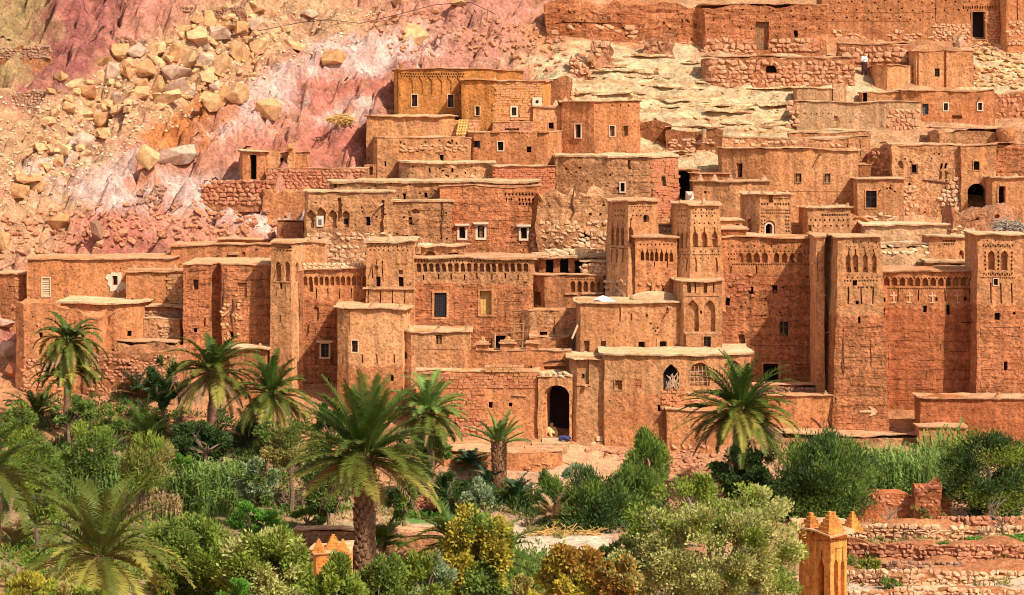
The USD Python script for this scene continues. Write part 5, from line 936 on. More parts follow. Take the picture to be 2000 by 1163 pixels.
b = Bld('rampart_wall', 'rampart house with a plank door and stone footing', 'rampart', [(1366, 177.8), (1376, 176.8), (1478, 176.4), (1614, 176.2)], 8, depth=3, m='mud_rough', cop='coping', copt=.14, over=.08, ruin=.6, amp=.16, bot=115,
        ops=[W(1490, 71, 25, 54, 'wood', None, name='door', d=.4), W(1557, 67, 8, 14, 'void')] + row('circ', 1395, 1600, 9, 37, 4, 4, .25, jit=3) + row('circ', 1385, 1605, 9, 55, 4, 4, .25, jit=3) + row('circ', 1385, 1605, 8, 20, 5, 4, .25, jit=4))
b.masonry(1370, 1475, 76, 112, 13, 9, 'stone', 114, out=.10, limit=110); b.masonry(1506, 1606, 76, 100, 12, 8, 'stone', 115, out=.10, limit=90)
b = Bld('rampart_wall', 'long high rampart with rows of putlog holes and a black doorway', 'rampart', [(1605, 178.6), (1952, 178)], -32, depth=3, m='mud', cop=None, amp=.10, bot=100,
        ops=[W(1911, 50, 26, 54, 'void', 'coping', fw=.06, name='doorway', d=1.0), N('rect', 1828, 10, 1.5, 60, .1)] + row('circ', 1630, 1890, 13, 20, 4, 4, .25, jit=3) + row('circ', 1630, 1820, 10, 37, 4, 4, .25, jit=3) + row('circ', 1640, 1890, 12, 4, 4, 4, .25, jit=3) + row('rect', 1880, 1945, 14, 15, 2.5, 5, .12) + [N('rect', 1720, 26, 220, 1, .05), N('rect', 1700, 42, 180, 1, .05)])
b.masonry(1826, 1896, 46, 88, 9, 5.5, 'stone', 116, singly=False); b.masonry(1926, 1950, 22, 84, 9, 5.5, 'stone_red', 117, singly=False); b.masonry(1612, 1826, 58, 82, 11, 7, 'stone', 118, singly=False, drop=.3, edge=lambda x, y: y > 58 + 14 * abs(math.sin(x / 40)))
b = Bld('rampart_wall', 'rampart corner with a vertical crack at the right edge', 'rampart', [(1956, 177.4), (1966, 176.6), (2030, 176.4)], -32, depth=3, m='mud', cop=None, amp=.10, bot=105, ops=[N('rect', 1988, 20, 2, 60, .12)])
b.masonry(1968, 2000, 40, 84, 9, 6, 'stone', 119, singly=False, drop=.2)
b = Bld('dry_stone_wall', 'upper field-stone terrace wall with a small arched drain', 'stone wall', [(1374, 172.6), (1390, 171.8), (1668, 171.4)], 110, depth=1.2, m='mud_brown', cop='coping', copt=.16, over=.06, ruin=.25, amp=.14, bot=172, ops=[W(1507, 135, 22, 16, 'void', shape='arch', name='drain', d=.6)])
b.masonry(1380, 1664, 118, 166, 12.5, 8.5, 'stone', 120, out=.10, limit=210, edge=lambda x, y: abs(x - 1507) > 14 or abs(y - 135) > 10)
b = Bld('dry_stone_wall', 'short stone wall of big blocks behind the standing figure', 'stone wall', [(1636, 174.6), (1782, 174)], 84, depth=1, m='mud_brown', cop='coping', copt=.16, over=.05, ruin=.2, amp=.15, bot=135)
b.masonry(1640, 1778, 92, 122, 15, 10, 'stone', 121, out=.12)
# ================================================================= boulders and stones on the slope
YM = np.arange(70, 230, 0.15)
def hit(px, py, lo=70, hi=230):
    """Where the ground shows at pixel (px, py)."""
    ys_ = YM; xs_ = (px - CX) * ys_ / F; zr = H - (py - HY) * ys_ / F
    g = gfast(xs_, ys_); i = int(np.argmax(g >= zr)) if (g >= zr).any() else len(ys_) - 1
    return np.array([xs_[i], ys_[i], g[i]])
LOOSE = []
brng = np.random.default_rng(77)
def boulder(px, py, w, h, m='boulder', label=None, group='tan boulders of the rockfall on the slope', name='boulder', tilt=.3):
    w, h = w * 1.0, h * 1.0; c = hit(px, py + h * .30); k = c[1] / F; s = np.array([w * k * 1.05, max(.5, (w + h) / 2 * k * .9), h * k * 1.15])
    d = brng.normal(size=(15, 3)); d /= np.linalg.norm(d, axis=1, keepdims=True); d /= np.abs(d).max(1, keepdims=True) ** .85
    v, f = hull(d * .5); ext = v.max(0) - v.min(0); v = (v - (v.max(0) + v.min(0)) / 2) / ext * s
    a = brng.normal(0, tilt); ca, sa = math.cos(a), math.sin(a); v = np.stack([v[:, 0] * ca - v[:, 2] * sa, v[:, 1], v[:, 0] * sa + v[:, 2] * ca], 1)
    z = Z(py, c[1]); o = np.array([c[0], c[1] - s[1] * .15, max(z, c[2] + s[2] * .12)])
    mm = manif(v + o, f).refine_to_length(max(.25, s.max() / 6)); v, f = vf(mm); v = disp(v, .03 + .02 * s.max(), f1=1.3, f2=4)
    if not label:
        tone = {'boulder': 'pale tan', 'boulder_orange': 'ochre', 'boulder_grey': 'greyish'}[m]; sz = 'big' if w * h > 1100 else 'small' if w * h < 420 else 'middling'
        shp = 'flat' if w > 1.9 * h else 'upright' if h > 1.05 * w else 'blocky'
        wh = "near the picture's top edge" if py < 60 and px > 370 else 'scattered right of the rockfall under the cable' if px > 480 else 'at the lower left tail of the rockfall' if px < 255 else 'in the rockfall by the orange gully' if py > 160 else 'at the right side of the rockfall' if px > 400 else 'in the thick middle of the rockfall'
        label = f'{sz} {shp} {tone} boulder {wh}'; LOOSE.append((label, px, None)); grp = 'boulders of the rockfall on the pink slope'
    else: grp = None
    pth = single(name, (v, f), m, label, 'boulder', group=grp, smooth=24)
    if grp: LOOSE[-1] = (label, px, pth)
for i, q in enumerate(((411, 45, 35, 42), (385, 38, 22, 22), (386, 72, 42, 30), (430, 70, 42, 24), (443, 50, 40, 14), (472, 58, 28, 28), (362, 62, 34, 22), (268, 97, 36, 26), (238, 102, 36, 30), (203, 122, 28, 20), (247, 128, 26, 22), (222, 140, 36, 30),
    (306, 98, 36, 26), (345, 105, 44, 34), (372, 118, 32, 34), (402, 117, 34, 28), (434, 128, 32, 38), (470, 108, 36, 46), (405, 148, 28, 30), (348, 142, 56, 30), (306, 122, 38, 22), (283, 142, 40, 30), (309, 166, 26, 36), (342, 170, 48, 32), (327, 192, 54, 20),
    (278, 166, 26, 20), (276, 186, 30, 22), (375, 180, 20, 34), (412, 198, 34, 38), (438, 188, 24, 34), (464, 182, 42, 36), (421, 175, 22, 18), (148, 168, 40, 22), (166, 180, 48, 22), (204, 152, 34, 26), (228, 202, 22, 20), (229, 215, 22, 18), (203, 235, 36, 30),
    (168, 303, 24, 14), (504, 48, 34, 22), (504, 28, 30, 14), (537, 28, 26, 14), (508, 92, 34, 26), (606, 34, 32, 14), (576, 90, 40, 14), (120, 150, 26, 16), (455, 90, 26, 20), (395, 90, 26, 18), (330, 85, 26, 16), (250, 155, 24, 18), (180, 205, 22, 14), (260, 210, 20, 12), (100, 180, 22, 12), (440, 20, 22, 12), (560, 60, 22, 12))):
    boulder(*q, m=('boulder', 'boulder_orange', 'boulder', 'boulder_grey')[i % 4])
for q, m_, l in (((200, 268, 34, 20), 'boulder', 'flat-topped tan block midway up the left slope'), ((168, 276, 38, 28), 'boulder_grey', 'pinkish block leaning beside the flat-topped tan block'), ((122, 295, 32, 24), 'boulder', 'tan boulder with orange underside on the left slope, upper of two'),
    ((115, 316, 20, 18), 'boulder_orange', 'small orange rock right under the orange-bellied boulder'), ((56, 350, 50, 18), 'boulder_orange', 'flat ochre slab on top of the trio at the left edge'), ((74, 361, 30, 28), 'boulder_orange', 'ochre pointed rock, right one of the trio at the left edge'), ((36, 378, 42, 26), 'boulder_orange', 'orange block, lowest of the trio at the left edge'),
    ((289, 308, 44, 34), 'boulder', 'round flat-topped boulder above the orange gully'), ((345, 306, 76, 32), 'boulder_grey', 'long ledge of rubble rock right of the round flat-topped boulder'), ((8, 470, 36, 30), 'boulder_orange', 'orange rock at the left picture edge above the houses'),
    ((810, 70, 58, 42), 'boulder', 'big lone tan boulder perched above the upper left house'), ((781, 4, 36, 22), 'boulder_orange', 'brown rock at the top edge above the big lone boulder'), ((653, 115, 48, 26), 'boulder_orange', 'ochre split boulder under the cable'), ((525, 217, 54, 40), 'boulder_orange', 'brown blocky boulder alone on the pink rock'),
    ((895, 4, 32, 14), 'boulder_orange', 'small brown rock at the top edge right of centre'), ((193, 458, 26, 50), 'stone_dark', 'dark tilted rock fin above the long plain house'), ((113, 435, 42, 30), 'boulder_orange', 'red-brown rock cluster piece left of the dark fin'), ((35, 730, 46, 34), 'stone_red', 'dark red jagged rock at the foot of the crumbled corner house'),
    ((18, 683, 40, 32), 'boulder_grey', 'pink rock beside the crumbled corner house'), ((10, 638, 38, 18), 'boulder_grey', 'flat pink ledge rock at the left edge under the dark house'), ((1885, 60, 26, 22), 'boulder_grey', 'grey rock on the terrace corner above the square upper house'), ((1872, 82, 18, 26), 'boulder_grey', 'upright pale rock below the grey terrace rock')):
    boulder(*q, m=m_, label=l)
for lb in sorted({l[0] for l in LOOSE}):
    same = sorted((l[1], l[2]) for l in LOOSE if l[0] == lb)
    if len(same) > 1:
        for i, (_, pth) in enumerate(same):
            od = 'leftmost' if i == 0 else 'rightmost' if i == len(same) - 1 else ('second', 'third', 'fourth', 'fifth', 'sixth', 'seventh')[i - 1] + ' from left'
            stage.GetPrimAtPath(pth).SetCustomDataByKey('label', f'{lb}, {od}')
def scatter(n, poly, size, seed, flat=.7, cl=None):
    rng = np.random.default_rng(seed); out = []
    from shapely.geometry import Polygon, Point
    pg = Polygon(poly); x0, y0, x1, y1 = pg.bounds
    while len(out) < n:
        a, b = rng.uniform(x0, x1), rng.uniform(y0, y1)
        if not pg.contains(Point(a, b)): continue
        c = hit(a, b); s = rng.uniform(size[0], size[1]) * rng.uniform(.6, 1.2)
        out.append(rock(c + [0, 0, s * .1], (s * rng.uniform(.8, 1.4), s, s * flat), rng))
    return cat(out)
single('scree', scatter(1100, [(0, 200), (130, 190), (330, 60), (560, 10), (760, 20), (560, 150), (420, 230), (280, 280), (120, 380), (0, 420)], (.10, .30), 1), 'stone_pale', 'loose small tan stones strewn down the left slope', 'scree', kind='stuff')
single('scree', scatter(170, [(120, 190), (250, 130), (420, 30), (520, 10), (540, 80), (470, 190), (330, 215), (240, 240), (60, 370), (0, 400), (60, 290)], (.4, .95), 11, flat=.75), 'boulder', 'angular rubble packed between the big boulders of the rockfall', 'rubble', kind='stuff', smooth=False)
single('scree', scatter(420, [(0, 420), (560, 380), (560, 470), (330, 480), (50, 505), (0, 520)], (.15, .55), 2), 'stone', 'broken pink and brown rock chips above the left houses', 'scree', kind='stuff')
single('scree', scatter(110, [(1120, 120), (1560, 160), (1540, 260), (1400, 300), (1300, 320), (1250, 220)], (.15, .45), 3, flat=.3), 'boulder', 'flat cream slabs and chips lying on the pale outcrop', 'scree', kind='stuff')
single('scree', scatter(260, [(700, 10), (1100, 60), (1110, 150), (1060, 150), (1000, 120), (760, 110)], (.15, .5), 4), 'stone', 'loose pinkish stones on the top slope left of the ramparts', 'scree', kind='stuff')
single('scree', scatter(220, [(1900, 85), (2000, 85), (2000, 175), (1905, 170)], (.2, .6), 6, flat=.4), 'boulder', 'pale rock slabs right of the square upper house', 'scree', kind='stuff')
single('scree', scatter(260, [(1130, 880), (1500, 885), (1520, 950), (1250, 930)], (.12, .4), 5), 'stone', 'stones tumbled below the gatehouse on the bank', 'scree', kind='stuff')
lr = np.random.default_rng(12); led_ = []
from shapely.geometry import Polygon, Point
zone = Polygon([(1118, 120), (1200, 100), (1380, 112), (1385, 165), (1560, 165), (1545, 250), (1420, 262), (1400, 300), (1330, 320), (1255, 300), (1252, 205), (1125, 190)])
while len(led_) < 42:
    a, c_ = lr.uniform(1110, 1570), lr.uniform(100, 320)
    if not zone.contains(Point(a, c_)): continue
    p_ = hit(a, c_); L = lr.uniform(1.4, 5.5); th = lr.uniform(.10, .24); q = manif(*box((0, 0, 0), (L, lr.uniform(.9, 1.8), th))).refine_to_length(.28); v, f = vf(q)
    tp = np.abs(v[:, 0] / (L / 2)); v[:, 1] *= 1 - .75 * tp ** 2; v[:, 2] *= 1 - .5 * tp; a_ = lr.normal(0, .05); v[:, 2] += v[:, 0] * a_; v[:, 1] += v[:, 0] * lr.normal(0, .12)
    v = v + p_ + [0, .25, .03]; v = disp(v, .22, f1=1.1, f2=3.2); led_.append((v, f))
single('rock_ledges', cat(led_), 'ledge', 'thin bedded ledges of the cream rock outcrop', 'rock ledge', kind='structure', smooth=35)
def hillwall(label, x0, x1, yt, yb, m, seed, sw=7, sh=5, k=.35):
    c = hit((x0 + x1) / 2, yb); y = c[1] - .3
    B_ = Bld('dry_stone_wall', label, 'stone wall', [(x0, y + .15), ((x0 + x1) / 2, y - .1), (x1, y + .15)], yt, depth=.7, m='mud_brown', cop=None, ruin=.6, amp=.2)
    B_.masonry(x0, x1, yt, yb + 5, sw, sh, m, seed, singly=False, out=.1, edge=lambda x, yy: yy > yt + 5 * math.sin(x * .05) + 3)
hillwall('grey-brown retaining wall of small stones on the left slope', -10, 128, 174, 214, 'stone_dark', 131)
hillwall('upper small-stone wall at the left edge under the khaki ledge', -10, 100, 88, 110, 'stone_dark', 132)
hillwall('small-stone wall at the top edge left of the rockfall', 338, 482, 14, 44, 'stone_dark', 133)
hillwall('short arc of small stones beside the mauve cliff', 228, 302, 72, 92, 'stone_dark', 134)
single('scree', scatter(60, [(272, 380), (318, 376), (322, 400), (270, 404)], (.25, .5), 7), 'stone_dark', 'patch of dark stones above the long plain house', 'scree', kind='stuff')
cp = [(450, 86), (520, 72), (588, 56), (640, 56), (705, 60), (780, 45), (850, 30), (920, 22), (968, 40)]
cq = np.array([hit(a, b + 3) + [0, -.35, .55] for a, b in cp])
cb = Thing('cable', 'thin dark cable strung across the top of the pink slope', 'cable', cq[0]); cb.part('wire', tube(cq, .03, 5), 'cable')
for a, b in ((938, 52), (950, 46)):
    q = hit(a, b); cb.part('support_pole', tube([q, q + [.15, -.1, 1.3]], .045, 5), 'wood')
def sticks(n, px, py, w, h, seed, m, name, label, catn, r=.03, y=None, ln=1.0, kind='stuff'):
    rng = np.random.default_rng(seed); c = hit(px, py + h * .4) if y is None else P(px, py + h * .4, y); k = c[1] / F; out = []
    for _ in range(n):
        a = c + [rng.uniform(-.5, .5) * w * k, rng.uniform(-.4, .1), abs(rng.normal(0, .35)) * h * k]; d = np.array([rng.normal(0, 1), rng.normal(0, .4), rng.normal(.1, .35)]); d /= np.linalg.norm(d)
        L = ln * rng.uniform(.4, 1); out.append(tube([a - d * L / 2, a + [0, 0, .08], a + d * L / 2], r * rng.uniform(.6, 1.2), 4))
    single(name, cat(out), m, label, catn, kind=kind)
sticks(90, 668, 240, 46, 16, 5, 'wood_yellow', 'brush_pile', 'pile of dry brushwood in a hollow of the pink rock', 'brush pile', ln=1.3)
sticks(170, 1972, 442, 50, 22, 6, 'bark_grey', 'brush_pile', 'grey twig heap on the roof beside the rightmost tower', 'brush pile', y=141.8, ln=1.4)
# ================================================================= garden walls, path, pillars
def drywall(label, front, top, bot, seed, m='stone', sw=11, sh=8, singly=True, limit=160, ruin=.5):
    B_ = Bld('dry_stone_wall', label, 'stone wall', front, top, depth=.7, m='mud_brown', cop=None, ruin=ruin, amp=.16, bot=bot)
    B_.masonry(front[0][0], min(front[-1][0], 2010), top - 2, bot, sw, sh, m, seed, out=.12, singly=singly, limit=limit, jit=.5, drop=.07)
    return B_
drywall('highest dry-stone terrace wall at the lower right', [(1655, 112), (1800, 111), (2020, 112.6)], 1028, 1058, 141, 'stone_tan', 12, 8)
drywall('tallest red dry-stone terrace wall at the lower right', [(1655, 107.2), (1720, 106.4), (1880, 105.6), (2020, 106.4)], 1064, 1100, 142, 'stone_red', 12, 8.5, limit=220)
drywall('short dark dry-stone wall under the grassy shrub', [(1690, 104), (1790, 103), (1880, 103)], 1097, 1115, 143, 'stone_dark', 10, 6.5, limit=60)
drywall('dry-stone wall along the pale path at the lower right', [(1655, 101.8), (1760, 100.6), (1870, 101.5), (2020, 103)], 1116, 1142, 144, 'stone_tan', 11, 7, limit=160)
drywall('lowest dry-stone wall at the bottom right corner', [(1655, 98.2), (2020, 97.8)], 1152, 1180, 145, 'stone_tan', 11, 8, limit=80)
drywall('rubble of stones heaped at the foot of the right edge tree', [(1830, 114.6), (1900, 113.6), (2020, 114)], 1012, 1034, 146, 'stone_red', 11, 8, limit=60, ruin=.5)
b = Bld('garden_wall', 'ruined red mud garden wall under the reed bed', 'wall', [(1650, 117.2), (1720, 116.6), (1860, 116.8)], 964, depth=.8, m='mud_red', cop=None, ruin=.6, amp=.16, bot=1028); b.masonry(1690, 1860, 966, 985, 10, 7, 'stone_red', 147, singly=False, drop=.4)
b = Bld('garden_wall', 'low red mud wall right of the ruined garden wall', 'wall', [(1788, 115.9), (1840, 115.4)], 940, depth=1.0, m='mud_red', cop=None, ruin=.8, amp=.2, bot=1020); b.masonry(1795, 1838, 945, 990, 11, 8, 'stone_red', 148, singly=False, drop=.3)
b = Bld('retaining_wall', 'red earth retaining wall with sloping top holding the path to the gate', 'wall', [(845, 129), (870, 127.6), (1000, 127.2), (1052, 127.2), (1100, 127.8)], 884, depth=1.8, m='mud', cop='coping', copt=.07, over=.03, ruin=.3, amp=.1, bot=965)
b.masonry(1030, 1095, 905, 945, 9, 6, 'brick', 149, singly=False, drop=.45)
pts = [(1085, 872), (1110, 885), (1150, 898), (1190, 910), (1225, 925), (1250, 945)]
pv, pf = [], []
for i, (a, c_) in enumerate(pts):
    q = hit(a, c_); w = 1.3 + .25 * i
    for j in range(7):
        xx = q[0] + (j / 6 - .5) * w * 2; yy = q[1] + (j / 6 - .5) * .6; pv.append([xx, yy, G(xx, yy) + .04])
for i in range(len(pts) - 1):
    for j in range(6): o = i * 7 + j; pf.append([o, o + 1, o + 8, o + 7])
single('path', (np.array(pv), np.array(pf)[:, ::-1]), 'coping', 'pale trodden path leading up to the gate', 'path', kind='structure', smooth=True)
# low pale garden wall and the orange battlement in front of it
b = Bld('garden_wall', 'low pale garden wall behind the orange battlements', 'wall', [(575, 105.2), (690, 104.6), (860, 104.4)], 1042, depth=.8, m='mud_tan', cop='coping', over=.05, copt=.08, amp=.08, bot=1080)
b.masonry(580, 640, 1042, 1056, 10, 6, 'stone_dark', 150, singly=False, drop=.3)
b = Bld('gate_pillar', 'orange pillar top with three stepped battlements among the bushes', 'pillar', [(612, 82.2), (618, 81.4), (682, 81.4)], 1082, depth=1.2, m='turret_orange', cop='coping', over=.10, copt=.07, amp=.02)
merlons(b, [(622, 1081, 24, 26, .05), (647, 1081, 30, 28, .75), (669, 1081, 24, 26, .05)], 'turret_orange')
b = Bld('gate_tower', 'orange square turret with stepped battlements and slit niches at the lower right', 'turret', [(1572, 94.4), (1622, 92.8), (1655, 93.6)], 1046, depth=2.0, s=.985, m='turret_orange', cop='coping', over=.34, copt=.12, amp=.03,
        ops=[N('key', 1604, 1120, 12, 92, .2), N('key', 1633, 1125, 8, 110, .18), N('key', 1646, 1125, 8, 110, .18)] + row('rect', 1588, 1614, 6, 1056, 3, 3, .08) + row('trd', 1628, 1652, 6, 1055, 4, 4, .08) + [N('rect', 1639, 1072, 18, 2, .08)])
merlons(b, [(1578, 1044, 42, 42, -.2), (1614, 1044, 40, 44, -.15), (1638, 1044, 34, 42, .0)], 'turret_orange')
merlons(b, [(1600, 1044, 32, 38, 1.5)], 'turret_orange')
single('plastic_sheet', (lambda v, f: (disp(v, .3, f1=2, f2=5), f))(*vf(manif(*box(hit(40, 992) + [0, 0, .5], (1.1, .5, .3))).refine_to_length(.15))), 'white2', 'crumpled white plastic sheet at the left edge behind the palm', 'plastic sheet', smooth=40)

# ================================================================= people
def person(label, base, joints, rads, bones, parts, yaw=0.0):
    """One continuous body from tapered bones, smoothed; clothing as its own meshes."""
    ca, sa = math.cos(yaw), math.sin(yaw); R = np.array([[ca, -sa, 0], [sa, ca, 0], [0, 0, 1]])
    J = {k_: np.asarray(v_, float) @ R.T + base for k_, v_ in joints.items()}
    def chain(bn, grow=0.0):
        ms = []
        for a, c_ in bn:
            ms.append(m3.Manifold.batch_hull([m3.Manifold.sphere(rads[a] + grow, 10).translate(J[a].tolist()), m3.Manifold.sphere(rads[c_] + grow, 10).translate(J[c_].tolist())]))
        mm = m3.Manifold.batch_boolean(ms, m3.OpType.Add).refine_to_length(.05); v, f = vf(mm); tm = trimesh.Trimesh(v, f, process=True); trimesh.smoothing.filter_taubin(tm, iterations=6); return tm
    t = Thing('person', label, 'person', base)
    body = t.part('body', chain(bones), M['skin'], smooth=True)
    for nm, bn, gr, m in parts: t.part(nm, chain(bn, gr), m, parent=body, smooth=True)
M['skin'] = plain('skin', (0.36, 0.19, 0.11), amt=.05, rough=.6); M['hair'] = plain('hair_black', (0.015, 0.011, 0.010), amt=.3); M['robe_yellow'] = plain("yellow_robe", (0.60, 0.42, 0.16), amt=.15)
M['robe_dark'] = plain('dark_robe', (0.045, 0.014, 0.016), amt=.2); M['cloth_blue'] = plain('blue_cloth', (0.045, 0.05, 0.13), amt=.3); M['shirt'] = plain('pale_shirt', (0.75, 0.66, 0.54), amt=.1)
def hand(J, R_, key, wrist, d, s):
    """Palm, four bent fingers and a thumb from its side."""
    d = np.asarray(d, float); d /= np.linalg.norm(d); side = np.cross(d, [0, 0, 1.0]); side /= np.linalg.norm(side) + 1e-9; w = np.asarray(wrist, float); bn = []
    J[key + 'p'] = w + d * .075; R_[key + 'p'] = .030; bn.append((key + 'w', key + 'p'))
    for i, l in enumerate((.075, .085, .08, .06)):
        o = side * (i - 1.5) * .021; a = w + d * .09 + o; J[f'{key}a{i}'] = a; R_[f'{key}a{i}'] = .011; J[f'{key}b{i}'] = a + d * l * .55 + [0, 0, -.008]; R_[f'{key}b{i}'] = .009; J[f'{key}c{i}'] = a + d * l * .9 + [0, 0, -.03]; R_[f'{key}c{i}'] = .008
        bn += [(key + 'p', f'{key}a{i}'), (f'{key}a{i}', f'{key}b{i}'), (f'{key}b{i}', f'{key}c{i}')]
    q = w + d * .04 + side * s * .03; J[key + 't'] = q; R_[key + 't'] = .012; J[key + 'u'] = q + d * .045 + side * s * .03; R_[key + 'u'] = .009; bn += [(key + 'p', key + 't'), (key + 't', key + 'u')]; return bn
def make(label, base, J, R_, hands, parts, yaw):
    bn = [('hip', 'chest'), ('chest', 'neck'), ('neck', 'head'), ('head', 'chin'), ('head', 'nose')]
    for s in 'lr':
        bn += [('chest', s + 'sh'), (s + 'sh', s + 'el'), (s + 'el', s + 'w'), ('hip', s + 'hp'), (s + 'hp', s + 'kn'), (s + 'kn', s + 'an'), (s + 'an', s + 'toe'), ('head', s + 'ear')]
    for s, d in hands: bn += hand(J, R_, s, J[s + 'w'], d, 1 if s == 'l' else -1)
    person(label, base, J, R_, bn, parts, yaw)
RB = dict(hip=.15, chest=.145, neck=.06, head=.098, chin=.055, nose=.02, lear=.025, rear=.025, lsh=.075, rsh=.075, lel=.048, rel=.048, lw=.034, rw=.034, lhp=.10, rhp=.10, lkn=.065, rkn=.065, lan=.045, ran=.045, ltoe=.035, rtoe=.035)
sit = dict(hip=(0, 0, .18), chest=(0, -.10, .55), neck=(0, -.13, .74), head=(.0, -.17, .90), chin=(0, -.25, .85), nose=(0, -.275, .90), lear=(.095, -.17, .89), rear=(-.095, -.17, .89), lsh=(.19, -.10, .62), rsh=(-.19, -.10, .62), lel=(.27, -.26, .40), rel=(-.27, -.26, .40), lw=(.14, -.46, .42), rw=(-.14, -.46, .42),
           lhp=(.10, -.02, .17), rhp=(-.10, -.02, .17), lkn=(.20, -.42, .42), rkn=(-.20, -.42, .42), lan=(.13, -.50, .05), ran=(-.13, -.50, .05), ltoe=(.14, -.64, .04), rtoe=(-.14, -.64, .04))
for D_, hz in ((sit, -.17),):
    D_.update(tl=(.035, hz + .02, .955), tr=(-.035, hz + .02, .955), tb=(0, hz + .05, .91))
RB.update(tl=.075, tr=.075, tb=.085)
base = P(1076, 857, 131.95)
robe = [('hip', 'chest'), ('chest', 'lsh'), ('chest', 'rsh'), ('lsh', 'lel'), ('rsh', 'rel'), ('hip', 'lkn'), ('hip', 'rkn'), ('lkn', 'rkn'), ('lkn', 'lan'), ('rkn', 'ran'), ('chest', 'lkn'), ('chest', 'rkn')]
make('person in a pale yellow robe and dark turban sitting in the gateway', base, dict(sit), dict(RB), (('l', (-.5, -.8, -.1)), ('r', (.5, -.8, -.1))), [('robe', robe, .035, 'robe_yellow'), ('turban', [('tl', 'tr'), ('tl', 'tb'), ('tr', 'tb')], .0, 'hair')], .35)
base2 = P(1103, 866, 130.1)
single('blue_bundle', (lambda v, f: (disp(v, .2, f1=3, f2=8), f))(*vf(manif(*rock(base2 + [0, .1, .2], (.62, .5, .46), np.random.default_rng(8), lib=ROCKS)).refine_to_length(.1))), 'cloth_blue', 'dark blue cloth bundle on the step at the right of the gateway', 'bundle', smooth=40)
std = dict(hip=(0, 0, .92), chest=(0, .0, 1.28), neck=(0, -.01, 1.47), head=(0, -.03, 1.62), chin=(0, -.10, 1.57), nose=(0, -.13, 1.62), lear=(.095, -.03, 1.61), rear=(-.095, -.03, 1.61), lsh=(.19, 0, 1.37), rsh=(-.19, 0, 1.37), lel=(.26, -.04, 1.10), rel=(-.28, -.08, 1.12), lw=(.20, -.22, .98), rw=(-.18, -.26, 1.18),
           lhp=(.10, 0, .88), rhp=(-.10, 0, .88), lkn=(.11, -.04, .48), rkn=(-.11, .0, .48), lan=(.12, 0, .08), ran=(-.11, .06, .08), ltoe=(.13, -.15, .04), rtoe=(-.12, -.09, .04))
std.update(tl=(.035, 0, 1.675), tr=(-.035, 0, 1.675), tb=(0, .03, 1.60))
pb = hit(1688, 147)
skirt = [('hip', 'lkn'), ('hip', 'rkn'), ('lkn', 'rkn'), ('lkn', 'lan'), ('rkn', 'ran'), ('lan', 'ran'), ('hip', 'lhp'), ('hip', 'rhp')]
make('person in a long dark robe and pale top standing on the terrace stones', pb, dict(std), dict(RB), (('l', (-.3, -.6, -.6)), ('r', (.5, -.6, .3))), [('skirt', skirt, .07, 'robe_dark'), ('top', [('hip', 'chest'), ('chest', 'lsh'), ('chest', 'rsh'), ('lsh', 'lel'), ('rsh', 'rel')], .03, 'shirt'), ('hair', [('tl', 'tr'), ('tl', 'tb'), ('tr', 'tb')], .0, 'hair')], .5)
# ================================================================= palms
def frond(base, az, e0, L, droop, rng, nl=40, ll=.5, w=.05, rr=.03, lift=.25, hang=0.0):
    n = 11; t = np.linspace(0, 1, n); e = e0 - droop * t ** 1.4; step = L / (n - 1)
    sw = az + rng.normal(0, .12) * t; d = np.stack([np.cos(e) * np.cos(sw), np.cos(e) * np.sin(sw), np.sin(e)], 1)
    p = base + np.vstack([np.zeros(3), np.cumsum(d[:-1] * step, 0)])
    tt = np.linspace(.14, 1, nl); pos = np.stack([np.interp(tt, t, p[:, k]) for k in range(3)], 1); dr = np.stack([np.interp(tt, t, d[:, k]) for k in range(3)], 1)
    up = np.array([0, 0, 1.0]); side = np.cross(dr, up); side /= np.linalg.norm(side, axis=1, keepdims=True) + 1e-6; nn = np.cross(side, dr)
    pr = ll * (np.sin(np.pi * np.clip(tt * .93 + .06, 0, 1)) ** .7 * .85 + .15); vs, fs = [], []; o = 0
    for s in (-1, 1):
        dd = dr * (.62 + rng.normal(0, .08, (nl, 1))) + s * side * (.80 + rng.normal(0, .08, (nl, 1))) + nn * (lift + rng.normal(0, .12, (nl, 1))); dd[:, 2] -= hang
        dd /= np.linalg.norm(dd, axis=1, keepdims=True); tip = pos + dd * (pr * rng.uniform(.8, 1.15, nl))[:, None]; tip[:, 2] -= .10 * pr
        mid = (pos + tip) / 2 + nn * .02 * 1; a, b = pos - dr * w / 2, pos + dr * w / 2
        mw = dr * w * .55
        vs.append(np.stack([a, b, mid + mw, mid - mw, tip], 1).reshape(-1, 3)); i = np.arange(nl)[:, None] * 5 + o
        fs.append(np.concatenate([i + [0, 1, 2], i + [0, 2, 3], i + [3, 2, 4]], 0)); o += nl * 5
    rv, rf = tube(p, np.linspace(rr, rr * .25, n), 4, cap=False); vs.append(rv); fs.append(rf + o)
    return np.vstack(vs), np.vstack(fs)
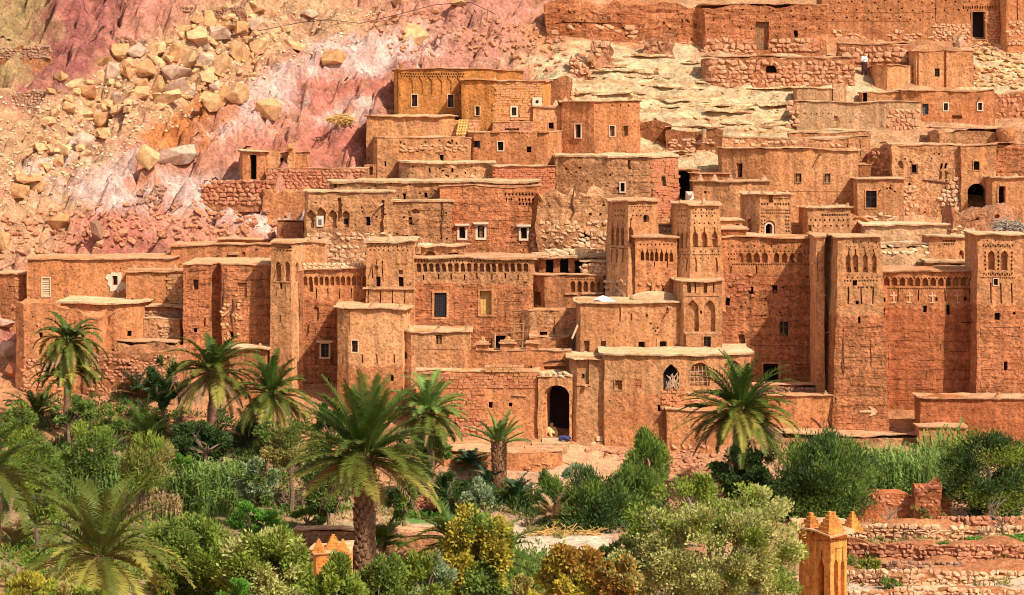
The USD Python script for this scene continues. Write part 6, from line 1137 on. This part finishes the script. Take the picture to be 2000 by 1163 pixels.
def palm(label, px, pyc, Y, L, n, mats, r=.22, base_py=None, seed=1, e_hi=1.45, e_lo=-.5, dead=0, droop=(.5, 1.5), nl=44, ll=.5, name='palm_tree', stubs=0, stub_m='palm_base', catn='palm tree', lean=0.0, w=.05, group=None, skirt=0, azs=None, tier=0):
    rng = np.random.default_rng(seed); c = P(px, pyc, Y); gz = G(c[0] - lean, Y); base = np.array([c[0] - lean, Y, gz])
    t = Thing(name, label, catn, base, group)
    hgt = c[2] - gz
    if hgt > .6:
        m = 14; q = np.array([base * (1 - f) + c * f + [0.10 * math.sin(f * 5 + seed), 0, 0] for f in np.linspace(0, 1, m)]); q[0, 2] -= .4
        rad = r * (1 + .12 * np.sin(np.arange(m) * 2.1) + .25 * (np.linspace(1, 0, m) ** 6) + .18 * np.linspace(0, 1, m) ** 3)
        t.part('trunk', tube(q, rad, 10), 'palm_trunk', smooth=50)
        if stubs:
            out = []
            for i in range(stubs):
                f = (i + .5) / stubs; a = i * 2.39996; p0 = base * (1 - f) + c * f; rd = np.interp(f, np.linspace(0, 1, m), rad)
                d = np.array([math.cos(a), math.sin(a), 0]); s = np.array([-d[1], d[0], 0]); lh = rng.uniform(.22, .34)
                out.append(hull([p0 + d * rd * .8 + s * .13 - [0, 0, .10], p0 + d * rd * .8 - s * .13 - [0, 0, .10], p0 + d * (rd + .05) + s * .10, p0 + d * (rd + .05) - s * .10, p0 + d * (rd + rng.uniform(.06, .16)) + s * .06 + [0, 0, lh], p0 + d * (rd + rng.uniform(.06, .16)) - s * .06 + [0, 0, lh], p0 + d * rd * .9 + [0, 0, lh]]))
            t.part('leaf_bases', cat(out), stub_m, kind='stuff')
    for i in range(n):
        f = (i + .5) / n; a = i * 2.39996 + rng.normal(0, .15); e = e_hi + (e_lo - e_hi) * f ** .9 + rng.normal(0, .16)
        if azs: a = azs[0] + (azs[1] - azs[0]) * ((i * .618) % 1) + rng.normal(0, .1)
        dp = droop[0] + (droop[1] - droop[0]) * (1 - abs(f - .45)) + rng.normal(0, .24)
        dp = min(dp, e + 1.5)
        mm = mats[min(len(mats) - 1, int(f * len(mats) + rng.uniform(-.3, .3)))] if len(mats) > 1 else mats[0]
        t.part('frond', frond(c + [math.cos(a) * r * .6, math.sin(a) * r * .6, .25 * (1 - f) - .1], a, e, L * rng.uniform(.68, 1.12) * (1 - .12 * (1 - f)), dp, rng, nl=nl, ll=ll, w=w), mm)
    if tier:
        for i in range(26):
            a = i * 2.39996; t.part('frond', frond(c + [math.cos(a) * r, math.sin(a) * r, -tier * (.75 + .3 * rng.random())], a, rng.uniform(-.2, .7), L * rng.uniform(.7, .9), rng.uniform(1.0, 1.6), rng, nl=28, ll=ll, w=w), mats[i % len(mats)])
    for i in range(dead):
        a = i * 2.39996 + rng.normal(0, .2); t.part('dead_frond', frond(c + [math.cos(a) * r, math.sin(a) * r, -.25 - .3 * rng.random()], a, rng.uniform(-.5, -.1), L * rng.uniform(.65, .95), rng.uniform(.7, 1.1), rng, nl=24, ll=ll * .6, w=w * .8, hang=.7, lift=-.2), 'frond_dead', label='hanging dead brown frond' if i == 0 else None)
    return t
G3 = ['frond_green', 'frond', 'frond', 'frond_yellow']
palm('tall slender palm with two tiers of drooping fronds at the left', 134, 668, 128.5, 2.7, 42, ['frond_green', 'frond', 'frond_yellow', 'frond'], r=.2, seed=3, e_lo=-.9, droop=(.7, 1.9), dead=14, w=.065, ll=.42, tier=2.0)
palm('palm with a shaggy skirt of hanging brown dead fronds', 415, 725, 127, 3.0, 52, ['frond_green', 'frond', 'frond', 'frond_yellow'], r=.3, seed=4, e_lo=-.6, dead=34, droop=(.3, 1.2))
palm('round-headed palm right of the brown-skirted palm', 530, 770, 126, 2.8, 56, ['frond_green', 'frond', 'frond', 'frond_yellow'], r=.3, seed=5, e_lo=-.9, dead=20, droop=(.3, 1.2))
palm('large central date palm with a thick shaggy trunk', 712, 890, 101, 4.1, 104, ['frond_green', 'frond_green', 'frond', 'frond', 'frond_yellow'], r=.40, seed=6, e_lo=-.42, dead=18, droop=(.15, .9), nl=56, ll=.55, stubs=190, w=.045)
palm('light green palm with wind-swept fronds behind the central date palm', 838, 805, 120, 2.6, 50, ['frond_fresh', 'frond_fresh', 'frond'], r=.3, seed=7, e_lo=-.55, dead=10, droop=(.4, 1.1))
palm('small palm with a knobbly tan trunk below the gate', 975, 865, 124, 1.95, 20, ['frond_fresh', 'frond_fresh'], r=.33, seed=8, e_lo=.3, droop=(.35, .8), stubs=120, stub_m='palm_base_tan', ll=.34)
palm('large round palm in front of the gatehouse at right', 1447, 802, 121, 3.6, 96, ['frond_green', 'frond_green', 'frond', 'frond_yellow', 'frond'], r=.4, seed=9, e_lo=-.65, droop=(.25, 1.2), nl=48, ll=.5, dead=14)
palm('big foreground palm with golden fronds at the lower left', 195, 1085, 88, 4.1, 70, ['frond', 'frond', 'frond_yellow', 'frond_yellow'], r=.4, seed=10, e_lo=-.55, droop=(.4, 1.4), nl=46, ll=.5, w=.055)
palm('dark palm leaning in from the left picture edge', -20, 930, 97, 3.6, 44, ['frond_green', 'frond', 'frond'], r=.4, seed=11, e_lo=-.5, droop=(.4, 1.4), nl=42, ll=.5)
palm('low green palm with dry fronds under the central date palm', 885, 1055, 100, 2.6, 26, ['frond_green', 'frond', 'frond'], r=.25, seed=12, e_lo=-.2, droop=(.5, 1.3))
palm('low dark palm sprawling right of the yellow-leaved tree', 960, 1095, 98, 2.7, 22, ['frond', 'frond_green'], r=.25, seed=13, e_lo=-.3, droop=(.4, 1.2))
palm('small trunkless palm at the foot of the central date palm', 745, 1065, 103, 1.6, 18, ['frond', 'frond_green', 'frond_dead'], r=.2, seed=14, e_lo=0, droop=(.3, 1.0))
for (px, py, Y, L, n, seed, ms, lb) in ((285, 845, 122, 2.8, 26, 21, ['frond_green', 'frond_green', 'frond'], 'fresh green trunkless palm clump in front of the brown-skirted palm'), (70, 800, 124, 2.2, 22, 22, ['frond_green', 'frond'], 'trunkless palm clump under the tall slender palm'),
    (268, 760, 129.5, 2.0, 22, 23, ['frond_blue', 'frond', 'frond_dead'], 'dark bristly palm bush against the rubble bank'), (310, 765, 129.5, 2.0, 20, 33, ['frond_blue', 'frond_blue'], 'blue-dark palm bush right of the bristly one'), (405, 870, 122, 1.9, 24, 24, ['frond_blue'], 'blue-green palm clump under the brown-skirted palm'), (485, 850, 123, 1.9, 22, 25, ['frond_blue', 'frond_green'], 'bluish palm clump under the round-headed palm'),
    (918, 900, 125, 1.2, 22, 26, ['frond_blue'], 'small blue-green palm on the bank left of the knobbly palm'), (1010, 965, 122, 1.5, 20, 27, ['frond_blue', 'frond_green'], 'low palm clump right of the knobbly trunk'), (955, 940, 122.5, 1.4, 16, 28, ['frond_blue'], 'low palm clump left of the knobbly trunk'), (1445, 925, 119.5, 1.7, 26, 29, ['frond', 'frond_dead', 'frond_dead'], 'withered fronds around the foot of the round palm'),
    (1085, 1010, 116, 1.5, 22, 30, ['frond_dead', 'frond_dead', 'frond_yellow'], 'heap of dry straw-coloured palm fronds by the pale path'), (1140, 1000, 117, 1.3, 16, 31, ['frond_dead'], 'arching dry palm fronds under the green thicket'), (1335, 1045, 100, 1.2, 14, 32, ['frond_green'], 'green palm tuft behind the pale tamarisk'), (30, 1050, 93, 2.2, 20, 34, ['frond_dead', 'frond_yellow'], 'yellowed palm fronds at the left edge beside the foreground palm'), (770, 1120, 95, 1.8, 16, 35, ['frond_dead', 'frond'], 'brown palm tuft among the lower bushes'), (1320, 1010, 112, 1.0, 12, 37, ['frond'], 'tiny palm tuft in the dark thicket')):
    c = hit(px, py + 22)
    palm(lb, px, HY + F * (H - (c[2] + .40)) / c[1], c[1], L, n, ms, r=.12, seed=seed, e_hi=1.4, e_lo=.15, droop=(.3, 1.0), name='palm_bush', catn='palm bush', nl=28, ll=.4)

# ================================================================= trees, bushes and reeds
def leafmesh(c, d, L, Wd, rng):
    n = len(c); d = d / (np.linalg.norm(d, axis=1, keepdims=True) + 1e-9); r = rng.normal(size=(n, 3)); s = np.cross(d, r); s /= np.linalg.norm(s, axis=1, keepdims=True) + 1e-9
    L = (L * rng.uniform(.6, 1.3, n))[:, None]; Wd = (Wd * rng.uniform(.7, 1.3, n))[:, None]
    v = np.stack([c - d * L / 2, c + s * Wd / 2, c + d * L / 2, c - s * Wd / 2], 1).reshape(-1, 3); i = np.arange(n)[:, None] * 4
    return v, np.concatenate([i + [0, 1, 2], i + [0, 2, 3]], 0)
def tree(label, x0, x1, y0, y1, Y, m, style='olive', seed=1, dens=.30, name='tree', catn='tree', trunk='bark', nb=None, group=None, m2=None, stem=True, gap=.0, base_py=None, top=0.0):
    rng = np.random.default_rng(seed); k = Y / F; cx, cy = (x0 + x1) / 2, (y0 + y1) / 2; c = P(cx, cy, Y); rx, rz = (x1 - x0) / 2 * k, (y1 - y0) / 2 * k; ry = min(rx * .85, max(rz, .8) * 1.2)
    gz = G(c[0], Y); base = np.array([c[0], Y, gz]); t = Thing(name, label, catn, base, group)
    L_, W_, up, tight = {'olive': (.22, .085, .25, 1.0), 'plume': (.28, .06, .6, .8), 'fine': (.17, .075, .45, .85), 'broad': (.17, .12, .05, 1.0), 'shrub': (.18, .075, .4, 1), 'fluff': (.15, .085, .4, 1)}[style]
    n = int(min(60000, max(900, (x1 - x0) * (y1 - y0) * dens * 2.5))); nb = nb or int(np.clip((x1 - x0) * (y1 - y0) / 330, 14, 90))
    bl = []
    for i in range(nb):
        d = rng.normal(size=3); d /= np.linalg.norm(d); q = rng.uniform(.30, .92) ** .6; p = d * q
        if style != 'fluff' and rng.random() < .18: p[2] = -abs(p[2]) ** .7
        sr = rng.uniform(.18, .36) * (1.15 - .35 * q) * (.55 if style == 'fluff' else 1)
        p[0] *= 1 - top * max(0, p[2]); bl.append((p, sr))
    per = rng.dirichlet(np.array([b_[1] ** 2 for b_ in bl]) * 40) * n; cs, ds = [], []
    for (p, sr), q in zip(bl, per):
        q = int(q); u = rng.normal(size=(q, 3)); u /= np.linalg.norm(u, axis=1, keepdims=True); rr_ = rng.random(q) ** .42 * (1 + .25 * rng.normal(size=q) * .5); o = u * rr_[:, None] * sr
        if style == 'plume': o[:, 2] *= 1.35; o[:, :2] *= (1.1 - .35 * np.clip(o[:, 2:3] / (sr * 1.35), -.5, 1)); o += rng.normal(0, .05, o.shape)
        pts = (p + o) * np.array([rx, ry, rz]) * .98; cs.append(pts); dd = u * (1 - up) + np.array([0, 0, up]) + p * .5 + rng.normal(0, .35, (q, 3)); ds.append(dd)
    cs = np.vstack(cs) + c; ds = np.vstack(ds); keep = cs[:, 2] > gz + .02; cs, ds = cs[keep], ds[keep]
    if m2:
        sel = (meshkit.noise(cs * .8, seed) + rng.normal(0, .08, len(cs))) > .55
        t.part('crown', leafmesh(cs[~sel], ds[~sel], L_, W_, rng), m); t.part('crown', leafmesh(cs[sel], ds[sel], L_, W_, rng), m2)
    else: t.part('crown', leafmesh(cs, ds, L_, W_, rng), m)
    if stem:
        fork = base * .6 + c * .4; fork[2] = gz + max(.15, (c[2] - gz) * .55); th = .035 * max(rx, rz) + .04
        t.part('trunk', tube([base - [0, 0, .3], base * .5 + fork * .5 + [.08, 0, 0], fork], [th * 1.6, th * 1.25, th], 7), trunk, smooth=50)
        for p, sr in bl[:min(14, nb)]:
            e = c + p * np.array([rx, ry, rz]) * .95; md = fork * .5 + e * .5 + rng.normal(0, .12, 3) * rx; t.part('limb', tube([fork, md, e], [th * .75, th * .45, th * .14], 5), trunk)
    return t
def reeds(label, poly, n, Hm, m, seed, name='reeds', catn='reeds'):
    from shapely.geometry import Polygon, Point
    rng = np.random.default_rng(seed); pg = Polygon(poly); x0, y0, x1, y1 = pg.bounds; vs, fs, o = [], [], 0
    while n > 0:
        a, b_ = rng.uniform(x0, x1), rng.uniform(y0, y1)
        if not pg.contains(Point(a, b_)): continue
        n -= 1; p = hit(a, b_); h = Hm * rng.uniform(.6, 1.1); ln = np.array([rng.normal(0, .10), rng.normal(0, .10), 1.0])
        for q in range(5):
            s = p + ln * h * (.15 + .17 * q); az = rng.uniform(0, 6.28); d = np.array([math.cos(az), math.sin(az), 0]); sd = np.array([-d[1], d[0], 0]); l = h * rng.uniform(.22, .40); w = .045
            pts = [s, s + d * l * .35 + [0, 0, l * .62], s + d * l * .85 + [0, 0, l * .55]]; vs += [pts[0] - sd * w * .6, pts[0] + sd * w * .6, pts[1] - sd * w, pts[1] + sd * w, pts[2]]; fs += [(o, o + 1, o + 3), (o, o + 3, o + 2), (o + 2, o + 3, o + 4)]; o += 5
        w = .022; e = p + ln * h; vs += [p - [w, 0, 0], p + [w, 0, 0], e + [w * .5, 0, 0], e - [w * .5, 0, 0]]; fs += [(o, o + 1, o + 2), (o, o + 2, o + 3)]; o += 4
    single(name, (np.array(vs), np.array(fs)), m, label, catn, kind='stuff')
OL, DK, TM, PL_, LT, LM, YL, OR, SV, KH = ('leaf_' + q for q in ('olive', 'dark', 'tamarisk', 'pale', 'light', 'lime', 'yellow', 'orange', 'silver', 'khaki'))
T_ = tree
T_('round yellow-green bush tree under the left palms', 120, 240, 815, 940, 118, OL, 'fine', 41, m2=LT)
T_('light green tree at the left between the foreground palm fronds', -10, 125, 835, 960, 116, OL, 'fine', 42, m2=LT)
T_('low green bush beside the round yellow-green tree', 180, 260, 790, 850, 122, OL, 'olive', 43, name='bush', catn='bush')
T_('tall reedy shrub with brown seed heads in the left garden', 225, 335, 850, 960, 114, LT, 'plume', 44, m2=KH, name='bush', catn='bush')
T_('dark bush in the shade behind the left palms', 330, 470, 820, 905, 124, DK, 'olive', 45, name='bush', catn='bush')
T_('dark bush against the rubble bank under the brown-skirted palm', 285, 350, 700, 800, 130, DK, 'olive', 46, name='bush', catn='bush')
T_('olive tree right of the bright reed bed', 455, 542, 885, 995, 113, OL, 'olive', 47, m2=SV)
T_('yellow-brown bush left of the central palm crown', 508, 628, 808, 912, 117, KH, 'fine', 48, m2=OL, name='bush', catn='bush')
T_('small dark olive tree left of the central palm trunk', 588, 692, 900, 1006, 112, DK, 'olive', 49, m2=OL)
T_('small olive tree right of the central palm trunk', 748, 826, 900, 1012, 111, OL, 'olive', 50, m2=DK)
T_('dark bush below the earthen garden bank', 835, 920, 915, 1005, 118, DK, 'olive', 51, name='bush', catn='bush')
T_('silvery olive bush left of the knobbly palm', 893, 965, 935, 1010, 115, SV, 'olive', 52, m2=OL, name='bush', catn='bush')
T_('green tamarisk bush left of the big thicket', 1035, 1105, 920, 1015, 119, TM, 'plume', 53, name='bush', catn='bush')
T_('big green tamarisk thicket below the gatehouse', 1085, 1245, 915, 1050, 115, TM, 'plume', 54, dens=.28, m2=DK)
T_('green tamarisk joining the thicket on its right', 1190, 1290, 905, 1030, 116.5, TM, 'plume', 55, m2=OL)
T_('upright bright green tree against the gatehouse wall', 1222, 1308, 838, 975, 119.5, TM, 'plume', 56, top=.45, dens=.3, m2=LT)
T_('small shrub at the top of the path edge', 1100, 1150, 905, 940, 121, SV, 'plume', 57, name='bush', catn='bush')
T_('wide dark green tamarisk right of the round palm', 1493, 1722, 850, 1022, 117, DK, 'plume', 58, dens=.30, m2=TM)
T_('broad tree with bare grey twigs at the right edge', 1832, 2035, 838, 1028, 116.5, DK, 'fine', 59, dens=.34, m2=LT, trunk='bark_grey')
T_('large pale feathery tamarisk in the foreground', 1195, 1592, 925, 1230, 90, PL_, 'fluff', 60, dens=.28, m2=LT, nb=210, trunk='bark_grey')
T_('pale green lower tamarisk left of the large feathery one', 1150, 1300, 1030, 1200, 93, PL_, 'fluff', 61, m2=OL, nb=60)
T_('yellow-leaved fruit tree in the lower middle', 862, 1005, 985, 1190, 91, YL, 'broad', 62, m2=OL, dens=.36)
T_('bush turning yellow and orange at the lower middle', 1045, 1185, 1060, 1200, 88, OR, 'broad', 63, m2=YL, dens=.30, name='bush', catn='bush')
T_('orange-tinged bush in front of the pale tamarisk', 1165, 1255, 1085, 1190, 87, OR, 'broad', 64, m2=KH, dens=.3, name='bush', catn='bush')
T_('yellow-green bush left of the orange bush at the bottom', 985, 1060, 1120, 1200, 87, KH, 'broad', 65, m2=YL, name='bush', catn='bush')
T_('large light green tree right of the foreground palm', 275, 470, 1000, 1200, 94, LT, 'olive', 66, dens=.34, m2=OL)
T_('leafy light tree left of the orange battlements', 420, 610, 1025, 1200, 91, LT, 'olive', 67, dens=.34, m2=PL_)
T_('mid green bush filling the shade under the round-headed palm', 480, 560, 820, 900, 122, OL, 'olive', 88, m2=DK, name='bush', catn='bush')
T_('green bush at the base of the wall left of the central palm', 600, 680, 790, 880, 124, TM, 'olive', 89, m2=DK, name='bush', catn='bush')
T_('lime bush in front of the dark shaded palms', 330, 400, 880, 940, 117, LT, 'fine', 90, m2=LM, name='bush', catn='bush')
T_('olive bush below the tall slender palm', 85, 180, 770, 830, 126, OL, 'olive', 91, m2=DK, name='bush', catn='bush')
T_('green bush beside the light tree at the left garden edge', 20, 120, 930, 1010, 108, TM, 'fine', 92, m2=LT, name='bush', catn='bush')
T_('light bush between the foreground palm and the bright green bush', 340, 440, 1010, 1080, 104, LT, 'fine', 93, m2=OL, name='bush', catn='bush')
T_('low bush under the light palm behind the central palm', 800, 890, 840, 900, 122, OL, 'olive', 94, m2=KH, name='bush', catn='bush')
T_('bright green bush by the garden path', 437, 545, 985, 1045, 108, LM, 'fine', 68, name='bush', catn='bush', dens=.5)
T_('green bush below the orange battlements', 590, 720, 1092, 1230, 77, LT, 'olive', 69, m2=OL)
T_('green bush right of the central palm base', 690, 800, 1075, 1220, 84, OL, 'olive', 70, m2=LT)
T_('light bush in the lower middle beside the yellow-leaved tree', 770, 890, 1070, 1210, 87, LT, 'fine', 71, m2=SV)
T_('yellow-green shrub at the bottom left corner', -10, 120, 1110, 1200, 80, LT, 'fine', 72, m2=YL, name='bush', catn='bush')
T_('yellow-green shrub under the foreground palm', 100, 200, 1130, 1200, 79, LT, 'fine', 73, m2=KH, name='bush', catn='bush')
T_('bright lime shrub at the bottom edge', 420, 500, 1130, 1200, 84, LM, 'fine', 74, name='bush', catn='bush')
T_('green shrub on the bank at the right terraces', 1790, 1880, 1062, 1100, 106.5, OL, 'shrub', 75, name='bush', catn='bush', dens=.5)
T_('grassy shrub left on the right terraces', 1665, 1725, 1088, 1130, 103, LT, 'shrub', 76, name='bush', catn='bush', dens=.4)
T_('small shrub on the lowest terrace wall', 1722, 1760, 1128, 1150, 100, OL, 'shrub', 77, name='bush', catn='bush', dens=.5)
T_('low shrub behind the dry wall of the right terraces', 1660, 1735, 1055, 1085, 108, KH, 'shrub', 78, name='bush', catn='bush', dens=.4)
T_('scrub growing on the ruined red garden wall', 1775, 1850, 985, 1022, 116, KH, 'shrub', 79, name='bush', catn='bush', dens=.35)
T_('low green bush behind the garden field', 560, 640, 985, 1040, 114, OL, 'shrub', 80, name='bush', catn='bush', dens=.35)
T_('dark bush under the round palm', 1385, 1520, 862, 985, 119.6, DK, 'broad', 81, name='bush', catn='bush')
T_('dense dark green tree behind the large light tree', 300, 430, 1030, 1170, 99, DK, 'olive', 83, m2=OL)
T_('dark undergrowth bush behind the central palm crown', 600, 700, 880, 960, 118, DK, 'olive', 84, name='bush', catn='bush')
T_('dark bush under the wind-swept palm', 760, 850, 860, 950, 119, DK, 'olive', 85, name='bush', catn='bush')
T_('khaki bush beside the dark palm bush', 320, 380, 690, 770, 130.5, KH, 'fine', 86, name='bush', catn='bush', dens=.2)
T_('green bush at the left edge below the palm clump', -10, 70, 770, 860, 123, OL, 'olive', 87, m2=LT, name='bush', catn='bush')
def bare(label, px, pb, Y, h, seed, m='bark_grey'):
    rng = np.random.default_rng(seed); b0 = P(px, pb, Y); b0[2] = G(b0[0], Y); t = Thing('bare_tree', label, 'tree', b0); top = b0 + [rng.normal(0, .2), 0, h * .45]
    t.part('trunk', tube([b0 - [0, 0, .2], (b0 + top) / 2 + [.06, 0, 0], top], [.07, .055, .045], 6), m)
    for i in range(12):
        a = rng.uniform(0, 6.28); s = b0 + (top - b0) * rng.uniform(.4, 1); d = np.array([math.cos(a) * .8, math.sin(a) * .5, rng.uniform(.3, 1)]); e = s + d * h * rng.uniform(.3, .6); md = (s + e) / 2 + rng.normal(0, .1, 3); t.part('branch', tube([s, md, e], [.035, .022, .01], 5), m)
bare('leafless pale sapling before the ruined red wall', 1727, 1022, 115, 1.7, 3); bare('leafless dark fruit tree on the green strip', 1960, 1058, 111, 2.6, 4, 'bark')
bare('bare grey branches under the right edge tree', 1935, 1020, 115, 3.0, 5); bare('bare twiggy sapling below the gatehouse bank', 1340, 940, 117, 1.6, 6)
def undergrowth(label, poly, n, m, seed, rad=(.35, .9), per=70, L_=.2, W_=.09):
    from shapely.geometry import Polygon, Point
    rng = np.random.default_rng(seed); pg = Polygon(poly); x0, y0, x1, y1 = pg.bounds; cs, ds = [], []
    while n > 0:
        a, b_ = rng.uniform(x0, x1), rng.uniform(y0, y1)
        if not pg.contains(Point(a, b_)): continue
        n -= 1; p = hit(a, b_); r_ = rng.uniform(*rad); q = int(per * (r_ / .6) ** 1.6); u = rng.normal(size=(q, 3)); u /= np.linalg.norm(u, axis=1, keepdims=True); u[:, 2] = np.abs(u[:, 2]) * 1.15 - .1
        cs.append(p + u * r_ * (rng.random((q, 1)) ** .4)); ds.append(u + np.array([0, 0, .5]) + rng.normal(0, .35, (q, 3)))
    single('undergrowth', leafmesh(np.vstack(cs), np.vstack(ds), L_, W_, rng), m, label, 'undergrowth', kind='stuff')
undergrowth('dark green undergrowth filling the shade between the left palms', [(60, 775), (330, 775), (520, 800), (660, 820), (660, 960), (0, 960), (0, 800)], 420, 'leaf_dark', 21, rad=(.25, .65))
undergrowth('olive undergrowth mixed between the left palms and bushes', [(0, 800), (240, 790), (620, 890), (700, 1000), (520, 1020), (0, 1010)], 300, 'leaf_olive', 22, rad=(.25, .6))
undergrowth('light green undergrowth along the bottom of the garden', [(0, 1000), (540, 1010), (600, 1110), (900, 1120), (900, 1163), (0, 1163)], 260, 'leaf_light', 23, rad=(.25, .6))
undergrowth('olive undergrowth along the foot of the garden wall', [(640, 1080), (1000, 1060), (1000, 1163), (600, 1163)], 200, 'leaf_olive', 24)
undergrowth('dark undergrowth under the tamarisks below the gatehouse', [(830, 950), (1290, 960), (1300, 1040), (1090, 1045), (1000, 1000), (830, 1000)], 240, 'leaf_dark', 25)
undergrowth('dark undergrowth under the right-hand tamarisk', [(1490, 960), (1720, 960), (1720, 1020), (1500, 1020)], 150, 'leaf_dark', 26)
undergrowth('dry tan scrub along the garden terraces', [(560, 1000), (1100, 1000), (1100, 1060), (760, 1050), (560, 1040)], 110, 'leaf_khaki', 27, rad=(.2, .45))
undergrowth('low green scrub over the right terraces', [(1655, 1040), (2000, 1040), (2000, 1120), (1655, 1130)], 110, 'leaf_olive', 28, rad=(.15, .45))
undergrowth('dry khaki scrub among the right terrace walls', [(1655, 1015), (2000, 1015), (2000, 1163), (1655, 1163)], 130, 'leaf_khaki', 31, rad=(.12, .35))
undergrowth('bushy olive undergrowth at the foot of the foreground trees', [(980, 1080), (1300, 1110), (1540, 1120), (1540, 1163), (980, 1163)], 220, 'leaf_olive', 29)
reeds('bright green reed bed in the left garden', [(335, 985), (470, 985), (470, 1005), (400, 1012), (335, 1005)], 620, 2.3, 'leaf_reed', 1)
reeds('reeds growing among the left bushes', [(100, 968), (270, 965), (270, 985), (100, 990)], 360, 2.2, 'leaf_reed', 2)
reeds('reed bed under the terrace bank at the right', [(1665, 950), (1830, 950), (1820, 985), (1670, 985)], 620, 2.4, 'leaf_reed', 3)
reeds('sparse tall reeds in front of the square red hut', [(1800, 925), (1875, 920), (1875, 955), (1800, 955)], 110, 2.6, 'leaf_reed', 4)
reeds('dry straw and reed litter in the left garden', [(225, 1000), (350, 990), (350, 1020), (225, 1025)], 300, 1.2, 'leaf_dry', 5, 'dry_reeds', 'dry reeds')
reeds('short grass and weeds over the garden floor', [(0, 930), (880, 930), (860, 1010), (560, 1015), (560, 1163), (0, 1163)], 650, .6, 'leaf_grass', 6, 'grass', 'grass')
reeds('grass on the garden strip behind the central palm', [(560, 1040), (700, 1042), (700, 1052), (560, 1050)], 420, .3, 'leaf_grass', 7, 'grass', 'grass')
reeds('grass strip beside the dry palm trunk', [(770, 1002), (880, 1000), (880, 1014), (770, 1014)], 260, .3, 'leaf_grass', 8, 'grass', 'grass')
reeds('green crop strip on the right terrace', [(1870, 1050), (2000, 1048), (2000, 1068), (1900, 1066)], 700, .28, 'leaf_grass', 9, 'crop_grass', 'grass')
reeds('dry weeds over the right terraces', [(1650, 1030), (2000, 1030), (2000, 1150), (1650, 1150)], 260, .45, 'leaf_dry', 10, 'dry_weeds', 'weeds')
sticks(200, 830, 992, 90, 24, 11, 'stone_red', 'brush_pile', 'reddish brushwood heap under the small olive tree', 'brush pile', ln=2.0)
sticks(120, 310, 985, 60, 34, 12, 'wood_pale', 'brush_pile', 'pale broken branches beside the bright reed bed', 'brush pile', ln=1.6)
sticks(120, 560, 975, 70, 40, 13, 'bark', 'brush_pile', 'brown twig tangle right of the olive tree', 'brush pile', ln=1.2)
sticks(90, 1110, 1040, 120, 10, 14, 'wood_yellow', 'brush_pile', 'straw strewn along the pale path', 'brush pile', ln=1.4, r=.02)
